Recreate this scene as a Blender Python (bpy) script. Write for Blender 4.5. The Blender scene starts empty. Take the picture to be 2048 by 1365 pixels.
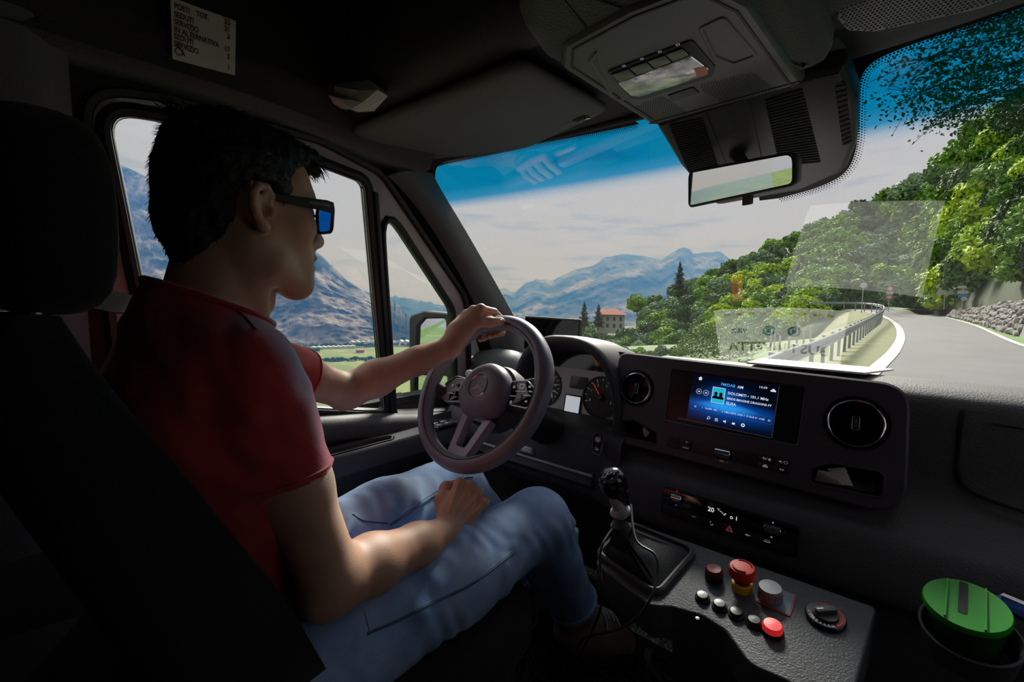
import bpy, bmesh, math, random
import numpy as np
from mathutils import Vector, Matrix
from mathutils.geometry import tessellate_polygon

random.seed(7)
rng = np.random.default_rng(7)
SC = bpy.context.scene
COL = SC.collection

# ------------------------------------------------------------------ camera
# X right, Y forward, Z up, metres; z = 0.2 is the cab floor, z = -0.6 the road
W, H, FPX = 2048, 1365, 910.0
CAM = Vector((0.31, 0.0, 1.10))
_y, _p, _r = math.radians(41.5), math.radians(5.1), math.radians(0.56)
CF = Vector((-math.sin(_y)*math.cos(_p), math.cos(_y)*math.cos(_p), -math.sin(_p)))
_ri = Vector((math.cos(_y), math.sin(_y), 0)); _up = _ri.cross(CF)
CR = _ri*math.cos(_r) + _up*math.sin(_r)
CU = _up*math.cos(_r) - _ri*math.sin(_r)
cd = bpy.data.cameras.new('camera'); cam = bpy.data.objects.new('camera', cd); COL.objects.link(cam)
cd.sensor_width = 36.0; cd.lens = 36.0*FPX/W; cd.clip_start = 0.02; cd.clip_end = 30000
cam.matrix_world = Matrix(((CR.x, CU.x, -CF.x, CAM.x), (CR.y, CU.y, -CF.y, CAM.y), (CR.z, CU.z, -CF.z, CAM.z), (0, 0, 0, 1)))
SC.camera = cam

# ------------------------------------------------------------------ world: bright overcast sky with thin cloud streaks
world = bpy.data.worlds.new('overcast_sky'); SC.world = world; world.use_nodes = True
nt = world.node_tree; nt.nodes.clear()
_out = nt.nodes.new('ShaderNodeOutputWorld'); _bg = nt.nodes.new('ShaderNodeBackground')
_tc = nt.nodes.new('ShaderNodeTexCoord'); _mp = nt.nodes.new('ShaderNodeMapping'); _mp.inputs['Scale'].default_value = (3.0, 3.0, 20.0)
_mp.inputs['Location'].default_value = (1.3, 0.4, 0.2)
_nz = nt.nodes.new('ShaderNodeTexNoise'); _nz.inputs['Scale'].default_value = 1.4; _nz.inputs['Detail'].default_value = 5
_rp = nt.nodes.new('ShaderNodeValToRGB')
_rp.color_ramp.elements[0].position = 0.57; _rp.color_ramp.elements[0].color = (0.568, 0.560, 0.562, 1)
_rp.color_ramp.elements[1].position = 0.68; _rp.color_ramp.elements[1].color = (0.40, 0.40, 0.405, 1)
nt.links.new(_tc.outputs['Generated'], _mp.inputs['Vector']); nt.links.new(_mp.outputs['Vector'], _nz.inputs['Vector'])
nt.links.new(_nz.outputs['Fac'], _rp.inputs['Fac']); nt.links.new(_rp.outputs['Color'], _bg.inputs['Color'])
# an overcast sky grows brighter towards the zenith
_sx = nt.nodes.new('ShaderNodeSeparateXYZ'); nt.links.new(_tc.outputs['Generated'], _sx.inputs[0])
_mr = nt.nodes.new('ShaderNodeMapRange'); _mr.inputs['From Min'].default_value = 0.35; _mr.inputs['From Max'].default_value = 1.0; _mr.inputs['To Min'].default_value = 1.0; _mr.inputs['To Max'].default_value = 2.6
nt.links.new(_sx.outputs['Z'], _mr.inputs['Value']); nt.links.new(_mr.outputs['Result'], _bg.inputs['Strength'])
nt.links.new(_bg.outputs['Background'], _out.inputs['Surface'])

# ------------------------------------------------------------------ sun behind thin cloud, ahead of the van and to its left
sl = bpy.data.lights.new('sun_behind_cloud', 'SUN'); so = bpy.data.objects.new('sun_behind_cloud', sl); COL.objects.link(so)
sl.energy = 11.5; sl.angle = math.radians(18); sl.color = (0.93, 0.97, 1.0)
so.rotation_euler = Vector((-0.45, 0.90, 0.71)).to_track_quat('Z', 'Y').to_euler()
so.location = (-60, 60, 60)

SC.view_settings.view_transform = 'Standard'; SC.view_settings.look = 'None'
SC.view_settings.exposure = 0.0; SC.view_settings.gamma = 1.0; SC.view_settings.use_curve_mapping = False
SC.cycles.use_denoising = True
SC.cycles.adaptive_threshold = 0.03
SC.cycles.max_bounces = 5; SC.cycles.diffuse_bounces = 3; SC.cycles.glossy_bounces = 3
SC.cycles.transparent_max_bounces = 16; SC.cycles.sample_clamp_indirect = 3.0

# ------------------------------------------------------------------ helpers
V = Vector
def ray(px, py): return CF + CR*((px-W/2)/FPX) - CU*((py-H/2)/FPX)
def at(px, py, X=None, Y=None, Z=None, d=None):
    r = ray(px, py)
    if d is not None: t = d
    elif X is not None: t = (X-CAM.x)/r.x
    elif Y is not None: t = (Y-CAM.y)/r.y
    else: t = (Z-CAM.z)/r.z
    return CAM + r*t

class Fr:
    """a flat working frame: origin, two axes in the plane, normal n = u x v"""
    def __init__(s, o, u, v):
        s.o = V(o); s.u = V(u).normalized(); v = V(v); s.v = (v - s.u*v.dot(s.u)).normalized(); s.n = s.u.cross(s.v)
    def __call__(s, x, y, z=0.0): return s.o + s.u*x + s.v*y + s.n*z
    def px(s, px, py, z=0.0):
        r = ray(px, py); o = s.o + s.n*z
        p = CAM + r*((o-CAM).dot(s.n)/r.dot(s.n)) - o
        return (p.dot(s.u), p.dot(s.v))
    def pxs(s, pts, z=0.0): return [s.px(a, b, z) for a, b in pts]
    def mat(s): return Matrix(((s.u.x, s.v.x, s.n.x, s.o.x), (s.u.y, s.v.y, s.n.y, s.o.y), (s.u.z, s.v.z, s.n.z, s.o.z), (0, 0, 0, 1)))
    def sub(s, x, y, z=0.0, rot=0.0):
        c, q = math.cos(rot), math.sin(rot)
        return Fr(s(x, y, z), s.u*c + s.v*q, s.v*c - s.u*q)

def rounded(pts, r, n=5):
    """2D polygon with rounded corners; r one radius or one per corner"""
    out = []; m = len(pts)
    for i in range(m):
        p = V(pts[i]); a = V(pts[i-1]) - p; b = V(pts[(i+1) % m]) - p
        la, lb = a.length, b.length; a.normalize(); b.normalize()
        rr = r[i] if isinstance(r, (list, tuple)) else r
        ang = a.angle(b); d = min(rr/math.tan(ang/2) if ang > 0.05 else 0, la*0.49, lb*0.49)
        if d < 1e-5 or rr <= 0: out.append((p.x, p.y)); continue
        s, e = p + a*d, p + b*d
        for k in range(n+1):
            t = k/n
            q = s*(1-t)**2 + p*2*t*(1-t) + e*t*t
            out.append((q.x, q.y))
    return out
def rrect(w, h, r, cx=0, cy=0, n=4): return rounded([(cx-w/2, cy-h/2), (cx+w/2, cy-h/2), (cx+w/2, cy+h/2), (cx-w/2, cy+h/2)], r, n)
def circ(r, n=32, cx=0, cy=0, ry=None): return [(cx + r*math.cos(2*math.pi*i/n), cy + (ry or r)*math.sin(2*math.pi*i/n)) for i in range(n)]
def area2(l): return sum(l[i-1][0]*l[i][1] - l[i][0]*l[i-1][1] for i in range(len(l)))/2
def ccw(l): return l if area2(l) > 0 else l[::-1]
def offset(l, d):
    """move a closed loop outwards by d (ccw)"""
    out = []; m = len(l)
    for i in range(m):
        p, a, b = V(l[i]), V(l[i-1]), V(l[(i+1) % m])
        e1 = (p-a); e2 = (b-p)
        n1 = V((e1.y, -e1.x)); n2 = V((e2.y, -e2.x))
        if n1.length > 1e-9: n1.normalize()
        if n2.length > 1e-9: n2.normalize()
        nn = n1+n2
        if nn.length < 1e-6: nn = n1
        nn.normalize(); k = 1/max(0.5, nn.dot(n1) if n1.length > .5 else 1)
        q = p + nn*d*k; out.append((q.x, q.y))
    return out
def smooth_loop(pts, n=8, closed=True):
    """Catmull-Rom through points of any dimension"""
    P = [V(p) for p in pts]; m = len(P); out = []
    rngi = range(m) if closed else range(m-1)
    for i in rngi:
        if closed: a, b, c, d = P[i-1], P[i], P[(i+1) % m], P[(i+2) % m]
        else: a, b, c, d = P[max(i-1, 0)], P[i], P[i+1], P[min(i+2, m-1)]
        for k in range(n):
            t = k/n
            out.append(0.5*((2*b) + (c-a)*t + (2*a-5*b+4*c-d)*t*t + (3*b-a-3*c+d)*t**3))
    if not closed: out.append(P[-1])
    return out
def wl(o):
    l = V((0, 0, 0))
    while o is not None: l = l + o.location; o = o.parent
    return l

class MB:
    def __init__(s): s.v = []; s.f = []
    def add(s, verts, faces):
        k = len(s.v); s.v += [tuple(p) for p in verts]; s.f += [tuple(i+k for i in f) for f in faces]; return s
    def box(s, fr, x0, x1, y0, y1, z0, z1):
        vs = [fr(x, y, z) for z in (z0, z1) for y in (y0, y1) for x in (x0, x1)]
        return s.add(vs, [(0, 2, 3, 1), (4, 5, 7, 6), (0, 1, 5, 4), (2, 6, 7, 3), (0, 4, 6, 2), (1, 3, 7, 5)])
    def loft(s, loops, closed=True, cap0=True, cap1=True):
        n = len(loops[0]); vs = [p for l in loops for p in l]; fs = []
        for i in range(len(loops)-1):
            for j in range(n if closed else n-1):
                a = i*n+j; b = i*n+(j+1) % n
                fs.append((a, b, b+n, a+n))
        if closed and cap0: fs.append(tuple(range(n))[::-1])
        if closed and cap1: fs.append(tuple((len(loops)-1)*n+j for j in range(n)))
        return s.add(vs, fs)
    def prism(s, fr, loop, z0, z1, bev=0.0):
        loop = ccw(loop)
        if bev > 0:
            ins = offset(loop, -bev)
            return s.loft([[fr(x, y, z0) for x, y in loop], [fr(x, y, z1-bev) for x, y in loop], [fr(x, y, z1-bev*.3) for x, y in offset(loop, -bev*.3)], [fr(x, y, z1) for x, y in ins]])
        return s.loft([[fr(x, y, z0) for x, y in loop], [fr(x, y, z1) for x, y in loop]])
    def plate(s, fr, outer, holes, z0, z1, bev=0.0):
        """flat plate with holes; front face at z1, walls down to z0"""
        outer = ccw(outer); holes = [ccw(h) for h in holes]
        top_o = offset(outer, -bev) if bev else outer
        top_h = [offset(h, bev) if bev else h for h in holes]
        loops = [top_o] + top_h
        tris = tessellate_polygon([[V((x, y, 0)) for x, y in l] for l in loops])
        flat = [p for l in loops for p in l]
        fs = []
        for t in tris:
            a, b, c = (flat[i] for i in t)
            cr = (b[0]-a[0])*(c[1]-a[1]) - (b[1]-a[1])*(c[0]-a[0])
            fs.append(tuple(t) if cr > 0 else tuple(t)[::-1])
        s.add([fr(x, y, z1) for x, y in flat], fs)
        def wall(lo_, hi_, sign):
            rows = [[fr(x, y, z0) for x, y in lo_], [fr(x, y, z1-bev) for x, y in lo_]]
            if bev: rows.append([fr(x, y, z1) for x, y in hi_])
            if sign < 0: rows = [r[::-1] for r in rows]
            s.loft(rows, True, False, False)
        wall(outer, top_o, 1)
        for h, t in zip(holes, top_h): wall(h, t, -1)
        return s
    def tube(s, path, r, seg=10, caps=True, closed=False, flat=1.0, up=None):
        P = [V(p) for p in path]; n = len(P)
        rr = r if isinstance(r, (list, tuple, np.ndarray)) else [r]*n
        loops = []; nrm = V(up) if up is not None else None
        for i in range(n):
            if closed: t = P[(i+1) % n] - P[i-1]
            else: t = P[min(i+1, n-1)] - P[max(i-1, 0)]
            if t.length < 1e-9: t = V((0, 0, 1))
            t.normalize()
            if nrm is None: nrm = t.orthogonal()
            nrm = (nrm - t*nrm.dot(t))
            if nrm.length < 1e-6: nrm = t.orthogonal()
            nrm.normalize(); b = t.cross(nrm)
            loops.append([P[i] + (nrm*math.cos(2*math.pi*k/seg) + b*flat*math.sin(2*math.pi*k/seg))*float(rr[i]) for k in range(seg)])
        if closed: loops.append(loops[0]); caps = False
        return s.loft(loops, True, caps, caps)
    def lathe(s, fr, prof, seg=32, caps=True):
        loops = [[fr(r*math.cos(2*math.pi*k/seg), r*math.sin(2*math.pi*k/seg), z) for k in range(seg)] for r, z in prof]
        return s.loft(loops, True, caps, caps)
    def ell(s, c, rx, ry, rz, fr=None, nu=16, nv=10):
        c = V(c); ax = (fr.u, fr.v, fr.n) if fr else (V((1, 0, 0)), V((0, 1, 0)), V((0, 0, 1)))
        vs = [c - ax[2]*rz]; fs = []
        for i in range(1, nv):
            ph = -math.pi/2 + math.pi*i/nv
            for j in range(nu):
                th = 2*math.pi*j/nu
                vs.append(c + ax[0]*(rx*math.cos(ph)*math.cos(th)) + ax[1]*(ry*math.cos(ph)*math.sin(th)) + ax[2]*(rz*math.sin(ph)))
        vs.append(c + ax[2]*rz); L = len(vs)-1
        for j in range(nu): fs.append((0, 1+(j+1) % nu, 1+j))
        for i in range(nv-2):
            for j in range(nu):
                a = 1+i*nu+j; b = 1+i*nu+(j+1) % nu
                fs.append((a, b, b+nu, a+nu))
        for j in range(nu): fs.append((L, L-nu+j, L-nu+(j+1) % nu))
        return s.add(vs, fs)
    def grid(s, fn, nu, nv):
        vs = [fn(i/(nu-1), j/(nv-1)) for j in range(nv) for i in range(nu)]
        return s.add(vs, [(j*nu+i, j*nu+i+1, (j+1)*nu+i+1, (j+1)*nu+i) for j in range(nv-1) for i in range(nu-1)])
    def mesh(s, name, ang=35):
        me = bpy.data.meshes.new(name); me.from_pydata(s.v, [], s.f); me.update()
        if ang:
            me.shade_smooth(); me.set_sharp_from_angle(angle=math.radians(ang))
        return me
    def build(s, name, mat, parent=None, ang=35, bevel=0, sub=0, solid=0, label=None):
        me = s.mesh(name, ang)
        if bevel or solid:
            bm = bmesh.new(); bm.from_mesh(me); bmesh.ops.remove_doubles(bm, verts=bm.verts, dist=1e-6)
            bmesh.ops.recalc_face_normals(bm, faces=bm.faces); bm.to_mesh(me); bm.free()
            if ang: me.shade_smooth(); me.set_sharp_from_angle(angle=math.radians(ang))
        return link(name, me, mat, parent, bevel, sub, solid, label)

def link(name, me, mat, parent=None, bevel=0, sub=0, solid=0, label=None):
    o = bpy.data.objects.new(name, me); COL.objects.link(o)
    if mat is not None and not me.materials: me.materials.append(mat)
    if parent is not None:
        me.transform(Matrix.Translation(-wl(parent))); o.parent = parent
    if solid:
        m = o.modifiers.new('Solidify', 'SOLIDIFY'); m.thickness = solid; m.offset = 0
    if bevel:
        m = o.modifiers.new('Bevel', 'BEVEL'); m.width = bevel; m.segments = 2; m.limit_method = 'ANGLE'; m.angle_limit = math.radians(35)
    if sub:
        m = o.modifiers.new('Subdivision', 'SUBSURF'); m.levels = sub; m.render_levels = sub
    if label: o['label'] = label
    return o
def thing(name, label, cat, loc=(0, 0, 0), group=None):
    o = bpy.data.objects.new(name, None); COL.objects.link(o); o.location = loc; o.empty_display_size = 0.05
    o['label'] = label; o['category'] = cat
    if group: o['group'] = group
    return o
def tag(o, label, cat, group=None, kind=None):
    o['label'] = label; o['category'] = cat
    if group: o['group'] = group
    if kind: o['kind'] = kind
    return o
def struct(o, label=None, cat=None):
    o['kind'] = 'structure'
    if label: o['label'] = label
    if cat: o['category'] = cat
    return o
def stuff(o): o['kind'] = 'stuff'; return o
def copy_tree(o, parent=None):
    c = o.copy(); COL.objects.link(c); c.parent = parent
    for ch in list(o.children): copy_tree(ch, c)
    return c
def text(s, fr, x, y, size, mat, parent, z=0.0006, align='CENTER', thick=0.0, mirror=False, bold=0.0, name='lettering', sx=1.0):
    cu = bpy.data.curves.new('t', 'FONT'); cu.body = s; cu.size = size; cu.align_x = align; cu.align_y = 'CENTER'; cu.extrude = thick; cu.offset = bold
    cu.resolution_u = 3
    o = bpy.data.objects.new('t', cu); COL.objects.link(o)
    dg = bpy.context.evaluated_depsgraph_get(); me = bpy.data.meshes.new_from_object(o.evaluated_get(dg))
    bpy.data.objects.remove(o); bpy.data.curves.remove(cu)
    me.transform(Matrix.Diagonal((-sx if mirror else sx, 1, 1, 1))); me.transform(fr.sub(x, y, z).mat()); me.materials.clear()
    return stuff(link(name, me, mat, parent))

# ------------------------------------------------------------------ materials
MATS = {}
def mat(name, col, rough=0.5, metal=0.0, grain=0.0, gscale=400.0, var=0.0, vscale=8.0, spec=0.5, emit=None, estr=1.0, coat=0.0, sheen=0.0, col2=None):
    m = bpy.data.materials.new(name); m.use_nodes = True; t = m.node_tree; b = t.nodes['Principled BSDF']
    b.inputs['Base Color'].default_value = (*col, 1); b.inputs['Roughness'].default_value = rough; b.inputs['Metallic'].default_value = metal
    b.inputs['Specular IOR Level'].default_value = spec; b.inputs['Coat Weight'].default_value = coat; b.inputs['Sheen Weight'].default_value = sheen
    if emit: b.inputs['Emission Color'].default_value = (*emit, 1); b.inputs['Emission Strength'].default_value = estr
    tc = t.nodes.new('ShaderNodeTexCoord')
    if var > 0:
        n = t.nodes.new('ShaderNodeTexNoise'); n.inputs['Scale'].default_value = vscale; n.inputs['Detail'].default_value = 4
        r = t.nodes.new('ShaderNodeValToRGB'); r.color_ramp.elements[0].position = 0.3; r.color_ramp.elements[1].position = 0.7
        c2 = col2 if col2 else tuple(min(1, c*(1+var)) for c in col); c1 = col if col2 else tuple(c*(1-var) for c in col)
        r.color_ramp.elements[0].color = (*c1, 1); r.color_ramp.elements[1].color = (*c2, 1)
        t.links.new(tc.outputs['Object'], n.inputs['Vector']); t.links.new(n.outputs['Fac'], r.inputs['Fac']); t.links.new(r.outputs['Color'], b.inputs['Base Color'])
    if grain > 0:
        n = t.nodes.new('ShaderNodeTexNoise'); n.inputs['Scale'].default_value = gscale; n.inputs['Detail'].default_value = 3
        bp = t.nodes.new('ShaderNodeBump'); bp.inputs['Strength'].default_value = grain; bp.inputs['Distance'].default_value = 0.002
        t.links.new(tc.outputs['Object'], n.inputs['Vector']); t.links.new(n.outputs['Fac'], bp.inputs['Height']); t.links.new(bp.outputs['Normal'], b.inputs['Normal'])
    MATS[name] = m; return m
def nd(m, typ, **kw):
    n = m.node_tree.nodes.new(typ)
    for k, v in kw.items():
        if k in n.inputs.keys(): n.inputs[k].default_value = v
        else: setattr(n, k, v)
    return n
def lk(m, a, b): m.node_tree.links.new(a, b)

BLK = mat("black_grained_plastic", (0.050, 0.048, 0.057), 0.55, grain=0.35, gscale=420, var=0.15, vscale=30)
DASHM = mat("dash_leather_grain", (0.066, 0.066, 0.075), 0.60, grain=0.6, gscale=300, spec=0.35)
SOFT = mat("soft_black_plastic", (0.046, 0.044, 0.053), 0.58, spec=0.35)
WHEELM = mat("wheel_leather", (0.21, 0.195, 0.25), 0.42, grain=0.12, gscale=700)
SEMIG = mat('semi_gloss_black', (0.010, 0.010, 0.012), 0.32)
GLOSS = mat('piano_black', (0.006, 0.006, 0.008), 0.08, coat=0.3)
DARK = mat('deep_black', (0.006, 0.006, 0.007), 0.75)
RUB = mat('black_rubber', (0.012, 0.012, 0.013), 0.55)
CHROME = mat('chrome', (0.75, 0.76, 0.80), 0.16, metal=1.0)
SATIN = mat('satin_silver', (0.42, 0.41, 0.45), 0.35, metal=0.9)
SPOKE = mat('spoke_grey_satin', (0.38, 0.355, 0.44), 0.38, metal=0.15)
HEADL = mat("headliner_felt", (0.062, 0.056, 0.068), 0.95, grain=0.9, gscale=350, sheen=0.4, spec=0.1)
HEADB = mat('headliner_black_felt', (0.012, 0.012, 0.013), 0.95, grain=0.6, gscale=350, spec=0.05)
VISOR = mat("visor_grey_vinyl", (0.125, 0.120, 0.128), 0.8, grain=0.25, gscale=300)
WHITEM = mat('glowing_white_ink', (0.8, 0.8, 0.82), 0.5, emit=(0.8, 0.82, 0.9), estr=0.10)  # print given a faint glow of its own
PAPER = mat('white_paper', (0.78, 0.77, 0.78), 0.8, var=0.06, vscale=20)
PAINT = mat('mauve_painted_steel', (0.30, 0.245, 0.27), 0.35, coat=0.3)
WPAINT = mat('white_painted_steel', (0.62, 0.64, 0.66), 0.35, coat=0.4)
# ================================================================== the cab shell
def glass_mat(name, ramp=None, refl=0.05, power=4.0):
    m = bpy.data.materials.new(name); m.use_nodes = True; t = m.node_tree; t.nodes.clear()
    out = nd(m, 'ShaderNodeOutputMaterial'); mix = nd(m, 'ShaderNodeMixShader'); tr = nd(m, 'ShaderNodeBsdfTransparent'); gl = nd(m, 'ShaderNodeBsdfGlossy', Roughness=0.0)
    gl.inputs['Color'].default_value = (0.95, 0.97, 1, 1)
    lw = nd(m, 'ShaderNodeLayerWeight'); lw.inputs['Blend'].default_value = 0.5
    pw = nd(m, 'ShaderNodeMath', operation='POWER'); pw.inputs[1].default_value = power
    ma = nd(m, 'ShaderNodeMath', operation='MULTIPLY_ADD'); ma.inputs[1].default_value = 0.8; ma.inputs[2].default_value = refl
    lk(m, lw.outputs['Facing'], pw.inputs[0]); lk(m, pw.outputs[0], ma.inputs[0]); lk(m, ma.outputs[0], mix.inputs['Fac'])
    tr.inputs['Color'].default_value = (0.96, 0.97, 0.97, 1)
    if ramp:
        at_ = nd(m, 'ShaderNodeAttribute', attribute_name='band'); rp = nd(m, 'ShaderNodeValToRGB'); e = rp.color_ramp.elements
        e[0].position, e[0].color = ramp[0]; e[1].position, e[1].color = ramp[-1]
        for p, c in ramp[1:-1]:
            q = e.new(p); q.color = c
        lk(m, at_.outputs['Fac'], rp.inputs['Fac']); lk(m, rp.outputs['Color'], tr.inputs['Color'])
    lk(m, tr.outputs[0], mix.inputs[1]); lk(m, gl.outputs[0], mix.inputs[2]); lk(m, mix.outputs[0], out.inputs['Surface'])
    return m
GLASS = glass_mat('clear_side_glass', refl=0.02, power=5)

# carpet: ribbed weave
CARPET = mat('ribbed_cab_carpet', (0.020, 0.019, 0.021), 0.95, spec=0.1)
_n = nd(CARPET, 'ShaderNodeTexVoronoi', Scale=150.0); _r = nd(CARPET, 'ShaderNodeValToRGB'); _tc2 = nd(CARPET, 'ShaderNodeTexCoord')
_r.color_ramp.elements[0].color = (0.16, 0.15, 0.16, 1); _r.color_ramp.elements[1].color = (0.02, 0.02, 0.021, 1); _r.color_ramp.elements[1].position = 0.6
lk(CARPET, _tc2.outputs['Object'], _n.inputs['Vector']); lk(CARPET, _n.outputs['Distance'], _r.inputs['Fac'])
lk(CARPET, _r.outputs['Color'], CARPET.node_tree.nodes['Principled BSDF'].inputs['Base Color'])

WF = Fr((0, 0, 0), (1, 0, 0), (0, 1, 0))
def bx(x0, x1, y0, y1, z0, z1): return MB().box(WF, x0, x1, y0, y1, z0, z1)
o = bx(-0.98, 0.95, -1.2, 1.75, 0.15, 0.20).build('floor', CARPET); struct(o, 'dark ribbed carpet of the cab floor', 'floor')
PR = Fr((0.90, 0, 0.80), (0, -1, 0), (0, 0, 1))      # n into the cab
o = MB().plate(PR, [(-1.75, -0.6), (1.2, -0.6), (1.2, 1.15), (-1.75, 1.15)], [ccw(rounded([(-1.14, 0.06), (-0.40, 0.08), (-0.40, 0.62), (-0.68, 0.60)], 0.05))], -0.05, 0.0).build('wall_right', HEADB); struct(o, 'unseen black lining on the passenger side of the cab, its window opening cut to shape the light', 'wall')  # opening set smaller and further forward to keep light off the driver's back
o = bx(-0.98, 0.95, -1.25, -1.2, 0.15, 1.95).build('wall_rear', HEADB); struct(o, 'unseen black partition added behind the seats to shut out light', 'wall')  # added wall, closes the cab against light from the compartment behind
o = bx(-0.98, 0.95, 1.75, 1.79, 0.15, 0.86).build('wall_front', DARK); struct(o, 'black bulkhead under the windscreen', 'wall')

# ---- side wall frame: u = forward, v = up the leaning side, n = into the cab
SIDE = Fr((-0.88, 0, 0.80), (0, 1, 0), (0.13, 0, 0.70))
main_px = [(216, 225), (331, 244), (640, 333), (728, 366), (768, 822)]
mw = SIDE.pxs(main_px) + [(0.225, 0.085)]
main_loop = ccw(rounded(mw, [0.05, 0.2, 0.2, 0.03, 0.012, 0.03], 6))
q_px = [(766, 412), (903, 622), (908, 818), (793, 824)]
q_loop = ccw(rounded(SIDE.pxs(q_px), [0.03, 0.09, 0.012, 0.01], 6))
out_px = [(172, 182), (331, 201), (640, 287), (760, 350), (930, 600), (938, 850)]
ow = SIDE.pxs(out_px) + [(0.165, -0.02)]
outer_loop = ccw(rounded(ow, [0.07, 0.2, 0.2, 0.1, 0.15, 0.02, 0.02], 6))
door = struct(thing('door_1', 'driver door with black panel, armrest and two windows', 'door', (-0.88, 0.5, 0.2)))
MB().plate(SIDE, outer_loop, [offset(main_loop, 0.012), offset(q_loop, 0.008)], -0.03, 0.0, 0.004).build('window_frame', PAINT, door)
def ring(fr, loop, steps):   # steps: (offset, z)
    return MB().loft([[fr(x, y, z) for x, y in offset(loop, d)] for d, z in steps], True, False, False)
ring(SIDE, main_loop, [(0, -0.02), (0, 0.004), (0.004, 0.010), (0.012, 0.012), (0.022, 0.006), (0.024, -0.002)]).build('window_seal', RUB, door)
ring(SIDE, q_loop, [(0, -0.02), (0, 0.004), (0.003, 0.010), (0.010, 0.012), (0.016, 0.006), (0.018, -0.002)]).build('window_seal', RUB, door)
ring(SIDE, main_loop, [(-0.001, 0.000), (-0.003, 0.003), (-0.001, 0.006)]).build('seal_bead', SATIN, door)
ring(SIDE, outer_loop, [(-0.004, -0.002), (-0.001, 0.012), (0.009, 0.014), (0.013, 0.0), (0.013, -0.03)]).build('door_seal', RUB, door)
# filler between the door frame and the linings around it
sub_ = [p for p in outer_loop if (p[0] < 0.17 or p[1] > 0.60)]
k0 = max(range(len(sub_)), key=lambda i: (V(sub_[i])-V(sub_[i-1])).length); sub_ = sub_[k0:] + sub_[:k0]
def away(p, d):
    q = V(p) - V((0.50, 0.30)); q.normalize(); return (p[0]+q.x*d, p[1]+q.y*d)
o = MB().loft([[SIDE(*p, -0.02) for p in sub_], [SIDE(*away(p, 0.02), -0.02) for p in sub_], [SIDE(*away(p, 0.16), -0.03) for p in sub_]], False).build('trim_6', RUB, None); struct(o, 'black body flange around the driver door opening', 'trim')
# divider post between the two windows
d0 = SIDE.px(747, 384); d1 = SIDE.px(781, 823)
pd = [(d0[0]-0.006, d0[1]+.0), (d0[0]+0.006, d0[1]+.0), (d1[0]+0.007, d1[1]), (d1[0]-0.007, d1[1])]
MB().prism(SIDE, pd, -0.02, 0.016, 0.003).build('divider_post', RUB, door)
for px_, py_, nm, lp, lab in ((0, 0, 'window_2', main_loop, 'side window glass of the driver door'), (0, 0, 'window_3', q_loop, 'small three-cornered quarter window ahead of the driver door glass')):
    g = MB().prism(SIDE, lp, -0.012, -0.008).build(nm, GLASS); struct(g, lab, 'window')

# ---- door panel (loft along Y)
def zt(y): return 0.842 - 0.165*(y-0.2)
secs = []
YS = [-0.05, 0.2, 0.4, 0.6, 0.8, 1.0, 1.14]
for y in YS:
    t = zt(y)
    secs.append([V((x, y, z)) for x, z in [(-0.90, t+.002), (-0.872, t+0.006), (-0.850, t-0.004), (-0.838, t-0.025), (-0.842, t-0.06), (-0.848, 0.725), (-0.86, 0.712), (-0.86, 0.66), (-0.815, 0.64), (-0.81, 0.55), (-0.83, 0.50), (-0.82, 0.30), (-0.82, 0.21), (-0.9, 0.21)]])
MB().loft(secs, True).build('door_panel', BLK, door, ang=50)
# armrest with grab recess
AR = Fr((-0.80, 0.62, 0.702), (0, 1, 0), (-1, 0, 0))    # n = up
arl = rounded([(-0.42, -0.045), (0.34, -0.035), (0.40, 0.02), (0.40, 0.055), (-0.42, 0.055)], 0.03)
hol = rounded([(-0.10, -0.022), (0.10, -0.018), (0.125, 0.012), (0.06, 0.026), (-0.10, 0.02)], 0.015)
MB().plate(AR, arl, [hol], -0.055, 0.0, 0.008).build('armrest', SOFT, door, ang=50)
MB().box(AR, -0.11, 0.13, -0.03, 0.03, -0.052, -0.050).build('grab_recess', DARK, door)
ring(AR, hol, [(0.004, 0.0), (0.003, 0.003), (0.0, 0.003), (-0.002, -0.004)]).build('recess_rim', SOFT, door)
# window switch pad
sx, sy = AR.px(884, 852, 0.0)
sp = MB().prism(AR.sub(sx, sy), rrect(0.085, 0.055, 0.008), -0.002, 0.007, 0.003).build('switch_pad', GLOSS, door)
for i in range(4):
    MB().prism(AR.sub(sx-0.02+0.036*(i % 2), sy-0.012+0.024*(i//2)), rrect(0.026, 0.016, 0.004), 0.006, 0.011, 0.002).build('window_switch', SATIN, sp)
# lower pocket rim
pl = [at(740, 940, X=-0.80), at(755, 925, X=-0.80), at(870, 893, X=-0.80), at(905, 905, X=-0.80)]
MB().tube(smooth_loop(pl, 5, False), 0.006, 8).build('pocket_rim', SOFT, door)

# ---- B pillar trim behind the door
BP = mat('grey_pillar_trim', (0.10, 0.095, 0.115), 0.6, grain=0.4, gscale=260)
secs = []
for z in (0.2, 0.6, 0.85, 1.10, 1.35, 1.46, 1.52):
    xs = -0.88 + 0.13*(max(z, .8)-0.8)/0.70
    yb = 0.112 + 0.06*(1.45-z)*0.35
    secs.append([V((xs-0.05, yb-0.30, z)), V((xs+0.03, yb-0.28, z)), V((xs+0.055, yb-0.16, z)), V((xs+0.05, yb-0.06, z)), V((xs+0.02, yb-0.012, z)), V((xs-0.05, yb-0.012, z))])
o = MB().loft(secs, True).build('trim_1', BP, ang=60); struct(o, 'grey trim of the pillar behind the driver', 'trim')
o = bx(-0.99, -0.93, -1.2, 1.30, 0.15, 0.78).build('wall_left', DARK); struct(o, 'dark outer side of the cab below the windows', 'wall')
o = bx(-0.99, -0.84, -1.2, -0.10, 0.15, 1.9).build('wall_left', DARK); struct(o, 'dark side wall behind the driver seat', 'wall')

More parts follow.
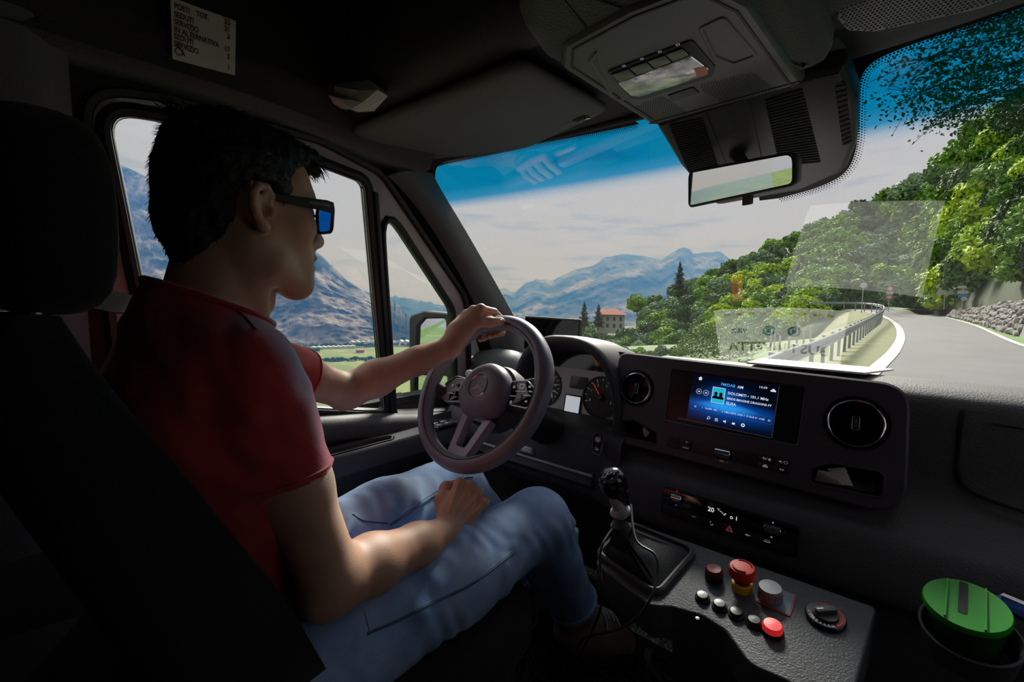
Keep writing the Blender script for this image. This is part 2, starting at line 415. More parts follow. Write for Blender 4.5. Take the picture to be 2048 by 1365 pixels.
# ---- windscreen
def WS(X, s):
    xe = 0.72 + 0.12*s; q = (X/xe)**2
    return V((X, 1.025 + 0.715*s - (0.205+0.03*s)*q, 1.51 - 0.71*s - 0.03*(1-s)*q))
def ws_at(px, py):
    """X, s of the windscreen point seen at a pixel"""
    r = ray(px, py); lo, hi = 0.5, 3.0
    def g(t):
        p = CAM + r*t; s = (1.51-p.z)/0.71
        for _ in range(4):
            xe = 0.72+0.12*s; s = (1.51 - p.z - 0.03*(1-s)*(p.x/xe)**2)/0.71
        return p.y - WS(p.x, s).y, p.x, s
    for _ in range(50):
        mid = (lo+hi)/2
        if g(mid)[0] < 0: lo = mid
        else: hi = mid
    return g(lo)[1:]
SHADE = [(0.0, (0.0, 0.32, 0.60, 1)), (0.62, (0.004, 0.36, 0.66, 1)), (0.80, (0.06, 0.46, 0.80, 1)), (0.97, (0.90, 0.95, 1.0, 1)), (1.0, (0.97, 0.98, 0.98, 1))]
WGLASS = glass_mat('windscreen_glass_with_blue_shade_band', SHADE, refl=0.055, power=3.2)
NX, NS = 61, 41
mb = MB(); band = []
def wsg(i, j):
    s = -0.02 + 1.04*j; X = (2*i-1)*(0.735+0.125*s); 
    band.append(min(1.0, max(0.0, (s+0.02)/(0.165+0.02*(X/.75)**2)))); return WS(X, s)
mb.grid(wsg, NX, NS)
me = mb.mesh('window_1', 60)
a = me.attributes.new('band', 'FLOAT', 'POINT'); a.data.foreach_set('value', band)
wscr = link('window_1', me, WGLASS); struct(wscr, 'wide raked windscreen with a blue sun band along the top', 'window')
FRIT = mat('black_frit', (0.004, 0.004, 0.005), 0.4)
def inward(X, s, d=0.003):
    e = 1e-3; n = (WS(X+e, s)-WS(X-e, s)).cross(WS(X, s+e)-WS(X, s-e)).normalized()
    return WS(X, s) - n*d if n.y > 0 else WS(X, s) + n*d
# border band: top, sides
def edge_path():
    pts = []
    # (X, s) control points of the visible clear edge, from the left base over the top left corner to the right
    cp = [ws_at(1062, 690), ws_at(1035, 645), ws_at(985, 555), ws_at(925, 450), ws_at(880, 378), ws_at(871, 350), ws_at(882, 327), ws_at(930, 314), ws_at(1080, 286), ws_at(1280, 247)]
    return [V((x, s)) for x, s in cp]
ep = edge_path(); eps = smooth_loop(ep, 6, False)
ecl = []
cc = V((0.0, 0.30))
rows0 = [inward(p.x, p.y) for p in eps]
rows1 = []
for p in eps:
    d = V((p.x-0.35, (p.y-0.45)*1.5)); d.normalize(); rows1.append(inward(p.x+d.x*0.10, p.y+d.y*0.09))
MB().loft([rows0, rows1], False).build('frit_band', FRIT, wscr, ang=0)
# top band going on behind the overhead console to the right, with the round corner beside the sensor cover
cpr = [ws_at(1560, 395), ws_at(1640, 372), ws_at(1692, 342), ws_at(1714, 290), ws_at(1717, 215), ws_at(1722, 160), ws_at(1745, 125), ws_at(1800, 97), ws_at(1900, 62), ws_at(2048, 12), ws_at(2200, -45)]
epr = smooth_loop([V(c) for c in cpr], 6, False)
r0 = [inward(p.x, p.y) for p in epr]; r1 = []
for i, p in enumerate(epr):
    k = i/(len(epr)-1)
    tx = 0.02 if k < 0.45 else p.x - 0.06
    r1.append(inward(tx if k < .45 else p.x-0.03, -0.03 if k > .3 else -0.03 + (p.y+.03)*(1-k/.3)))
MB().loft([r0, r1], False).build('frit_band', FRIT, wscr, ang=0)
# printed dots along the band edges
def dots(paths, rows=3, step=0.0052):
    mb = MB()
    for path in paths:
        L = [0]; P = [inward(p.x, p.y, 0.004) for p in path]
        for i in range(1, len(P)): L.append(L[-1] + (P[i]-P[i-1]).length)
        n = int(L[-1]/step)
        for r in range(rows):
            for k in range(n):
                d = (k + 0.5*(r % 2))*step
                j = next(i for i in range(1, len(L)) if L[i] >= d or i == len(L)-1)
                t = (d-L[j-1])/max(1e-6, L[j]-L[j-1]); p = P[j-1].lerp(P[j], t)
                tg = (P[j]-P[j-1]).normalized(); nn = V((0, -0.7, -0.7)); b = tg.cross(nn).normalized()
                if b.z > 0: b = -b
                if path is epr and p.x > 0.17 and p.z < 1.47: b = b if b.x > 0 else -b
                c = p + b*(0.002 + r*0.0042); rr = 0.0019*(1-0.22*r)
                mb.add([c + (tg*math.cos(a) + b*math.sin(a))*rr for a in (0, 1.047, 2.094, 3.1416, 4.189, 5.236)], [(0, 1, 2, 3, 4, 5)])
    return mb
stuff(dots([eps[38:], epr]).build('frit_dots', FRIT, wscr, ang=0))

# ---- A pillar: painted body strip, dark gap, grey trim up to the glass edge
APT = mat('grey_a_pillar_trim', (0.075, 0.077, 0.085), 0.6, grain=0.3, gscale=300)
def strip(rows, name, m, ang=60, solid=0):
    return MB().loft(rows, False).build(name, m, None, ang=ang, solid=solid)
lineG = [inward(p.x, p.y, 0.004) for p in smooth_loop([V(ws_at(*q)) for q in ((1078, 712), (1042, 655), (992, 565), (930, 457), (884, 380), (866, 345))], 4, False)]
pa = [at(988, 712, X=-0.82), at(962, 640, X=-0.81), at(925, 560, X=-0.79), at(860, 452, X=-0.765), at(808, 385, X=-0.75), at(775, 352, X=-0.74)]
lineA = smooth_loop(pa, 4, False)
mid = [a.lerp(g, 0.5) + V((0.022, -0.022, 0)) for a, g in zip(lineA, lineG)]
lineA2 = [p + V((-0.02, 0.02, 0)) for p in lineA]
o = strip([lineA2, lineA, [a.lerp(m, .5)+V((.006, -.006, 0)) for a, m in zip(lineA, mid)], mid, [m.lerp(g, .5)+V((.004, -.004, 0)) for g, m in zip(lineG, mid)], lineG], 'trim_2', APT)
struct(o, 'dark grey trim on the sloping windscreen pillar', 'trim')
pw = [at(962, 712, X=-0.86), at(938, 640, X=-0.85), at(902, 565, X=-0.83), at(838, 455, X=-0.80), at(790, 385, X=-0.775), at(762, 350, X=-0.765)]
lineW = smooth_loop(pw, 4, False)
lineW2 = smooth_loop([at(940, 712, X=-0.87), at(918, 640, X=-0.86), at(885, 568, X=-0.84), at(820, 458, X=-0.81), at(778, 393, X=-0.785), at(752, 356, X=-0.775)], 4, False)
o = strip([[p+V((-.03, 0.0, 0)) for p in lineW2], lineW2, lineW, [p+V((-.03, .03, 0)) for p in lineW]], 'trim_3', WPAINT); struct(o, 'pale painted body pillar between the quarter window and the dark trim', 'trim')
o = strip([[p+V((-.012, 0.012, 0)) for p in lineW], [p+V((-.006, .006, 0)) for p in lineA]], 'trim_4', RUB); struct(o, 'black rubber weatherstrip along the windscreen pillar', 'trim')

o = MB().ell(at(773, 349, X=-0.80), 0.03, 0.03, 0.022).build('trim_7', RUB, None); struct(o, 'black rubber corner where the door seal meets the windscreen pillar', 'trim')
# ---- roof lining
secs = []
for y in (-1.2, -0.4, 0.05, 0.14, 0.2, 0.3, 0.42, 0.55, 0.68, 0.75, 0.79):
    f = SIDE.px
    # frame top edge at this Y
    ys = [p for p in outer_loop if p[1] > 0.3]
    yy = min(max(y, 0.16), 0.80)
    ztop = np.interp(yy, [0.10, 0.16, 0.25, 0.40, 0.58, 0.75, 0.85], [1.465, 1.482, 1.485, 1.478, 1.458, 1.438, 1.425])
    xo = -0.88 + 0.13*(ztop-0.8)/0.70
    lip = np.interp(y, [-1.2, 0.25, 0.34, 0.5, 0.85], [0.0, 0.0, 0.35, 1, 1])
    r = [V((xo-0.03, y, ztop+0.004)), V((xo+0.012, y, ztop+0.006)), V((xo+0.035, y, ztop+0.005)), V((xo+0.055+0.02*lip, y, ztop+0.015)),
         V((-0.705+0.03*lip, y, ztop+0.035)), V((-0.69+0.03*lip, y, ztop+0.055)), V((-0.69+0.035*lip, y, ztop+0.075)), V((-0.705+0.02*lip, y, ztop+0.09)), V((-0.715, y, 1.72)), V((-0.66, y, 1.80)), V((0.92, y, 1.82))]
    secs.append(r)
o = MB().loft(secs, False).build('ceiling', HEADL, ang=60); struct(o, 'dark felt roof lining curving down to the door frame', 'ceiling')
o = bx(-1.0, 0.95, -1.2, 1.0, 1.84, 1.9).build('ceiling', HEADB); struct(o, 'black roof panel over the cab', 'ceiling')
# front roof lining above the visor: rail, visor pocket, header
RL = mat('shelf_rail_vinyl', (0.055, 0.052, 0.058), 0.75, grain=0.4, gscale=320)
secs = []
for i, x in enumerate(np.linspace(-0.708, 0.9, 42)):
    k = max(0, min(1, (-x-0.60)/0.10)); c = max(0.0, 1-abs(x-0.02)/0.30)
    yy = 0.565 + 0.05*k
    z0 = 1.500 - 0.012*k
    xe = x/0.72; ytop = WS(x, -0.015).y - 0.012; ztop_ = WS(x, -0.015).z - 0.010
    secs.append([V((x, yy-0.045, 1.80)), V((x, yy-0.05, z0+0.06)), V((x, yy-0.045, z0+0.02)), V((x, yy-0.02, z0+0.002)), V((x, yy+0.015, z0)), V((x, yy+0.035, z0+0.008)), V((x, yy+0.05, z0+0.022)),
                 V((x, ytop-0.08, 1.522-0.02*min(1, xe*xe))), V((x, ytop-0.035, 1.512-.02*min(1, xe*xe))), V((x, ytop-0.010, ztop_)), V((x, ytop+0.02, ztop_+0.03)), V((x, ytop, 1.80))])
o = MB().loft(secs, False).build('ceiling', RL, ang=60); struct(o, 'vinyl shelf rail and header lining above the windscreen', 'ceiling')
# ================================================================== dashboard
dash = thing('dashboard', 'black grained van dashboard spanning the cab under the windscreen', 'dashboard', (0.0, 1.3, 0.2))
def dash_profile(x):
    b = min(1, max(0, (x+0.30)/0.06)); r = min(1, max(0, (x-0.30)/0.06))
    yb = np.interp(x, [-0.86, -0.6, 0, 0.6, 0.86], [1.50, 1.62, 1.73, 1.62, 1.50])
    zb = 0.815
    # driver side (left of the centre panel) lies lower and further back
    L = [(yb, zb), (1.36, 0.895), (1.22, 0.905), (1.165, 0.885), (1.15, 0.86), (1.12, 0.80), (1.05, 0.76), (1.00, 0.72), (0.985, 0.68), (0.99, 0.62), (1.02, 0.58), (1.20, 0.55), (1.25, 0.22)]
    C = [(yb, zb), (1.36, 0.930), (1.19, 0.946), (1.135, 0.938), (1.115, 0.915), (1.10, 0.84), (1.085, 0.76), (1.03, 0.705), (1.005, 0.678), (0.985, 0.605), (1.00, 0.575), (1.10, 0.55), (1.12, 0.22)]
    return [((1-b)*l[0]+b*c[0], (1-b)*l[1]+b*c[1]) for l, c in zip(L, C)]
secs = []
for x in list(np.linspace(-0.87, -0.32, 9)) + list(np.linspace(-0.30, -0.20, 5)) + list(np.linspace(-0.1, 0.9, 12)):
    secs.append([V((x, y, z)) for y, z in smooth_loop([(a, b, 0) for a, b in dash_profile(x)], 4, False) for y, z in [(y, z)]] if False else [V((x, p.x, p.y)) for p in smooth_loop([(a, b, 0) for a, b in dash_profile(x)], 3, False)])
MB().loft(secs, False).build('dash_body', DASHM, dash, ang=50)
# seams of the passenger lid
GAP = mat('panel_gap', (0.003, 0.003, 0.003), 0.9)
DSF = Fr((0.5, 1.112, 0.90), (1, 0, 0), (0, 0.04, 0.20))
sm = [at(1927, 806, Y=1.135), at(1925, 830, Y=1.112), at(1917, 900, Y=1.100), at(1916, 945, Y=1.094), at(1935, 978, Y=1.088), at(1985, 1003, Y=1.082), at(2048, 1024, Y=1.078), at(2200, 1075, Y=1.074)]
MB().tube(smooth_loop(sm, 6, False), 0.0028, 6).build('lid_seam', GAP, dash)
MB().tube([at(1985, 848, Y=1.106), at(2060, 860, Y=1.106)], 0.002, 6).build('lid_slot', GAP, dash)
# lower dash face with the vertical seam and the open cup recess on the passenger side
LF = Fr((0.35, 0.985, 0.42), (1, 0, 0), (0, 0.0, 1))
l1 = [LF.px(1742, 1120), LF.px(1742, 1240), LF.px(1400, 1150), LF.px(1400, 1060)]
MB().prism(LF, [(-0.42, 0.19), (0.55, 0.17), (0.55, -0.20), (-0.42, -0.20)], -0.10, -0.03).build('lower_face', BLK, dash)
MB().box(LF, LF.px(1745, 1120)[0]-0.002, LF.px(1745, 1120)[0]+0.002, -0.03, 0.16, -0.03, -0.026).build('face_seam', GAP, dash)
# left end of the dash with the small side vent hump
secs = []
for k, (cx, r) in enumerate([(-0.88, 0.05), (-0.86, 0.062), (-0.80, 0.070), (-0.74, 0.070), (-0.68, 0.062), (-0.63, 0.045)]):
    secs.append([V((cx, 1.17 - r*1.0*math.cos(a)*1.25, 0.855 + r*math.sin(a)*1.05)) for a in np.linspace(-0.6, math.pi*0.95, 12)])
MB().loft(secs, False).build('side_vent_hump', mat('dash_end_grey', (0.11, 0.12, 0.135), 0.5, grain=0.3), dash, ang=60)

# ---- instrument hood
HX, HZ = -0.42, 0.79
def arch(rx, top, bot, y, n=28, lean=0.0):
    pts = []
    for i in range(n+1):
        a = math.pi*i/n
        e = 2.6
        cx = math.copysign(abs(math.cos(a))**(2/e), math.cos(a)); cz = abs(math.sin(a))**(2/e)
        pts.append(V((HX + rx*cx, y + lean*cz, bot + (top-bot)*cz)))
    return pts
hood = MB()
rows = [arch(0.175, 0.955, 0.765, 1.30), arch(0.180, 0.985, 0.765, 1.20), arch(0.186, 1.000, 0.76, 1.10), arch(0.187, 1.004, 0.755, 1.05), arch(0.184, 1.001, 0.755, 1.033), arch(0.176, 0.992, 0.757, 1.028),
        arch(0.166, 0.980, 0.760, 1.034), arch(0.160, 0.968, 0.765, 1.06), arch(0.156, 0.950, 0.772, 1.125)]
hood.loft(rows, False).build('cluster_hood', SOFT, dash, ang=70)
# cover below the cluster and round the column
bz = [[V((HX + x, y, z + 0.0)) for x in (-0.19, -0.1, 0, 0.1, 0.16, 0.20)] for y, z in ((1.125, 0.775), (1.06, 0.765), (1.03, 0.755), (1.015, 0.735), (1.01, 0.68), (1.03, 0.60), (1.1, 0.56))]
MB().loft(bz, False).build('lower_cowl', DASHM, dash, ang=60)
COLM = Fr((-0.45, 0.86, 0.815), (1, 0, 0), (0, 0.5, 0.866))
MB().loft([[V((-0.45 + 0.055*math.cos(a), y + 0, z + 0.05*math.sin(a))) for a in np.linspace(0, 2*math.pi, 20, endpoint=False)] for y, z in ((0.80, 0.855), (0.84, 0.835), (0.95, 0.77), (1.08, 0.70))]).build('column_cover', DARK, dash, ang=60)
# start button plate right of the column
SB = Fr(at(1197, 888, Y=0.998), (1, 0, 0.03), (0, 0.25, 1))
sbp = MB().prism(SB, rrect(0.026, 0.050, 0.010, n=6), -0.004, 0.003, 0.002).build('start_switch', GLOSS, dash)
ring(SB, rrect(0.026, 0.050, 0.010, n=6), [(0, 0.001), (0.0005, 0.004), (0.002, 0.004), (0.0025, 0.0)]).build('switch_bezel', CHROME, sbp)
MB().lathe(SB.sub(0, 0.010), [(0.0100, 0.002), (0.0100, 0.005), (0.0088, 0.006), (0.0001, 0.006)], 24).build('start_button', BLK, sbp)
text('START', SB, 0, 0.0135, 0.0042, WHITEM, sbp, 0.0064); text('ENGINE', SB, 0, 0.0095, 0.0042, WHITEM, sbp, 0.0064); text('STOP', SB, 0, 0.0055, 0.0042, WHITEM, sbp, 0.0064)
text('(A)', SB, 0, -0.014, 0.006, WHITEM, sbp, 0.0036)
# key symbol embossed on the cowl
text('*', SB, -0.056, 0.004, 0.016, BLK, dash, 0.004)

# ================================================================== instrument cluster
clus = thing('instrument_cluster', 'instrument cluster with two dials and a lit square display behind the wheel', 'cluster', (-0.43, 1.1, 0.78))
CL = Fr((-0.43, 1.105, 0.855), (1, 0, 0), (0, 0.22, 0.975))
FACE = mat('cluster_face_grey', (0.58, 0.55, 0.60), 0.5)
DIAL = mat('dial_black', (0.012, 0.012, 0.014), 0.5)
MB().prism(CL, rounded([(-0.155, -0.085), (0.155, -0.085), (0.158, 0.035), (0.11, 0.048), (-0.11, 0.048), (-0.158, 0.035)], 0.02), -0.006, 0.0).build('face_plate', FACE, clus)
MB().prism(CL, [(-0.165, 0.02), (0.165, 0.02), (0.15, 0.11), (-0.15, 0.11)], -0.012, -0.004).build('upper_mask', GLOSS, clus)
def dial(cx, cy, r, labels, a0, a1, nm):
    f = CL.sub(cx, cy)
    d = MB().lathe(f, [(r+0.004, 0.0), (r+0.004, 0.004), (r, 0.004), (r, 0.001), (0.0001, 0.001)], 40).build(nm, DIAL, clus)
    mb = MB()
    for i in range(len(labels)*2-1):
        a = math.radians(a0 + (a1-a0)*i/(len(labels)*2-2)); L_ = 0.010 if i % 2 == 0 else 0.006
        g = f.sub(0, 0, 0, a); mb.box(g, r-0.003-L_, r-0.003, -0.0006, 0.0006, 0.0012, 0.0018)
    stuff(mb.build('scale_marks', WHITEM, d, ang=0))
    for i, l in enumerate(labels):
        a = math.radians(a0 + (a1-a0)*i/(len(labels)-1)); text(l, f, (r-0.020)*math.cos(a), (r-0.020)*math.sin(a), 0.0095, WHITEM, d, 0.0022)
    return f, d
f1, d1 = dial(-0.095, -0.018, 0.055, ['0', '20', '40', '60', '80', '100', '120', '140', '160', '180'], 225, -45, 'speed_dial')
f2, d2 = dial(0.100, -0.022, 0.055, ['0', '1', '2', '3', '4', '5'], 200, -20, 'rev_dial')
NEED = mat('needle_red', (0.7, 0.05, 0.05), 0.4, emit=(0.8, 0.05, 0.05), estr=0.25)
for f, d, a in ((f1, d1, 150), (f2, d2, 128)):
    g = f.sub(0, 0, 0, math.radians(a)); MB().box(g, 0.0, 0.046, -0.0012, 0.0012, 0.004, 0.006).build('needle', NEED, d)
    MB().lathe(f, [(0.009, 0.002), (0.009, 0.008), (0.007, 0.010), (0.0001, 0.010)], 20).build('needle_hub', BLK, d)
LCD = mat('lit_display', (0.2, 0.2, 0.2), 0.3, emit=(0.62, 0.66, 0.72), estr=0.62)
lx, ly = CL.px(1146, 809)
lc = MB().prism(CL, rrect(0.058, 0.054, 0.003, lx, ly), 0, 0.004, 0.001).build('lcd_frame', DIAL, clus)
MB().prism(CL, rrect(0.049, 0.046, 0.002, lx, ly), 0.003, 0.0046).build('lit_display', LCD, lc)
ux, uy = CL.px(1158, 766)
MB().prism(CL, rrect(0.058, 0.036, 0.003, ux, uy), 0, 0.003, 0.001).build('upper_display', mat('dim_display', (0.05, 0.055, 0.065), 0.25), clus)
for px_, sgn in ((1120, -1), (1196, 1)):
    ax, ay = CL.px(px_, 757 if sgn < 0 else 768)
    MB().prism(CL, [(ax-sgn*0.006, ay-0.002), (ax, ay-0.002), (ax, ay-0.006), (ax+sgn*0.007, ay), (ax, ay+0.006), (ax, ay+0.002), (ax-sgn*0.006, ay+0.002)], 0, 0.0012).build('turn_arrow', DIAL, clus)

# ================================================================== infotainment panel
PF = Fr((0.02, 1.05, 0.85), (1, 0, 0), (0, 0.20, 0.98))
info = thing('infotainment_panel', 'raised black centre panel with round vents and a lit radio screen', 'panel', (0.02, 1.06, 0.73))
PANEL = mat('panel_satin_black', (0.058, 0.053, 0.070), 0.45, grain=0.08, gscale=900)
outl = rounded(PF.pxs([(1222, 882), (1237, 703), (1822, 770), (1812, 1040)]), [0.02, 0.028, 0.05, 0.06], 7)
lt = rounded(PF.pxs([(1228, 842), (1268, 842), (1312, 866), (1312, 889), (1226, 866)]), [0.006, 0.006, 0.004, 0.004, 0.006], 3)
rt = rounded(PF.pxs([(1622, 938), (1662, 928), (1768, 948), (1764, 996), (1620, 966)]), [0.008, 0.01, 0.012, 0.012, 0.008], 4)
v1 = PF.px(1273, 777); v2 = PF.px(1712, 847); VR1 = 0.042; VR2 = 0.0475
VR2_in = VR2
scr_o = PF.pxs([(1344, 741), (1607, 776), (1592, 888), (1331, 838)])
MB().plate(PF, outl, [ccw(lt), ccw(rt), circ(VR1, 36, *v1), circ(VR2, 36, *v2), ccw(rounded(scr_o, 0.004, 3))], -0.06, 0.0, 0.004).build('fascia', PANEL, info, ang=40)
# backs of the recesses
MB().prism(PF, offset(ccw(outl), -0.008), -0.062, -0.058).build('fascia_back', DARK, info)
for lp in (lt, rt):
    lp = ccw(lp)
    t = MB().plate(PF, offset(lp, 0.004), [lp], -0.01, 0.0012, 0.001).build('tray_rim', SOFT, info)
    MB().loft([[PF(x, y, 0.0) for x, y in lp], [PF(x, y, -0.052) for x, y in offset(lp, -0.003)]], True, False, True).build('tray_liner', DARK, t)
# vents
def vent(c, R):
    f = PF.sub(c[0], c[1])
    v = MB().lathe(f, [(R+0.001, -0.004), (R+0.001, 0.002), (R-0.001, 0.0055), (R-0.005, 0.005), (R-0.008, 0.001), (R-0.009, -0.03)], 44, False).build('air_vent', GLOSS, info)
    MB().lathe(f, [(R-0.0035, 0.0053), (R-0.0048, 0.0062), (R-0.0062, 0.0055), (R-0.0066, 0.004)], 44, False).build('chrome_ring', CHROME, v)
    MB().lathe(f, [(R-0.009, -0.012), (0.0001, -0.012)], 36).build('vent_back', GLOSS, v)
    for k in range(8):
        g = f.sub(0, 0, 0, math.pi*(k+0.5)/4)
        MB().box(g, 0.012, R-0.009, -0.0006, 0.0006, -0.012, -0.004).build('vane', GLOSS, v)
    MB().prism(f, rrect(0.011, 0.026, 0.0054, n=6), -0.012, 0.003, 0.002).build('vent_knob', GLOSS, v)
    ring(f, rrect(0.011, 0.026, 0.0054, n=6), [(-0.0006, 0.0032), (0.0004, 0.0036), (0.001, 0.002)]).build('knob_rim', SATIN, v)
    MB().prism(f, rrect(0.005, 0.018, 0.0024, n=4), 0.002, 0.0036, 0.0006).build('knob_grip', BLK, v)
vent(v1, VR1); vent(v2, VR2)
# screen block
SG = mat('screen_surround_gloss', (0.018, 0.017, 0.022), 0.22)
disp = MB().prism(PF, rounded(scr_o, 0.004, 3), -0.02, -0.0015).build('display', SG, info)
sc_l = PF.pxs([(1385, 747), (1556, 772), (1545, 872), (1374, 842)])
a_, b_, c_, d_ = [V((x, y)) for x, y in sc_l]
sw = ((b_-a_).length + (c_-d_).length)/2; sh = ((d_-a_).length + (c_-b_).length)/2; so_ = (a_+b_+c_+d_)/4
SF = PF.sub(so_.x, so_.y, -0.0008, math.atan2((b_-a_).y, (b_-a_).x))
# screen picture: dark with blue glow bars, drawn by the display itself
SCR = mat('lit_radio_screen', (0.004, 0.004, 0.006), 0.15)
t = SCR.node_tree; bs = t.nodes['Principled BSDF']
tc = nd(SCR, 'ShaderNodeTexCoord'); sp_ = nd(SCR, 'ShaderNodeSeparateXYZ'); lk(SCR, tc.outputs['UV'], sp_.inputs[0])
def gauss(node_out, c, w, amp):
    s1 = nd(SCR, 'ShaderNodeMath', operation='SUBTRACT'); s1.inputs[1].default_value = c; lk(SCR, node_out, s1.inputs[0])
    s2 = nd(SCR, 'ShaderNodeMath', operation='DIVIDE'); s2.inputs[1].default_value = w; lk(SCR, s1.outputs[0], s2.inputs[0])
    s3 = nd(SCR, 'ShaderNodeMath', operation='POWER'); s3.inputs[1].default_value = 2.0; lk(SCR, s2.outputs[0], s3.inputs[0])
    s4 = nd(SCR, 'ShaderNodeMath', operation='MULTIPLY'); s4.inputs[1].default_value = -1.0; lk(SCR, s3.outputs[0], s4.inputs[0])
    s5 = nd(SCR, 'ShaderNodeMath', operation='EXPONENT'); lk(SCR, s4.outputs[0], s5.inputs[0])
    s6 = nd(SCR, 'ShaderNodeMath', operation='MULTIPLY'); s6.inputs[1].default_value = amp; lk(SCR, s5.outputs[0], s6.inputs[0])
    return s6.outputs[0]
def mul(a, b):
    m_ = nd(SCR, 'ShaderNodeMath', operation='MULTIPLY'); lk(SCR, a, m_.inputs[0]); lk(SCR, b, m_.inputs[1]); return m_.outputs[0]
def addn(a, b):
    m_ = nd(SCR, 'ShaderNodeMath', operation='ADD'); lk(SCR, a, m_.inputs[0]); lk(SCR, b, m_.inputs[1]); return m_.outputs[0]
gx, gy = sp_.outputs['X'], sp_.outputs['Y']
glow = addn(mul(gauss(gx, 0.45, 0.42, 1.0), gauss(gy, 0.40, 0.10, 0.9)), mul(gauss(gx, 0.42, 0.20, 1.0), gauss(gy, 0.62, 0.16, 0.55)))
glow = addn(glow, mul(gauss(gx, 0.5, 0.5, 1.0), gauss(gy, 0.25, 0.14, 0.35)))
rp = nd(SCR, 'ShaderNodeValToRGB'); e = rp.color_ramp.elements
e[0].color = (0.001, 0.002, 0.006, 1); e[1].position = 1.0; e[1].color = (0.02, 0.30, 0.85, 1); q = e.new(0.45); q.color = (0.003, 0.05, 0.28, 1)
lk(SCR, glow, rp.inputs['Fac']); lk(SCR, rp.outputs['Color'], bs.inputs['Emission Color']); bs.inputs['Emission Strength'].default_value = 1.0
me = bpy.data.meshes.new('screen'); me.from_pydata([SF(x, y, z) for z in (-0.003, 0.0) for x, y in ((-sw/2, -sh/2), (sw/2, -sh/2), (sw/2, sh/2), (-sw/2, sh/2))], [], [(4, 5, 6, 7), (0, 1, 5, 4), (1, 2, 6, 5), (2, 3, 7, 6), (3, 0, 4, 7)])
uv = me.uv_layers.new(name='UVMap')
for lp_ in me.loops:
    i = lp_.vertex_index % 4; uv.data[lp_.index].uv = ((0, 0), (1, 0), (1, 1), (0, 1))[i]
scr = link('screen', me, SCR, disp)
def emat(n, c, s): return mat(n, (0.0, 0.0, 0.0), 0.5, emit=c, estr=s)
EW = emat('screen_white', (0.85, 0.90, 1.0), 0.8); EB = emat('screen_blue', (0.10, 0.45, 1.0), 0.8); EC = emat('screen_cyan', (0.02, 0.55, 0.75), 0.8); ED = emat('screen_dim_blue', (0.05, 0.22, 0.55), 0.5)
def S(u, v): return ((u-0.5)*sw, (v-0.5)*sh)
def st(s, u, v, size, m=EW, al='LEFT', b=0.0): text(s, SF, *S(u, v), size, m, disp, 0.0004, al, bold=b)
st('FM/DAB', 0.36, 0.86, 0.0085, EB, b=.0001); st('AM', 0.555, 0.855, 0.0085, EW, b=.0001); st('14:49', 0.79, 0.92, 0.0075)
st('DOLOMITI • 101.1 MHz', 0.455, 0.70, 0.0080, EW, b=.00012); st('BIRDS-IMAGINE DRAGONS FT', 0.455, 0.59, 0.0066, EW, b=.0001); st('ELISA', 0.455, 0.49, 0.0085, EW, b=.0001)
st('1   VivaFM   FM', 0.17, 0.305, 0.0052); st('2  NBC RETE  DAB', 0.42, 0.305, 0.0052); st("3  M DUE O'  DAB", 0.67, 0.305, 0.0052); st('<', 0.07, 0.30, 0.010); st('>', 0.935, 0.30, 0.010)
def flat(loop, m, z=0.0003, name='icon', par=None):
    me_ = MB().prism(SF, loop, z-0.0002, z); return me_.build(name, m, par or disp, ang=0)
# preset boxes
for u0, u1 in ((0.04, 0.115), (0.135, 0.385), (0.385, 0.635), (0.635, 0.885), (0.90, 0.975)):
    x0, y0 = S(u0, 0.235); x1, y1 = S(u1, 0.375)
    MB().plate(SF, [(x0, y0), (x1, y0), (x1, y1), (x0, y1)], [[(x0+.0004, y0+.0004), (x1-.0004, y0+.0004), (x1-.0004, y1-.0004), (x0+.0004, y1-.0004)]], 0.0001, 0.0003).build('preset_box', ED, disp, ang=0)
# cover picture with two heads
x0, y0 = S(0.27, 0.455); x1, y1 = S(0.425, 0.785)
cov = MB().plate(SF, [(x0, y0), (x1, y0), (x1, y1), (x0, y1)], [[(x0+.0008, y0+.0008), (x1-.0008, y0+.0008), (x1-.0008, y1-.0008), (x0+.0008, y1-.0008)]], 0.0, 0.0005).build('cover_frame', EW, disp, ang=0)
flat([(x0+.0008, y0+.0008), (x1-.0008, y0+.0008), (x1-.0008, y1-.0008), (x0+.0008, y1-.0008)], EC, 0.0003, 'cover_picture', cov)
BKS = emat('screen_black', (0, 0, 0), 0.0)
for u in (0.318, 0.378):
    cx, cy = S(u, 0.60)
    flat(circ(0.0036, 14, cx, cy + 0.005, 0.0044), BKS, 0.0005, 'head_icon', cov)
    flat([(cx-0.0075, cy-0.006), (cx+0.0075, cy-0.006), (cx+0.006, cy-0.001), (cx, cy+0.002), (cx-0.006, cy-0.001)], BKS, 0.0005, 'shoulder_icon', cov)
for u in (0.105, 0.195):
    cx, cy = S(u, 0.635 if u < .15 else 0.63)
    MB().plate(SF, circ(0.0062, 22, cx, cy), [circ(0.0057, 22, cx, cy)], 0.0001, 0.0003).build('skip_ring', EW, disp, ang=0)
    s_ = -1 if u < .15 else 1
    flat([(cx-s_*0.002, cy-0.0022), (cx+s_*0.0015, cy), (cx-s_*0.002, cy+0.0022)], EW); flat([(cx+s_*0.0016, cy-0.0022), (cx+s_*0.0024, cy-0.0022), (cx+s_*0.0024, cy+0.0022), (cx+s_*0.0016, cy+0.0022)], EW)
cx, cy = S(0.10, 0.915); flat([(cx-.0032, cy-.004), (cx+.0032, cy-.004), (cx+.0032, cy), (cx+.0048, cy), (cx, cy+.0045), (cx-.0048, cy), (cx-.0032, cy)], EW, name='home_icon')
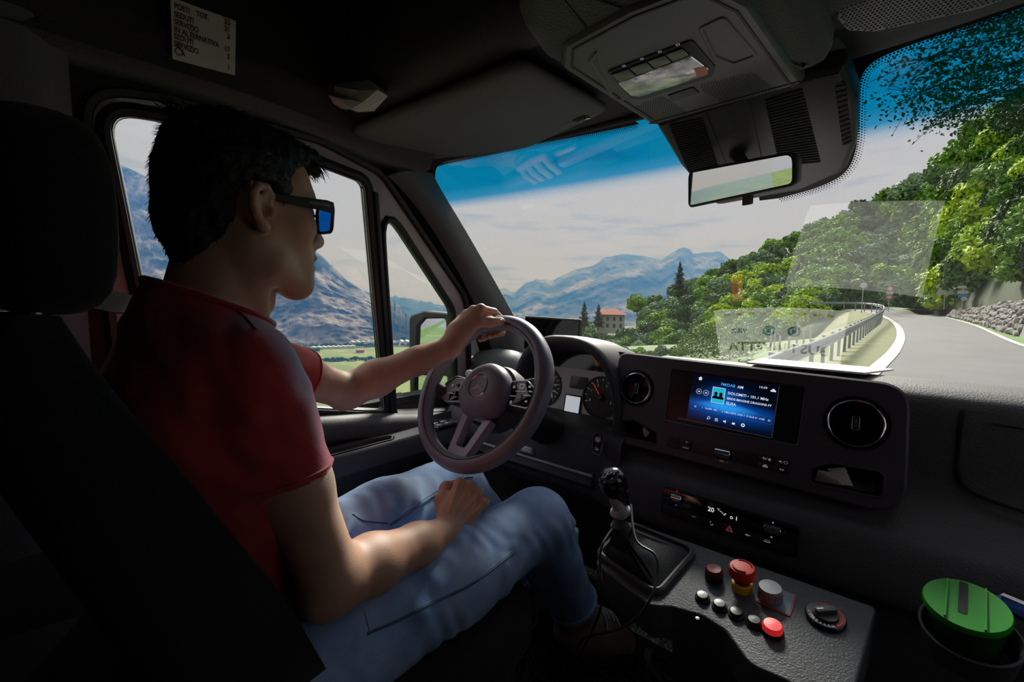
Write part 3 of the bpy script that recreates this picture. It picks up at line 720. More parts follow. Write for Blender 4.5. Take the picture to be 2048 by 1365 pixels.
cx, cy = S(0.95, 0.895); flat([(cx-.005, cy-.003), (cx+.005, cy-.003), (cx+.005, cy), (cx+.003, cy+.0005), (cx+.002, cy+.003), (cx-.002, cy+.003), (cx-.003, cy+.0005), (cx-.005, cy)], EW, name='car_icon')
for k, u in enumerate((0.27, 0.37, 0.47, 0.575, 0.68)):
    cx, cy = S(u, 0.115)
    if k == 0:
        MB().plate(SF, circ(0.003, 16, cx+.001, cy+.001), [circ(0.0021, 16, cx+.001, cy+.001)], 0.0001, 0.0003).build('search_icon', EW, disp, ang=0)
        flat([(cx-.0035, cy-.003), (cx-.0028, cy-.0036), (cx-.0005, cy-.001), (cx-.0012, cy-.0004)], EW)
    elif k == 4:
        MB().plate(SF, [( (0.0042 if (i//2) % 2 else 0.0033)*math.cos(i*math.pi/16)+cx, (0.0042 if (i//2) % 2 else 0.0033)*math.sin(i*math.pi/16)+cy) for i in range(32)], [circ(0.0018, 16, cx, cy)], 0.0001, 0.0003).build('gear_icon', EW, disp, ang=0)
    elif k == 1:
        for j in range(3): flat([(cx-.0035, cy-.003+j*.0025), (cx+.003, cy-.003+j*.0025), (cx+.003, cy-.002+j*.0025), (cx-.0035, cy-.002+j*.0025)], EW)
    elif k == 2: flat([(cx-.0035, cy-.0012), (cx-.001, cy-.0012), (cx+.002, cy-.0035), (cx+.002, cy+.0035), (cx-.001, cy+.0012), (cx-.0035, cy+.0012)], EW, name='mute_icon')
    else: flat([(cx-.0035, cy-.0028), (cx+.0025, cy-.0028), (cx+.0025, cy+.0012), (cx-.0035, cy+.0012)], EW, name='swap_icon')
# bright edge of the screen
LINE = mat('screen_edge_light', (0.6, 0.6, 0.62), 0.3)
MB().box(SF, sw/2, sw/2+0.0012, -sh/2, sh/2, -0.002, 0.0008).build('screen_edge', LINE, disp)
MB().box(SF, -sw/2-0.02, sw/2+0.001, -sh/2-0.0022, -sh/2-0.001, -0.002, 0.0006).build('screen_edge', LINE, disp)
# row of keys and volume roller
KEY = mat('key_black', (0.026, 0.024, 0.031), 0.4)
def keyquad(px4, name, par, z=0.0015, r=0.003, m=KEY, fr=PF):
    return MB().prism(fr, rounded(fr.pxs(px4), r, 3), -0.004, z, 0.0008).build(name, m, par)
row = [(1337, 872), (1584, 921), (1578, 951), (1333, 893)]
def rowpt(u, v):
    a, b, c, d = [V(p) for p in row]; p = a.lerp(b, u).lerp(d.lerp(c, u), v); return (p.x, p.y)
def cell(u0, u1, v0, v1): return [rowpt(u0, v0), rowpt(u1, v0), rowpt(u1, v1), rowpt(u0, v1)]
for u0, u1, lab in ((0.0, 0.10, ('', '')), (0.105, 0.20, ('NL', 'RADIO')), (0.735, 0.865, ('back', 'car')), (0.87, 1.0, ('mute', 'skip'))):
    for k, l in enumerate(lab):
        v0, v1 = (0, 0.49) if k == 0 else (0.51, 1.0)
        kq = keyquad(cell(u0+.003, u1-.003, v0, v1), 'key', info)
        cx, cy = PF.px(*rowpt((u0+u1)/2, (v0+v1)/2), 0.0015)
        if l in ('NL', 'RADIO'): text(l, PF, cx, cy, 0.0046, WHITEM, kq, 0.0019)
        elif l:
            g = PF.sub(cx, cy, 0.0018, math.radians(0))
            if l == 'back': text('↩/⌂', PF, cx, cy, 0.007, WHITEM, kq, 0.0019) if False else MB().prism(g, [(-.008, 0), (-.005, .003), (-.005, .001), (-.001, .001), (-.001, -.003), (-.0022, -.003), (-.0022, -.001), (-.005, -.001), (-.005, -.003)], -0.0002, 0.0001).build('legend', WHITEM, kq, ang=0)
            if l == 'back': MB().prism(g, [(.003, -.003), (.008, -.003), (.008, 0), (.0055, .0028), (.003, 0)], -0.0002, 0.0001).build('legend', WHITEM, kq, ang=0); text('/', PF, cx+.001, cy, 0.007, WHITEM, kq, 0.0019)
            if l == 'car': MB().prism(g, [(-.005, -.003), (.005, -.003), (.005, 0), (.003, .0005), (.002, .003), (-.002, .003), (-.003, .0005), (-.005, 0)], -0.0002, 0.0001).build('legend', WHITEM, kq, ang=0)
            if l == 'mute':
                MB().prism(g, [(-.008, -.001), (-.006, -.001), (-.0035, -.003), (-.0035, .003), (-.006, .001), (-.008, .001)], -0.0002, 0.0001).build('legend', WHITEM, kq, ang=0)
                MB().plate(g, circ(0.003, 16, .005, 0), [circ(0.0023, 16, .005, 0)], -0.0002, 0.0001).build('legend', WHITEM, kq, ang=0); text('/', PF, cx, cy, 0.007, WHITEM, kq, 0.0019)
            if l == 'skip':
                for s_ in (-1, 1): MB().prism(g, [(s_*.001, -.0022), (s_*.0045, 0), (s_*.001, .0022)], -0.0002, 0.0001).build('legend', WHITEM, kq, ang=0)
keyquad(cell(0.205, 0.73, 0.0, 1.0), 'key_blank', info)
def roller(fr, cx, cy, w, r, par, name):
    f = fr.sub(cx, cy)
    ro = MB().box(f, -w/2-0.003, w/2+0.003, -r-0.002, r+0.002, -0.002, 0.002).build(name, GLOSS, par, bevel=0.001)
    g = Fr(f(0, 0, 0.002), f.v, f.n)       # lathe axis along the roller = n of g
    g = Fr(f(-w/2, 0, 0.001), f.v, f.n)
    prof = [(r*0.86, 0.0), (r, 0.0012), (r, w-0.0012), (r*0.86, w)]
    MB().lathe(g, prof, 18).build('roller_barrel', CHROME, ro)
    mb = MB()
    for k in range(9):
        a = math.pi*(0.06 + 0.11*k); q_ = g(r*math.cos(a)*1.01, r*math.sin(a)*1.01, 0)
        mb.tube([g(r*math.cos(a)*1.0, r*math.sin(a), 0.003), g(r*math.cos(a), r*math.sin(a), w-0.003)], 0.0006, 5)
    stuff(mb.build('roller_ribs', SATIN, ro))
    return ro
vx, vy = PF.px(1445, 907, 0.002)
vr = roller(PF, vx, vy, 0.033, 0.0085, info, 'volume_roller')
text('-   VOL   +', PF, vx + 0.001, vy-0.0175, 0.0052, WHITEM, info, 0.0022)

# ================================================================== climate panel
CP = Fr((0.03, 0.995, 0.645), (1, 0, 0), (0, 0.16, 0.987))
CP = Fr((0.03, 0.982, 0.645), (1, 0, 0), (0, 0.10, 0.995))
clim = thing('climate_panel', 'narrow glossy climate control strip with chrome rollers below the centre panel', 'panel', (0.03, 0.99, 0.60))
cpl = rounded(CP.pxs([(1322, 1026), (1326, 974), (1600, 1058), (1594, 1116)]), [0.012, 0.006, 0.006, 0.004], 4)
MB().prism(CP, cpl, -0.012, 0.004, 0.0015).build('strip_face', GLOSS, clim)
def cpt(u, v):
    a, b, c, d = V((1326, 976)), V((1599, 1060)), V((1593, 1114)), V((1322, 1028)); p = a.lerp(b, u).lerp(d.lerp(c, u), v); return (p.x, p.y)
for px_, py_ in ((1353, 997), (1545, 1060)):
    cx, cy = CP.px(px_, py_, 0.005); roller(CP.sub(0, 0, 0.004), cx, cy, 0.024 if px_ < 1400 else 0.030, 0.0070, clim, 'control_roller')
for i in range(7):
    u0, u1 = 0.02 + i*0.138, 0.02 + (i+1)*0.138 - 0.005
    kq = MB().prism(CP, rounded(CP.pxs([cpt(u0, 0.60), cpt(u1, 0.60), cpt(u1, 0.97), cpt(u0, 0.97)]), 0.002, 2), 0.003, 0.0055, 0.0006).build('climate_key', KEY, clim)
    cx, cy = CP.px(*cpt((u0+u1)/2, 0.78), 0.0055)
    g = CP.sub(cx, cy, 0.0057)
    if i == 1: text('A/C', CP, cx+.004, cy+.003, 0.0048, WHITEM, kq, 0.0059)
    if i == 2:
        MB().prism(g, [(-.002, .004), (.001, .004), (.001, .002), (-.002, .002)], -.0002, .0001).build('legend', WHITEM, kq, ang=0); MB().prism(g, [(-.001, -.003), (.005, -.003), (.005, .001), (.0035, .001), (.0035, -.0015), (-.001, -.0015)], -.0002, .0001).build('legend', WHITEM, kq, ang=0)
    if i == 3:
        HZ_ = mat('hazard_red', (0.55, 0.08, 0.09), 0.5, emit=(0.5, 0.08, 0.09), estr=0.25)
        for s_ in (1.0, 0.55):
            tri = [(-.0075*s_, -.0045*s_), (.0075*s_, -.0045*s_), (0, .0085*s_)]
            MB().plate(g, tri, [[(-.0055*s_, -.0034*s_), (.0055*s_, -.0034*s_), (0, .0062*s_)]], -.0002, .0002).build('hazard_mark', HZ_, kq, ang=0)
    if i == 4: MB().prism(g, [(-.006, 0), (-.003, .002), (.001, .001), (.006, 0), (.001, -.001), (-.003, -.0025)], -.0002, .0001).build('legend', WHITEM, kq, ang=0)
    if i == 5: MB().plate(g, rounded([(-.0065, -.0025), (.006, -.0025), (.006, .002), (-.003, .0025)], .0015, 2), [rounded([(-.005, -.0008), (.0048, -.0008), (.0048, .0012), (-.003, .0015)], .001, 2)], -.0002, .0001).build('legend', WHITEM, kq, ang=0)
EL = emat('climate_digits', (0.80, 0.84, 0.80), 0.75)
cx, cy = CP.px(1422, 1020, 0.004); text('20', CP, cx, cy, 0.0135, EL, clim, 0.0047, bold=.0002); cx, cy = CP.px(1437, 1022, 0.004); text('°C', CP, cx, cy+.002, 0.006, EL, clim, 0.0047)
cx, cy = CP.px(1446, 1028, 0.004)
for k, (dx, dy) in enumerate(((-.004, .003), (-.001, .001), (.002, -.0015), (.004, -.001), (.005, .0015))): MB().prism(CP, rrect(0.0022, 0.0016, 0.0004, cx+dx, cy+dy), 0.004, 0.0046).build('air_mark', EL, clim, ang=0)
cx, cy = CP.px(1463, 1036, 0.004); MB().plate(CP, circ(.0028, 14, cx, cy), [circ(.0017, 14, cx, cy)], 0.004, 0.0046).build('fan_mark', EL, clim, ang=0)
cx, cy = CP.px(1473, 1038, 0.004); MB().box(CP, cx-.0007, cx+.0007, cy-.004, cy+.004, 0.004, 0.0046).build('fan_bar', EL, clim)
RD = emat('warm_dot', (0.7, 0.02, 0.02), 0.5); BD = emat('cool_dot', (0.03, 0.08, 0.8), 0.7); WD = emat('fan_dot', (0.5, 0.5, 0.5), 0.4)
for px_, py_, m_ in ((1354, 983, RD), (1352, 1011, BD), (1546, 1046, WD), (1543, 1075, WD)):
    cx, cy = CP.px(px_, py_, 0.004); MB().lathe(CP.sub(cx, cy, 0.004), [(0.0016, 0), (0.0016, 0.0006), (0.0001, 0.0008)], 12).build('indicator_dot', m_, clim)

# ================================================================== switch console with gear lever
con = thing('switch_console', 'black console shelf below the climate strip carrying switches and the gear lever', 'console', (0.1, 0.8, 0.2))
CO = Fr((0.11, 0.76, 0.638), (1, 0, 0), (0, 0.95, 0.16))     # n = up, slightly towards the driver
out_c = rounded(CO.pxs([(1188, 1125), (1255, 1040), (1392, 1088), (1755, 1215), (1700, 1420), (1500, 1330), (1452, 1262), (1405, 1232), (1345, 1215), (1300, 1212)]), [0.02, 0.02, 0.01, 0.01, 0.02, 0.03, 0.03, 0.03, 0.03, 0.02], 5)
CONM = mat('console_grained_blue_black', (0.042, 0.046, 0.054), 0.5, grain=0.5, gscale=350)
MB().prism(CO, out_c, -0.06, 0.0, 0.004).build('shelf', CONM, con, ang=50)
MB().prism(CO, rounded([(0.03, -0.04), (0.13, -0.04), (0.13, 0.04), (0.0, 0.06)], 0.02), -0.40, -0.05).build('pedestal', BLK, con)
def onc(px, py, z=0.0): return CO.sub(*CO.px(px, py, z), z)
# four small round push switches
for px_, py_ in ((1405, 1199), (1439, 1216), (1472, 1232), (1508, 1249)):
    f = onc(px_, py_, 0.0); sw_ = MB().lathe(f, [(0.0115, 0), (0.0115, 0.003), (0.0100, 0.0045), (0.0088, 0.004)], 28, False).build('push_switch', RUB, con)
    MB().lathe(f, [(0.0088, 0.002), (0.0088, 0.0075), (0.0078, 0.009), (0.0001, 0.0095)], 28).build('switch_cap', SEMIG, sw_)
RED = mat('signal_red_plastic', (0.55, 0.03, 0.025), 0.5, spec=0.25); DRED = mat('dark_red_plastic', (0.22, 0.012, 0.016), 0.45, spec=0.3); YEL = mat('signal_yellow', (0.75, 0.55, 0.02), 0.45)
# dark red capped switch
f = onc(1428, 1158, 0.0); s1_ = MB().lathe(f, [(0.0145, 0), (0.0145, 0.010), (0.0135, 0.012)], 28, False).build('capped_switch', GLOSS, con)
MB().lathe(f, [(0.0135, 0.008), (0.0135, 0.016), (0.011, 0.020), (0.0001, 0.018)], 28).build('switch_cap', DRED, s1_)
# emergency stop mushroom
f = onc(1484, 1178, 0.0); es = MB().lathe(f, [(0.0155, 0), (0.0155, 0.012), (0.0145, 0.013), (0.0001, 0.013)], 32).build('stop_button', YEL, con)
MB().lathe(f, [(0.0115, 0.012), (0.0115, 0.026)], 28, False).build('button_stem', DRED, es)
MB().lathe(f, [(0.0115, 0.022), (0.0190, 0.025), (0.0200, 0.028), (0.0197, 0.037), (0.0175, 0.041), (0.010, 0.0425), (0.0001, 0.0425)], 40).build('mushroom_cap', RED, es)
for s_ in (0, math.pi):
    pts = [f(0.014*math.cos(a+s_), 0.014*math.sin(a+s_), 0.0425) for a in np.linspace(0.4, 2.2, 10)]
    MB().tube(pts, 0.0010, 5).build('arrow_groove', DRED, es)
# silver rotary knob on its red-edged plate
f = onc(1549, 1203, 0.0)
pq = rounded(CO.pxs([(1508, 1202), (1556, 1179), (1594, 1192), (1580, 1236)]), 0.004, 3)
pl_ = MB().prism(CO, pq, 0.0, 0.0016).build('knob_plate', mat('plate_red', (0.42, 0.02, 0.03), 0.5), con)
MB().prism(CO, offset(ccw(pq), -0.0022), 0.0010, 0.0022).build('plate_print', mat('plate_blue_grey', (0.10, 0.16, 0.24), 0.4), pl_)
f = onc(1540, 1197, 0.0)
kn = MB().lathe(f, [(0.0165, 0.002), (0.0165, 0.018), (0.0155, 0.021), (0.0001, 0.022)], 36).build('rotary_knob', mat('grey_knob', (0.30, 0.32, 0.35), 0.45), con)
mb = MB()
for k in range(36):
    a = 2*math.pi*k/36; mb.tube([f(0.0165*math.cos(a), 0.0165*math.sin(a), 0.003), f(0.0165*math.cos(a), 0.0165*math.sin(a), 0.017)], 0.0008, 5)
stuff(mb.build('knob_knurl', MATS['grey_knob'], kn))
# round heater dial
f = onc(1651, 1238, 0.0)
hd = MB().lathe(f, [(0.0255, 0), (0.0255, 0.005), (0.0240, 0.007), (0.0001, 0.007)], 44).build('heater_dial', SEMIG, con)
def arc_band(f, r0, r1, a0, a1, z0, z1, n=24):
    aa = np.linspace(a0, a1, n); return MB().prism(f, [(r1*math.cos(a), r1*math.sin(a)) for a in aa] + [(r0*math.cos(a), r0*math.sin(a)) for a in aa[::-1]], z0, z1)
arc_band(f, 0.0185, 0.0225, math.radians(-45), math.radians(120), 0.006, 0.0078).build('red_scale', RED, hd)
MB().lathe(f, [(0.0165, 0.006), (0.0160, 0.011), (0.0001, 0.0115)], 32).build('dial_cap', BLK, hd)
g = f.sub(0, 0, 0, math.radians(40)); MB().prism(g, rrect(0.030, 0.010, 0.004), 0.010, 0.018, 0.002).build('dial_grip', BLK, hd)
MB().box(g, -0.013, -0.004, -0.0008, 0.0008, 0.018, 0.0186).build('pointer', WHITEM, hd)
def arc_text(s, f, r, a0, step, size, m, par, z):
    for i, c in enumerate(s):
        a = a0 + i*step; text(c, f.sub(r*math.cos(a), r*math.sin(a), 0, a + math.pi/2), 0, 0, size, m, par, z)
arc_text('Webasto', f, 0.0205, math.radians(-140), math.radians(13.5), 0.0075, WHITEM, hd, 0.0076)
text('o', f.sub(0.0205*math.cos(math.radians(-165)), 0.0205*math.sin(math.radians(-165)), 0, 0), 0, 0, 0.006, WHITEM, hd, 0.0076)
# lit red button
f = onc(1545, 1266, 0.0); rb = MB().lathe(f, [(0.0145, 0), (0.0145, 0.005), (0.013, 0.006)], 30, False).build('red_button', GLOSS, con)
MB().lathe(f, [(0.0132, 0.003), (0.0132, 0.011), (0.0115, 0.0145), (0.0001, 0.0152)], 30).build('button_cap', mat('lit_red', (0.75, 0.03, 0.03), 0.35, emit=(0.9, 0.03, 0.03), estr=0.35), rb)
# screw
f = onc(1395, 1238, 0.0); MB().lathe(f, [(0.003, 0), (0.003, 0.001), (0.0001, 0.0016)], 12).build('screw', SPOKE, con)

# ---- gear lever
gl = thing('gear_lever', 'gear lever with round black knob, grey collar and stitched leather boot', 'gear lever', tuple(onc(1290, 1130)(0, 0, 0)))
LEA = mat('boot_leather', (0.016, 0.016, 0.018), 0.45, grain=0.3, gscale=300)
bl = rounded(CO.pxs([(1203, 1112), (1262, 1056), (1383, 1107), (1312, 1188)]), [0.015, 0.012, 0.015, 0.012], 6)
bl = ccw(bl)
ring(CO, bl, [(0.0, 0.004), (0.002, 0.010), (0.006, 0.011), (0.010, 0.008), (0.012, 0.0)]).build('boot_frame', SOFT, gl)
kc = at(1229, 972, d=0.80); base = CO(*[sum(c)/len(bl) for c in zip(*bl)], 0.0)
ax = (kc - base).normalized(); neck = at(1245, 1040, d=0.80)
# boot: frame outline gathered to the neck, with folds
loops = []
nk = at(1246, 1062, d=0.80)
m_ = len(bl)
for k, t_ in enumerate(np.linspace(0, 1, 12)):
    c = base.lerp(nk, t_); w = (1-t_)**1.5
    lp_ = []
    for i, (x, y) in enumerate(bl):
        p0 = CO(x, y, 0.004); a = 2*math.pi*i/m_
        d = p0 - base
        rad = d.length; dn = d.normalized()
        r_ = 0.019*(1-w) + rad*w
        fold = 0.0035*math.sin(5*a + 3*t_)*math.sin(math.pi*t_)
        lp_.append(base.lerp(nk, t_**0.9) + dn*(r_ + fold))
    loops.append(lp_)
MB().loft(loops, True, False, True).build('boot', LEA, gl, ang=80)
MB().tube([nk - ax*0.004, nk + ax*0.012, neck], [0.0185, 0.0175, 0.012], 20).build('boot_collar', SOFT, gl)
LG = mat('lever_grey', (0.32, 0.34, 0.38), 0.4)
c1 = at(1240, 1022, d=0.80)
fz = Fr(c1, (1, 0, 0), (0, 1, 0)); fz = Fr(c1, ax.orthogonal(), ax.cross(ax.orthogonal()))
MB().lathe(fz, [(0.010, -0.012), (0.017, -0.006), (0.0185, 0.0), (0.016, 0.004), (0.011, 0.007), (0.010, 0.03)], 26).build('lift_collar', LG, gl)
fk = Fr(kc, ax.orthogonal(), ax.cross(ax.orthogonal()))
MB().lathe(fk, [(0.0105, -0.045), (0.013, -0.036), (0.019, -0.018), (0.0240, 0.002), (0.0248, 0.012), (0.0225, 0.022), (0.0165, 0.029), (0.008, 0.0315), (0.0001, 0.032)], 32).build('knob', GLOSS, gl, ang=60)
# shift plate on the knob facing the driver/camera
tdir = (ax*0.72 + (CAM-kc).normalized()*0.62).normalized()
ft = Fr(kc + tdir*0.0262 + ax*0.004, CR, CU); ft = Fr(kc + tdir*0.0245 + ax*0.005, V((1, 0.0, 0)) - tdir*tdir.x, tdir.cross(V((1, 0, 0)) - tdir*tdir.x))
MB().lathe(ft, [(0.0145, -0.006), (0.0138, 0.001), (0.008, 0.0028), (0.0001, 0.0032)], 28).build('shift_plate', mat('shift_plate_grey', (0.10, 0.10, 0.11), 0.2), gl)
for i, l in enumerate(('1', '3', '5', '2', '4', '6')): text(l, ft, -0.006 + 0.006*(i % 3), 0.004 - 0.009*(i//3), 0.005, WHITEM, gl, 0.0036)
for xx in (-0.006, 0, 0.006): MB().box(ft, xx-0.0003, xx+0.0003, -0.0025, 0.002, 0.0025, 0.0034).build('shift_line', WHITEM, gl)
MB().box(ft, -0.006, 0.006, -0.0006, 0.0, 0.0025, 0.0034).build('shift_line', WHITEM, gl)
mb = MB()
for k in range(26):
    t_ = k/25; p = CO(*bl[int(len(bl)*0.55)], 0.012).lerp(nk + V((0.012, -0.012, 0)), t_*0.72) + V((0.006, -0.004, 0.010*math.sin(math.pi*t_)))
    mb.tube([p, p + V((0.0014, 0.0008, 0.001))], 0.0006, 4)
stuff(mb.build('stitching', mat('stitch_thread', (0.2, 0.2, 0.2), 0.8), gl))
# ================================================================== steering wheel
WC = V((-0.45, 0.748, 0.888)); TT = math.radians(29)
WFr = Fr(WC, (1, 0, 0), (0, math.sin(TT), math.cos(TT)))      # n faces the driver, back and up
whl = thing('steering_wheel', 'three-spoke black leather steering wheel with a round star emblem hub', 'steering wheel', tuple(WC))
RR, RT = 0.178, 0.0185
N = 96; loops = []
for i in range(N):
    a = 2*math.pi*i/N; c, s_ = math.cos(a), math.sin(a)
    grip = 1.0 + 0.12*math.exp(-((math.degrees(a) % 360 - 25)/14)**2) + 0.12*math.exp(-((math.degrees(a) % 360 - 155)/14)**2)
    lp_ = []
    for k in range(18):
        b = 2*math.pi*k/18; rx, rz = RT*1.02*grip, RT*1.12*grip
        lp_.append(WFr((RR + rx*math.cos(b))*c, (RR + rx*math.cos(b))*s_, rz*math.sin(b)))
    loops.append(lp_)
loops.append(loops[0])
rim = MB().loft(loops, True, False, False).build('rim', WHEELM, whl, ang=60)
# stitched seam facing the driver on the inside of the rim
sp = []
for i in range(N+1):
    a = 2*math.pi*i/N; b = math.radians(118)
    sp.append(WFr((RR + RT*1.03*math.cos(b))*math.cos(a), (RR + RT*1.03*math.cos(b))*math.sin(a), RT*1.13*math.sin(b)))
MB().tube(sp, 0.0010, 5).build('rim_seam', DARK, rim)
HW = WFr.sub(0, 0, -0.040, math.radians(6))      # the dished hub sits deeper than the rim
# airbag hub: round dome, flat towards the bottom
hl = []
for r, z, k in ((0.060, -0.012, 0), (0.070, -0.006, 0), (0.0735, 0.006, 0), (0.0715, 0.020, 0), (0.064, 0.031, 0), (0.050, 0.037, 0), (0.034, 0.040, 0)):
    lp_ = []
    for i in range(48):
        a = 2*math.pi*i/48; q = 1.0 - 0.05*max(0, -math.sin(a))**2
        lp_.append(HW(r*math.cos(a)*1.02, r*q*math.sin(a), z + 0.012))
    hl.append(lp_)
hub = MB().loft(hl, True, True, True).build('hub', WHEELM, whl, ang=60)
MB().lathe(HW, [(0.082, -0.045), (0.084, -0.02), (0.078, 0.0), (0.070, 0.004)], 40).build('hub_back', SOFT, whl)
# emblem: ring and three-pointed star in a round dish
em = MB().lathe(HW.sub(0, 0.006, 0.0505), [(0.0315, -0.003), (0.0315, 0.0012), (0.030, 0.0016), (0.0290, 0.0002), (0.0001, 0.0002)], 44).build('emblem_dish', mat('emblem_dish', (0.30, 0.28, 0.34), 0.4, metal=.2), hub)
fe = HW.sub(0, 0.006, 0.0512)
MB().lathe(fe, [(0.0285, 0.0), (0.0292, 0.0016), (0.0280, 0.0026), (0.0266, 0.0016), (0.0262, 0.0)], 48, False).build('emblem_ring', CHROME, hub)
for k in range(3):
    a = math.pi/2 + k*2*math.pi/3; g = fe.sub(0, 0, 0, a)
    w_ = 0.0045
    vs = [g(0.0270, 0, 0.0008), g(0.0022, w_, 0.0005), g(-0.0042, 0, 0.0010), g(0.0022, -w_, 0.0005), g(0.003, 0, 0.0040)]
    MB().add(vs, [(0, 1, 4), (1, 2, 4), (2, 3, 4), (3, 0, 4)]).build('emblem_star_arm', MATS.get('star_chrome') or mat('star_chrome', (0.72, 0.72, 0.76), 0.3, metal=0.3), hub, ang=10)
text('AIRBAG', HW, 0.0, -0.048, 0.0115, DARK, hub, 0.0465)
# little outline mark at the hub's upper right
MB().tube([HW(0.040+0.006*math.cos(a), 0.036+0.003*math.sin(a), 0.0440) for a in np.linspace(3.14, 6.28, 8)], 0.0006, 5).build('hub_mark', DARK, hub)
# side spokes with key pads
for s_ in (-1, 1):
    arm = rounded([(s_*0.060, -0.028), (s_*0.10, -0.034), (s_*0.160, -0.022), (s_*0.164, 0.026), (s_*0.13, 0.048), (s_*0.062, 0.036)], 0.015, 4)
    sp_ = MB().prism(HW, arm, -0.016, 0.012, 0.006).build('spoke', SOFT if s_ < 0 else SOFT, whl, ang=60)
    pad = rounded([(s_*0.068, -0.022), (s_*0.128, -0.028), (s_*0.152, -0.016), (s_*0.144, 0.012), (s_*0.114, 0.034), (s_*0.068, 0.032)], 0.012, 4)
    MB().prism(HW, pad, 0.010, 0.017, 0.002).build('key_pad', SPOKE if s_ < 0 else GLOSS, sp_, ang=60)
    ring(HW, ccw(pad), [(-0.0005, 0.0165), (0.0, 0.0182), (0.002, 0.0182), (0.003, 0.012)]).build('pad_rim', SATIN, sp_)
    if s_ < 0:
        low = rounded([(-0.070, -0.022), (-0.120, -0.026), (-0.124, -0.004), (-0.070, 0.006)], 0.005, 3)
        MB().prism(HW, low, 0.016, 0.0182, 0.0006).build('gloss_inset', GLOSS, sp_)
        for q_ in range(3):
            MB().prism(HW, rrect(0.011 if q_ != 1 else 0.010, 0.0075 if q_ != 1 else 0.010, 0.002, -0.122+0.019*q_, 0.017-abs(q_-1)*0.002), 0.0165, 0.0195, 0.0008).build('wheel_key', GLOSS if q_ == 1 else SATIN, sp_)
        MB().prism(HW, rrect(0.062, 0.0028, 0.001, -0.100, -0.006), 0.0175, 0.0195).build('wheel_key', SATIN, sp_)
        MB().prism(HW, rrect(0.014, 0.012, 0.003, -0.100, -0.006), 0.0175, 0.0225, 0.001).build('wheel_key', GLOSS, sp_)
        text('RES', HW, -0.083, 0.000, 0.0050, WHITEM, sp_, 0.0186); text('SET-', HW, -0.108, -0.0185, 0.0050, WHITEM, sp_, 0.0186); text('LIM', HW, -0.083, -0.0175, 0.0050, WHITEM, sp_, 0.0186)
    else:
        MB().plate(HW, rrect(0.014, 0.012, 0.004, 0.102, 0.021), [rrect(0.009, 0.007, 0.002, 0.102, 0.021)], 0.016, 0.0186).build('wheel_key', WHITEM, sp_)
        for q_, (x, y, w_, h_) in enumerate(((0.080, 0.019, 0.006, 0.006), (0.124, 0.021, 0.006, 0.005), (0.083, -0.003, 0.018, 0.0018), (0.122, 0.000, 0.020, 0.0018), (0.082, -0.018, 0.006, 0.007), (0.124, -0.014, 0.006, 0.004), (0.102, 0.009, 0.030, 0.0014), (0.129, 0.010, 0.008, 0.003))):
            MB().prism(HW, rrect(w_, h_, 0.0008, x, y), 0.0165, 0.0188).build('key_mark', WHITEM, sp_)
        MB().prism(HW, rrect(0.013, 0.013, 0.003, 0.103, -0.004), 0.0165, 0.0205, 0.001).build('wheel_key', SPOKE, sp_)
# lower spoke: open V of two flat bars joining the rim
vo = rounded([(-0.050, -0.058), (0.050, -0.058), (0.031, -0.172), (-0.031, -0.172)], [0.006, 0.006, 0.014, 0.014], 4)
vi = rounded([(-0.024, -0.066), (0.024, -0.066), (0.013, -0.138), (-0.013, -0.138)], 0.006, 3)
lsp = Fr(WFr(0, -0.11, -0.014), WFr.u*0.9986 - WFr.v*0.05, WFr.v - WFr.n*0.16)
sh2 = lambda l: [(x, y + 0.11) for x, y in l]
MB().plate(lsp, sh2(vo), [ccw(sh2(vi))], -0.014, 0.006, 0.003).build('lower_spoke', SPOKE, whl, ang=50)
for s_ in (-1, 1):
    MB().tube([HW(s_*0.145, 0.0, -0.004), HW(s_*0.165, 0.0, 0.012), WFr(s_*0.176, 0.008 if s_ > 0 else -0.008, 0.0)], [0.022, 0.020, 0.014], 12).build('spoke_root', SOFT, whl, ang=60)
# ---- stalk to the left of the hub
stk = thing('column_stalk', 'black indicator stalk behind the left side of the steering wheel', 'stalk', (-0.55, 0.84, 0.87))
MB().tube([V((-0.47, 0.90, 0.85)), V((-0.53, 0.89, 0.865)), V((-0.575, 0.88, 0.88)), V((-0.60, 0.875, 0.888))], [0.010, 0.009, 0.011, 0.010], 14).build('stalk_arm', SOFT, stk)
MB().tube([V((-0.595, 0.876, 0.887)), V((-0.62, 0.870, 0.893)), V((-0.627, 0.868, 0.895))], [0.0125, 0.0125, 0.009], 16).build('stalk_tip', SPOKE, stk)
# ================================================================== overhead console
OH = Fr((0.02, 0.78, 1.468), (1, 0, 0), (0, -1, 0.02))      # n faces down
ohc = thing('overhead_console', 'grey overhead console with map lamp, switches and perforated speaker fields', 'console', (0.02, 0.78, 1.47))
OHP = mat('overhead_plastic', (0.085, 0.078, 0.095), 0.45, grain=0.15, gscale=600)
def ring_fill(fr, loops_z):
    return MB().loft([[fr(x, y, z) for x, y in l] for l, z in loops_z], True, False, False)
bul = ccw(rounded(OH.pxs([(1300, 238), (1085, 118), (1040, 55), (1030, -90), (1580, -90), (1668, 128)]), [0.02, 0.06, 0.06, 0.03, 0.05, 0.03], 6))
MB().loft([[OH(x, y, z) for x, y in offset(bul, d)] for d, z in ((-0.035, 0.004), (-0.018, 0.002), (-0.006, -0.006), (0.0, -0.020), (0.002, -0.045), (0.0, -0.12))], True, True, False).build('felt_surround', HEADL, ohc, ang=70)
plo = ccw(rounded(OH.pxs([(1303, 243), (1612, 156), (1505, -10), (1410, -60), (1255, 2), (1122, 78), (1120, 125)]), [0.012, 0.012, 0.03, 0.03, 0.04, 0.03, 0.03], 6))
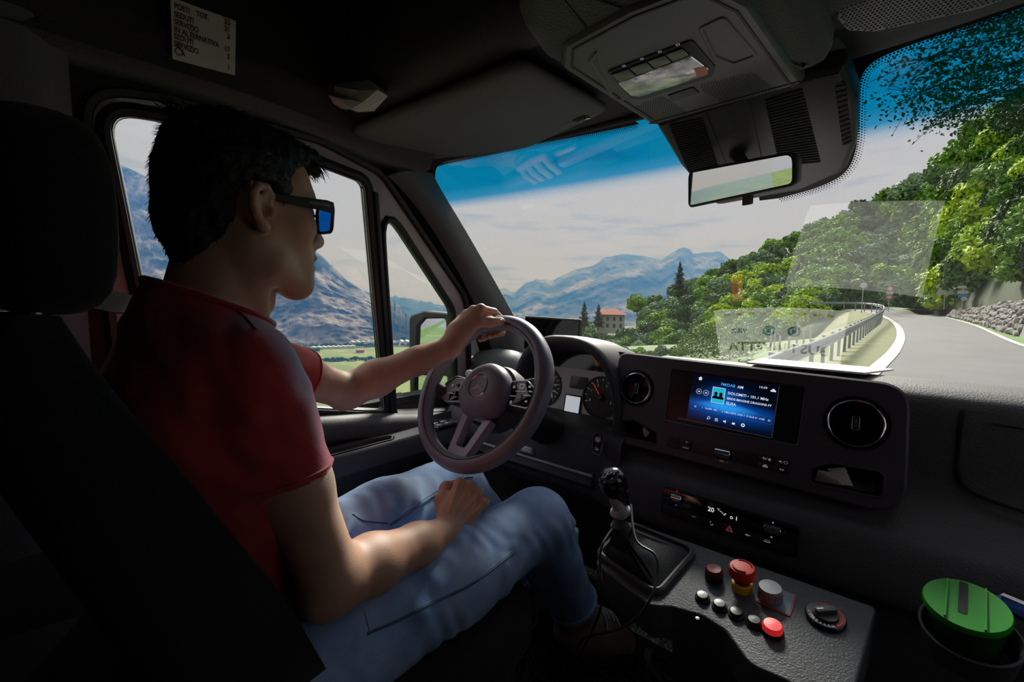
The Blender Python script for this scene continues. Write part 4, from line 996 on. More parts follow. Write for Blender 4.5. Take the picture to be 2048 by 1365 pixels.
tro = ccw(rounded(OH.pxs([(1172, 95), (1200, 62), (1390, -8), (1455, 5), (1532, 98), (1470, 120), (1400, 70), (1372, 62), (1215, 128), (1212, 150), (1250, 195), (1218, 192)]), 0.008, 3))
MB().plate(OH, plo, [], -0.012, 0.010, 0.008).build('console_plate', OHP, ohc, ang=50)
ring(OH, offset(plo, -0.016), [(0, 0.0098), (-0.0006, 0.0112), (-0.004, 0.0112), (-0.0046, 0.0098)]).build('plate_groove', SOFT, ohc)
# raised lamp field
lf = ccw(rounded(OH.pxs([(1214, 128), (1385, 62), (1432, 118), (1425, 138), (1288, 186), (1262, 184)]), 0.008, 4))
lamp = MB().prism(OH, lf, 0.006, 0.0125, 0.002).build('lamp_field', SOFT, ohc)
LENS = mat('map_lamp_lens', (0.62, 0.62, 0.66), 0.18, metal=0.55, grain=0.5, gscale=60, var=0.5, vscale=25)
ll = ccw(rounded(OH.pxs([(1236, 148), (1382, 90), (1419, 118), (1414, 132), (1277, 178), (1262, 174)]), 0.006, 4))
MB().prism(OH, ll, 0.010, 0.0150, 0.0015).build('lamp_lens', LENS, lamp)
cl_ = ccw(rounded(OH.pxs([(1388, 116), (1414, 112), (1417, 128), (1396, 134)]), 0.003, 3))
MB().prism(OH, cl_, 0.014, 0.0156).build('red_reflector', mat('reflector_red', (0.75, 0.14, 0.12), 0.3), lamp)
for k in range(4):
    a0, a1 = k/4 + 0.01, (k+1)/4 - 0.01
    A, B, C_, D = V((1222, 131)), V((1366, 75)), V((1381, 89)), V((1238, 147))
    q4 = [A.lerp(B, a0), A.lerp(B, a1), D.lerp(C_, a1), D.lerp(C_, a0)]
    bt = MB().prism(OH, rounded(OH.pxs([(p.x, p.y) for p in q4]), 0.002, 2), 0.010, 0.0148, 0.0008).build('lamp_switch', SEMIG, lamp)
    cx, cy = OH.px(*(sum(p.x for p in q4)/4, sum(p.y for p in q4)/4), 0.0148)
    MB().plate(OH, circ(0.0028, 12, cx, cy), [circ(0.0018, 12, cx, cy)], 0.0147, 0.0151).build('legend', WHITEM, bt, ang=0)
sos = ccw(rounded(OH.pxs([(1337, 178), (1386, 161), (1398, 172), (1350, 190)]), 0.003, 3))
MB().prism(OH, sos, 0.008, 0.0118, 0.001).build('call_button', BLK, ohc)
ring(OH, sos, [(0.0002, 0.0102), (0.0008, 0.0108), (0.0016, 0.0100)]).build('button_rim', DARK, ohc)
def inside(p, l):
    c = False
    for i in range(len(l)):
        a, b = l[i-1], l[i]
        if (a[1] > p[1]) != (b[1] > p[1]) and p[0] < (b[0]-a[0])*(p[1]-a[1])/(b[1]-a[1]) + a[0]: c = not c
    return c
def perf(fr, loop, step, r, z, name, par, m=DARK):
    mb = MB(); xs = [p[0] for p in loop]; ys = [p[1] for p in loop]
    for j in range(int((max(ys)-min(ys))/step)+1):
        for i in range(int((max(xs)-min(xs))/step)+1):
            p = (min(xs) + (i + 0.5*(j % 2))*step, min(ys) + j*step)
            if inside(p, loop): mb.add([fr(p[0]+r*math.cos(a), p[1]+r*math.sin(a), z) for a in np.linspace(0, 2*math.pi, 8, endpoint=False)], [tuple(range(8))])
    return stuff(mb.build(name, m, par, ang=0))
perf(OH, ccw(rounded(OH.pxs([(1262, 206), (1325, 178), (1382, 216), (1312, 238)]), 0.01, 3)), 0.0046, 0.0016, 0.0102, 'speaker_holes', ohc)
perf(OH, ccw(rounded(OH.pxs([(1392, 158), (1505, 130), (1560, 170), (1452, 200)]), 0.012, 3)), 0.0050, 0.0018, 0.0102, 'speaker_holes', ohc)
# shallow recess fields either side of the lamp
for q_ in ([(1175, 110), (1196, 78), (1210, 128), (1255, 190), (1226, 186)], [(1395, 40), (1450, 12), (1520, 96), (1466, 116), (1425, 100)]):
    lp = ccw(rounded(OH.pxs(q_), 0.010, 4)); ring(OH, lp, [(0, 0.0102), (-0.002, 0.0118), (-0.005, 0.0118), (-0.007, 0.0102)]).build('field_edge', OHP, ohc)

# ---- sensor cover on the glass
SV = Fr((0.02, 0.93, 1.455), (1, 0, 0), (0, -0.23, 0.10))    # n faces down and back
scv = thing('sensor_cover', 'black louvred sensor cover on the windscreen above the mirror', 'cover', (0.02, 1.05, 1.40))
sco = ccw(rounded(SV.pxs([(1308, 244), (1360, 330), (1432, 412), (1600, 382), (1692, 342), (1714, 285), (1716, 200), (1690, 130), (1600, 150)]), [0.01, 0.03, 0.02, 0.03, 0.03, 0.03, 0.03, 0.01, 0.01], 4))
SCM = mat('sensor_cover_black', (0.022, 0.021, 0.027), 0.5, grain=0.15)
MB().loft([[SV(x, y, z) for x, y in offset(sco, d)] for d, z in ((0.0, -0.035), (0.0, -0.006), (-0.004, 0.0), (-0.012, 0.003))], True, False, True).build('cover_shell', SCM, scv, ang=50)
for q_, n_ in (([(1338, 246), (1405, 232), (1440, 340), (1384, 356)], 24), ([(1530, 196), (1605, 172), (1642, 322), (1560, 330)], 26), ([(1670, 166), (1692, 160), (1704, 282), (1686, 290)], 13)):
    L_ = [V(p) for p in SV.pxs(q_)]
    lp = ccw(rounded([(p.x, p.y) for p in L_], 0.004, 3))
    pn = MB().prism(SV, lp, 0.002, 0.0036).build('louvre_panel', DARK, scv)
    mb = MB()
    for k in range(n_):
        t_ = (k+0.5)/n_; a = L_[0].lerp(L_[3], t_); b = L_[1].lerp(L_[2], t_)
        mb.tube([SV(a.x, a.y, 0.0042), SV(b.x, b.y, 0.0042)], 0.0011, 5)
    stuff(mb.build('louvre_slats', SOFT, pn))
for q_ in ([(1413, 222), (1455, 330)], [(1500, 200), (1525, 318)]):
    p = SV.pxs(q_); MB().tube([SV(*p[0], 0.003), SV(*p[1], 0.003)], 0.0009, 5).build('cover_seam', DARK, scv)

# ---- rear view mirror
MC = at(1483, 360, Y=0.975)
MF = Fr(MC, (0.9293, -0.3695, 0.0), (-0.060, -0.152, 0.9865))
mir = thing('rear_view_mirror', 'rear-view mirror in a black frame hanging from the sensor cover', 'mirror', tuple(MC))
mo = ccw(rounded(MF.pxs([(1376, 416), (1376, 343), (1590, 302), (1590, 371)]), [0.012, 0.016, 0.02, 0.014], 6))
MB().loft([[MF(x, y, z) for x, y in offset(mo, d)] for d, z in ((-0.016, -0.032), (-0.004, -0.026), (0.0, -0.012), (0.001, -0.002), (-0.0015, 0.001), (-0.0045, 0.0012))], True, True, False).build('mirror_housing', SOFT, mir, ang=60)
MIRR = mat('mirror_silver', (0.80, 0.82, 0.86), 0.02, metal=1.0)
MB().prism(MF, offset(mo, -0.0045), -0.004, 0.0008).build('mirror_glass', MIRR, mir, ang=0)
sb = at(1470, 300, Y=1.02)
MB().tube([MC + V((0.0, 0.03, 0.005)), MC + V((-0.004, 0.06, 0.03)), SV(*SV.px(1470, 305), 0.0)], [0.011, 0.010, 0.014], 14).build('mirror_stem', SOFT, mir)
fx, fy = MF.px(1490, 400); MB().prism(MF, rounded([(fx-0.010, fy-0.010), (fx+0.008, fy-0.010), (fx+0.010, fy+0.008), (fx-0.008, fy+0.008)], 0.003, 3), -0.012, -0.004).build('dimming_tab', SOFT, mir)

# ---- sun visor
VS = Fr((-0.45, 0.75, 1.490), (1, 0, 0), (0, -1, -0.06))     # n faces down
vis = thing('sun_visor', 'grey vinyl sun visor folded up above the windscreen on the driver side', 'sun visor', (-0.45, 0.75, 1.49))
vo_ = ccw(rounded(VS.pxs([(699, 262), (860, 198), (1042, 122), (1216, 216), (1060, 290), (905, 322), (862, 322)]), [0.04, 0.1, 0.03, 0.02, 0.1, 0.02, 0.03], 6))
MB().loft([[VS(x, y, z) for x, y in offset(vo_, d)] for d, z in ((-0.006, -0.012), (0.0, -0.006), (0.0, 0.002), (-0.006, 0.007), (-0.02, 0.009))], True, True, True).build('visor_pad', VISOR, vis, ang=60)
cx, cy = VS.px(1162, 238, 0.01); fcl = VS.sub(cx, cy, 0.008, math.radians(14))
MB().prism(fcl, rrect(0.038, 0.020, 0.006), -0.004, 0.003, 0.002).build('clip_recess', DARK, vis)
MB().tube([fcl(-0.014, -0.012, 0.002), fcl(-0.012, -0.004, 0.004), fcl(0.012, -0.004, 0.004), fcl(0.014, -0.012, 0.002)], 0.0022, 8).build('pivot_clip', SATIN, vis)
# header strip bar under the visor
hp = [at(860, 332, Y=0.86), at(960, 305, Y=0.90), at(1090, 278, Y=0.935), at(1230, 245, Y=0.955), at(1320, 225, Y=0.96)]
o = MB().tube(smooth_loop(hp, 5, False), 0.007, 10).build('trim_5', SOFT); struct(o, 'black rounded header strip along the top of the windscreen', 'trim')
# ---- speaker grille in the header, passenger side
SGf = Fr((0.40, 0.86, 1.495), (1, 0, 0), (0, -1, 0.25))
sg = thing('speaker_grille', 'perforated black speaker grille in the header on the passenger side', 'speaker grille', (0.40, 0.86, 1.495))
sgo = ccw(rounded(SGf.pxs([(1672, 32), (1690, -20), (2000, -110), (2075, -30), (1960, 14), (1750, 60), (1695, 58)]), 0.012, 5))
MB().prism(SGf, sgo, -0.01, 0.004, 0.003).build('grille_plate', mat('grille_grey', (0.16, 0.16, 0.18), 0.5), sg)
perf(SGf, offset(sgo, -0.004), 0.0048, 0.0017, 0.0043, 'grille_holes', sg)
# felt header on the passenger side
secs = []
for px_ in (1640, 1700, 1780, 1860, 1960, 2060, 2200):
    b = at(px_, 118 - (px_-1660)*0.295, Y=0.955); X = b.x
    secs.append([V((X, 0.55, 1.70)), V((X, 0.60, 1.56)), V((X, 0.70, 1.515)), V((X, 0.80, 1.506)), V((X, 0.90, b.z+0.012)), V((X, 0.95, b.z)), V((X, 0.965, b.z+0.015)), V((X, 0.98, b.z+0.06)), V((X, 1.1, 1.62))])
o = MB().loft(secs, False).build('ceiling', HEADL, ang=60); struct(o, 'felt roof lining around the speaker on the passenger side', 'ceiling')

# ---- notice sheet
NF = Fr(at(341, 0, X=-0.668), (0, 1, 0), (0.10, 0, 1))
nt_ = thing('notice_sheet', 'white notice listing seat counts in red capitals stuck to the roof lining', 'notice', tuple(NF.o))
MB().prism(NF, NF.pxs([(341, -6), (472, 42), (470, 151), (345, 118)]), -0.0006, 0.0).build('sheet', PAPER, nt_)
INK = mat('dark_red_ink', (0.16, 0.012, 0.03), 0.7)
for s_, px_, py_ in (('POSTI', 348, 11), ('TOT.', 392, 27), ('SEDUTI', 348, 28), ('SERVIZIO', 348, 43), ('IN ALTERNATIVA', 348, 58), ('SEDUTI', 348, 72), ('SERVIZIO', 348, 87)):
    x, y = NF.px(px_, py_); text(s_, NF, x, y, 0.0128, INK, nt_, 0.0008, 'LEFT', bold=0.0003, sx=0.68)
for s_, px_, py_ in (('23', 460, 47), ('21', 460, 61), ('2', 460, 75), ('17', 460, 101), ('2', 460, 115), ('1', 460, 137)):
    x, y = NF.px(px_, py_); text(s_, NF, x, y, 0.0128, INK, nt_, 0.0008, 'RIGHT', bold=0.0003, sx=0.75)
x, y = NF.px(358, 101)
wb = MB().plate(NF, circ(0.0062, 20, x, y-0.002), [circ(0.0048, 20, x, y-0.002)], 0.0, 0.0008).build('wheelchair_symbol', INK, nt_, ang=0)
MB().prism(NF, circ(0.0018, 12, x-0.001, y+0.009), 0.0, 0.0009).build('symbol_head', INK, wb, ang=0)
MB().prism(NF, [(x-0.0018, y+0.007), (x, y+0.007), (x+0.0004, y+0.001), (x+0.005, y+0.001), (x+0.0075, y-0.006), (x+0.0095, y-0.0055), (x+0.0095, y-0.0045), (x+0.0082, y-0.0045), (x+0.006, y+0.0026), (x-0.0014, y+0.0026)], 0.0, 0.0009).build('symbol_body', INK, wb, ang=0)

# ---- crumpled paper bag on the roof shelf
def crumple(name, m, c, r, seed, label, cat, px4=None, n=22, amp=0.35):
    rg = np.random.default_rng(seed); vs = []; fs = []
    mb = MB(); mb.ell((0, 0, 0), 1, 1, 1, None, n, n)
    dirs = rg.normal(size=(26, 3)); dirs /= np.linalg.norm(dirs, axis=1)[:, None]; hs = rg.uniform(0.55, 1.0, 26)
    out = []
    for v in mb.v:
        d = np.array(v); q = dirs@d; k = np.min(np.where(q > 0.15, hs/np.maximum(q, 0.15), 9)); k = min(k, 1.25)
        out.append(V((c[0] + d[0]*r[0]*k, c[1] + d[1]*r[1]*k, c[2] + d[2]*r[2]*k)))
    mb.v = [tuple(p) for p in out]
    o = mb.build(name, m, None, ang=12); return tag(o, label, cat)
BAG = mat('translucent_paper_bag', (0.62, 0.60, 0.58), 0.7)
BF = Fr(at(680, 190, Y=0.515), (1, 0, 0), (0, 0.25, 1))
bl_ = BF.pxs([(594, 184), (612, 166), (632, 172), (648, 163), (690, 166), (742, 160), (764, 184), (728, 206), (700, 216), (676, 206), (660, 212), (636, 204), (612, 198)])
rgb = np.random.default_rng(4); nb_ = len(bl_); cx_ = sum(p[0] for p in bl_)/nb_; cy_ = sum(p[1] for p in bl_)/nb_
rows_ = [[BF(cx_ + (x-cx_)*k, cy_ + (y-cy_)*k, z0 + rgb.uniform(-0.008, 0.008)) for x, y in bl_] for k, z0 in ((0.85, -0.030), (1.0, -0.015), (0.98, 0.0), (0.66, 0.012), (0.30, 0.016))]
o = MB().loft(rows_, True, True, True).build('paper_bag', BAG, None, ang=8); tag(o, 'crumpled white paper bag lying on the shelf above the visor', 'paper bag')
# ================================================================== driver seat
SEATM = mat('seat_black_fabric', (0.010, 0.010, 0.012), 0.85, grain=0.6, gscale=500, spec=0.25, sheen=0.1)
seat = thing('driver_seat', 'black fabric driver seat with headrest, reclined behind the driver', 'seat', (-0.45, 0.35, 0.2))
def supero(c, rx, ry, rz, e=3.5, nu=28, nv=18, fr=None):
    mb = MB().ell((0, 0, 0), 1, 1, 1, None, nu, nv); out = []
    for v in mb.v:
        d = V(v); k = (abs(d.x)**e + abs(d.y)**e + abs(d.z)**e)**(-1/e)
        p = (d.x*k*rx, d.y*k*ry, d.z*k*rz)
        out.append(tuple(V(c) + (V(p) if fr is None else fr.u*p[0] + fr.v*p[1] + fr.n*p[2])))
    mb.v = out; return mb
rec = math.radians(27)
BKF = Fr((-0.45, -0.02, 0.78), (1, 0, 0), (0, math.cos(rec), math.sin(rec)))   # v = front normal of the back, n = up along the back
supero((-0.455, 0.040, 1.190), 0.125, 0.062, 0.112, 3.2).build('headrest', SEATM, seat, ang=80)
for s_ in (-1, 1): MB().tube([V((-0.455+s_*0.055, 0.02, 1.02)), V((-0.455+s_*0.055, 0.03, 1.12))], 0.007, 10).build('headrest_post', SATIN, seat)
# backrest with bolsters
secs = []
for k, t_ in enumerate(np.linspace(0, 1, 15)):
    z = 0.42 + 0.66*t_; yf = 0.295 - (z-0.42)*0.36 - 0.02
    w = 0.208*(1-0.06*t_) if t_ < 0.85 else 0.208*(0.95-0.10*((t_-0.85)/0.15)**2*3)
    th = 0.11 if t_ < 0.9 else 0.11 - 0.07*(t_-0.9)/0.1
    lp = []
    for a in np.linspace(0, 2*math.pi, 36, endpoint=False):
        x = w*math.copysign(abs(math.cos(a))**0.55, math.cos(a)); y = math.sin(a); y = math.copysign(abs(y)**0.6, y)
        bol = float(np.interp(z, [0.42, 0.72, 0.95, 1.08], [0.10, 0.09, 0.05, 0.015]))*max(0, (abs(x)/w-0.72)/0.28)*(y > 0)
        lp.append(V((-0.455 + x, yf - th*0.5 + th*0.5*y + bol, z)))
    secs.append(lp)
MB().loft(secs).build('backrest', SEATM, seat, ang=80)
supero((-0.455, 0.47, 0.435), 0.245, 0.285, 0.075, 4).build('cushion', SEATM, seat, ang=80)
supero((-0.455, 0.45, 0.29), 0.225, 0.25, 0.09, 6).build('seat_base', BLK, seat, ang=80)
pp = [V((-0.455+0.243*math.cos(a), 0.47+0.283*math.sin(a), 0.447)) for a in np.linspace(-1.2, 1.2, 5)]
MB().tube([V((-0.213, 0.22, 0.452)), V((-0.211, 0.45, 0.455)), V((-0.218, 0.68, 0.455)), V((-0.26, 0.735, 0.452))], 0.003, 8).build('piping', SEATM, seat)
# lever box by the cushion
MB().tube([V((-0.205, 0.25, 0.36)), V((-0.205, 0.40, 0.355)), V((-0.21, 0.55, 0.345)), V((-0.22, 0.66, 0.35))], [0.012, 0.014, 0.012, 0.008], 10).build('height_lever', SEATM, seat)

# ---- seat belt
BELT = mat('belt_webbing', (0.022, 0.022, 0.026), 0.6, grain=0.4, gscale=700)
bp = [V((-0.835, -0.03, 1.17)), V((-0.78, 0.03, 1.145)), V((-0.70, 0.095, 1.105)), V((-0.63, 0.15, 1.085)), V((-0.58, 0.215, 1.09)), V((-0.55, 0.27, 1.05)), V((-0.52, 0.31, 0.95)), V((-0.46, 0.345, 0.82)), V((-0.38, 0.34, 0.70)), V((-0.32, 0.30, 0.60))]
bp = smooth_loop(bp, 5, False)
rows = [[], [], [], []]
for i, p in enumerate(bp):
    tg = (bp[min(i+1, len(bp)-1)] - bp[max(i-1, 0)]).normalized()
    k = min(1, max(0, (i-14)/8)); nrm = (V((0.35, -0.35, 0.7))*(1-k) + V((-.1, 1, 0.15))*k).normalized(); sd = tg.cross(nrm).normalized()
    up = sd.cross(tg).normalized()
    rows[0].append(p - sd*0.023 + up*0.001); rows[1].append(p + sd*0.023 + up*0.001); rows[2].append(p + sd*0.023 - up*0.001); rows[3].append(p - sd*0.023 - up*0.001)
blt = thing('seat_belt', 'black seat belt running from the pillar over the far shoulder of the driver', 'seat belt', (-0.835, -0.03, 1.17))
MB().loft([[r[i] for r in rows] for i in range(len(bp))]).build('webbing', BELT, blt, ang=40)
MB().prism(Fr((-0.828, -0.04, 1.175), (0, 1, 0), (0, 0, 1)), rrect(0.05, 0.07, 0.012), -0.01, 0.006, 0.004).build('guide_loop', SOFT, blt)

# ---- pedals
for nm, lab, X, Y, Z in (('clutch_pedal', 'left pedal in the driver footwell, half hidden by the shoes', -0.50, 1.13, 0.33), ('brake_pedal', 'right ribbed pedal in the dark footwell beside the gear console', -0.29, 1.12, 0.36)):
    pd_ = thing(nm, lab, 'pedal', (X, Y, Z))
    f = Fr((X, Y, Z), (1, 0, 0), (0, 0.45, 0.9))
    MB().prism(f, rrect(0.06, 0.055, 0.008), -0.006, 0.006, 0.003).build('pedal_pad', RUB, pd_)
    MB().tube([V((X, Y+0.005, Z)), V((X+0.005, Y+0.06, Z+0.10)), V((X+0.01, Y+0.07, Z+0.24))], 0.010, 10).build('pedal_arm', BLK, pd_)

# ---- tablet standing on the dash behind the hood
TF = Fr(at(1104, 655, Y=1.285), (1, 0.02, 0.0), (0, 0.12, 1))
tab = thing('dash_tablet', 'black switched-off tablet standing on the dash behind the wheel', 'tablet', tuple(TF.o))
tl = rounded([TF.px(1050, 632), TF.px(1161, 639), (TF.px(1159, 676)[0], -0.085), (TF.px(1049, 676)[0], -0.085)], 0.005, 3)
MB().prism(TF, tl, -0.012, 0.0, 0.002).build('tablet_case', SOFT, tab)
MB().prism(TF, offset(ccw(tl), -0.007), -0.002, 0.0006).build('tablet_glass', GLOSS, tab)
MB().box(TF, -0.03, 0.03, -0.115, -0.08, -0.03, -0.008).build('tablet_stand', SOFT, tab)

# ---- wing mirror outside the quarter window
WM = Fr(at(862, 700, X=-1.12), (0.92, 0.39, 0), (0.0, 0.0, 1))       # n faces back towards the driver
wm = thing('wing_mirror', 'driver-side wing mirror with tall main glass above a small wide-angle glass', 'mirror', tuple(WM.o))
wo = ccw(rounded(WM.pxs([(822, 800), (820, 632), (850, 622), (915, 628), (918, 800)]), [0.02, 0.03, 0.03, 0.03, 0.02], 5))
u1 = ccw(rounded(WM.pxs([(835, 735), (838, 652), (850, 638), (893, 637), (897, 738)]), 0.014, 4))
u2 = ccw(rounded(WM.pxs([(833, 782), (834, 750), (896, 752), (896, 792)]), 0.010, 4))
MB().plate(WM, wo, [u1, u2], -0.05, 0.012, 0.006).build('mirror_shell', mat('wing_mirror_plastic', (0.05, 0.055, 0.062), 0.5), wm, ang=50)
MB().loft([[WM(x, y, z) for x, y in offset(wo, d)] for d, z in ((0.0, -0.05), (-0.02, -0.09), (-0.06, -0.11))], True, False, True).build('shell_back', MATS['wing_mirror_plastic'], wm, ang=60)
MB().prism(WM, offset(u1, 0.002), -0.012, -0.004).build('main_glass', MIRR, wm, ang=0); MB().prism(WM, offset(u2, 0.002), -0.012, -0.004).build('wide_glass', MIRR, wm, ang=0)
wx = max(p[0] for p in wo)
MB().box(WM, wx-0.02, wx+0.17, -0.02, 0.03, -0.10, -0.05).build('mirror_arm', MATS['wing_mirror_plastic'], wm, bevel=0.01)

# ---- things lying in the trays and holders
TRZ = -0.045
pen = thing('pen', 'teal capped ballpoint pen lying in the left tray of the centre panel', 'pen', tuple(PF(*PF.px(1250, 862), -0.02)))
p0 = at(1214, 857, Y=1.03); p1 = at(1285, 878, Y=1.075)
MB().tube([p0, p0.lerp(p1, 0.08)], 0.0018, 10).build('pen_tip', SATIN, pen)
MB().tube([p0.lerp(p1, 0.06), p0.lerp(p1, 0.10), p0.lerp(p1, 0.30)], [0.0032, 0.0042, 0.0042], 12).build('pen_cap', mat('pen_teal', (0.03, 0.22, 0.32), 0.3), pen)
MB().tube([p0.lerp(p1, 0.28), p1], 0.0040, 12).build('pen_barrel', mat('pen_dark', (0.06, 0.10, 0.10), 0.35), pen)
c = PF(*PF.px(1293, 866, -0.02), -0.02)
crumple('tissue_ball', mat('grey_tissue', (0.55, 0.52, 0.50), 0.8), tuple(c), (0.013, 0.012, 0.012), 11, 'small crumpled white tissue in the left tray of the centre panel', 'tissue', n=18)
def sheet(name, pts, label, cat, m=PAPER, par=None, th=0.0008):
    P = [V(p) for p in pts]; nn = (P[1]-P[0]).cross(P[2]-P[0]).normalized()*th
    o = MB().loft([P, [p+nn for p in P]]).build(name, m, None, ang=20); return tag(o, label, cat)
pf = lambda px_, py_, z: PF(*PF.px(px_, py_, z), z)
sheet('folded_paper', [pf(1630, 962, -0.03), pf(1636, 941, -0.012), pf(1690, 950, -0.010), pf(1686, 972, -0.02)], 'folded white paper slip at the left end of the right tray', 'paper')
sheet('receipt', [pf(1654, 938, -0.018), pf(1690, 935, -0.012), pf(1706, 973, -0.006), pf(1684, 970, -0.012)], 'curled white receipt standing up in the right tray', 'receipt')
sheet('card', [pf(1692, 962, -0.03), pf(1748, 968, -0.03), pf(1752, 985, -0.02), pf(1700, 978, -0.02)], 'dark grey card lying flat at the right end of the right tray', 'card', mat('dark_card', (0.10, 0.10, 0.11), 0.5))
# papers on top of the dash behind the centre panel
DZ = 0.951
def dz(px_, py_, z=DZ): return at(px_, py_, Z=z)
sheet('dash_booklet', [V((0.02, 1.16, 0.957)), V((0.24, 1.16, 0.957)), V((0.28, 1.39, 0.944)), V((0.0, 1.39, 0.944))], 'white booklet lying on the dash top behind the centre panel', 'booklet', PAPER, th=0.004)
# route sheet lying on the dash under the glass, read from outside
rsh = thing('route_sheet', 'white shuttle route sheet on the dash, mirrored in the windscreen', 'sheet', (-0.02, 1.54, 0.88))
RF = Fr((-0.02, 1.54, 0.8875), (-1, 0, 0), (0, -1, 0.29))
MB().prism(RF, [(-0.165, -0.09), (0.165, -0.09), (0.165, 0.09), (-0.165, 0.09)], -0.0008, 0.0).build('paper', mat('sheet_white', (0.85, 0.86, 0.85), 0.8), rsh)
RINK = mat('sheet_black_ink', (0.02, 0.02, 0.025), 0.7); RBLU = mat('sheet_blue_ink', (0.02, 0.10, 0.28), 0.7); RYEL = mat('sheet_yellow_ink', (0.55, 0.42, 0.05), 0.7)
text('BUS NAVETTA', RF, 0.0, -0.045, 0.042, RINK, rsh, 0.0008, bold=0.0008)
text('VIEZ', RF, 0.10, 0.012, 0.022, RBLU, rsh, 0.0008, bold=0.0006)
for xx in (0.02, -0.045): MB().plate(RF, circ(0.017, 20, xx, 0.012), [circ(0.011, 20, xx, 0.012)], 0.0002, 0.0010).build('logo_ring', RBLU, rsh, ang=0); MB().box(RF, xx-0.006, xx+0.006, 0.004, 0.020, 0.0002, 0.0010).build('logo_mark', RBLU, rsh)
for k in range(9): MB().prism(RF, rrect(0.016, 0.007, 0.003, 0.13-0.032*k, 0.070), 0.0002, 0.0010).build('stop_mark', RYEL, rsh, ang=0)
sheet('orange_card', [V((-0.135, 1.345, 0.935)), V((-0.105, 1.345, 0.935)), V((-0.105, 1.43, 0.910)), V((-0.135, 1.43, 0.910))], 'small orange card on the dash top, mirrored in the windscreen', 'card', mat('card_orange', (0.62, 0.20, 0.03), 0.6))

# green lid cup in the recess on the right
GRN = mat('bright_green_plastic', (0.012, 0.27, 0.008), 0.5, spec=0.25)
cupc = at(1932, 1212, d=0.60); cax = V((-0.05, -0.30, 1)).normalized()
gc = Fr(cupc, (1, 0, 0.05), cax.cross(V((1, 0, 0.05)))) 
if gc.n.z < 0: gc = Fr(cupc, (1, 0, 0.05), -gc.v)
cup = thing('lidded_cup', 'cup with a bright green slotted lid in the holder beside the heater dial', 'cup', tuple(gc(0, 0, -0.12)))
lid = MB().lathe(gc, [(0.043, -0.006), (0.0435, 0.0), (0.042, 0.003), (0.0001, 0.003)], 44).build('lid', GRN, cup)
MB().prism(gc.sub(0, 0, 0, math.radians(-4)), rrect(0.009, 0.058, 0.003, -0.003, 0.010), 0.002, 0.0036).build('lid_slot', DARK, lid)
for xx, l_ in ((-0.019, 0.070), (0.018, 0.074)): MB().box(gc.sub(0, 0, 0, math.radians(-4)), xx-0.001, xx+0.001, -l_/2, l_/2, 0.002, 0.006).build('lid_rib', GRN, lid)
MB().lathe(gc, [(0.034, -0.075), (0.038, -0.02), (0.0405, -0.006)], 40, True).build('cup_body', mat('dark_green_cup', (0.012, 0.06, 0.012), 0.3), cup)
hold = thing('cup_holder', 'round dark cup holder ring around the green-lidded cup', 'cup holder', tuple(gc(0.004, -0.012, -0.05)))
MB().lathe(gc.sub(0.004, -0.010, -0.030), [(0.044, -0.04), (0.050, -0.004), (0.051, 0.0), (0.048, 0.001), (0.045, -0.004), (0.042, -0.04)], 40, False).build('holder_ring', SOFT, hold)
# blue wrapped thing at the frame edge
bf = Fr(at(2036, 1212, d=0.60), (1, 0.2, -0.25), (0, 0.6, 0.8))
bw = thing('blue_packet', 'small shiny blue packet beside the green-lidded cup', 'packet', tuple(bf.o))
MB().prism(bf, rounded([(-0.022, -0.012), (0.05, -0.018), (0.05, 0.004), (-0.018, 0.005)], 0.003, 3), -0.01, 0.004, 0.003).build('packet_body', mat('packet_blue', (0.04, 0.09, 0.38), 0.25), bw)
MB().prism(bf, [(-0.020, 0.003), (0.05, 0.001), (0.05, 0.006), (-0.017, 0.007)], 0.003, 0.0055).build('packet_edge', SATIN, bw)
# loose black cable around the gear boot
cb = [at(1225, 1062, d=0.80), at(1195, 1110, d=0.76), at(1192, 1160, d=0.75), at(1215, 1200, d=0.73)]
cab = [at(1262, 1010, d=0.83), at(1272, 1080, d=0.77), at(1310, 1110, d=0.74), at(1315, 1150, d=0.72), at(1300, 1200, d=0.70), at(1270, 1240, d=0.72), at(1230, 1262, d=0.75), at(1160, 1285, d=0.85), at(1148, 1365, d=0.9), at(1140, 1440, d=0.95)]
o = MB().tube(smooth_loop(cab, 6, False), 0.0022, 8).build('black_cable', mat('cable_rubber', (0.02, 0.02, 0.022), 0.5), None); tag(o, 'thin black cable hanging in a loop beside the gear boot', 'cable')
o = MB().tube(smooth_loop([at(1232, 1050, d=0.80), at(1205, 1090, d=0.765), at(1200, 1135, d=0.75), at(1205, 1190, d=0.74), at(1190, 1250, d=0.85), at(1150, 1330, d=1.0)], 6, False), 0.0022, 8).build('charger_lead', MATS['cable_rubber'], None); tag(o, 'thin black charger lead hanging on the far side of the gear boot', 'cable')
# chromed floor handle at the lower edge
o = MB().tube(smooth_loop([at(1300, 1300, d=0.75), at(1296, 1325, d=0.75), at(1318, 1352, d=0.75), at(1345, 1400, d=0.74)], 6, False), 0.006, 12).build('floor_lever', mat('floor_lever_grey', (0.10, 0.11, 0.13), 0.35), None); tag(o, 'curved dark grey lever on the floor below the switch console', 'lever')
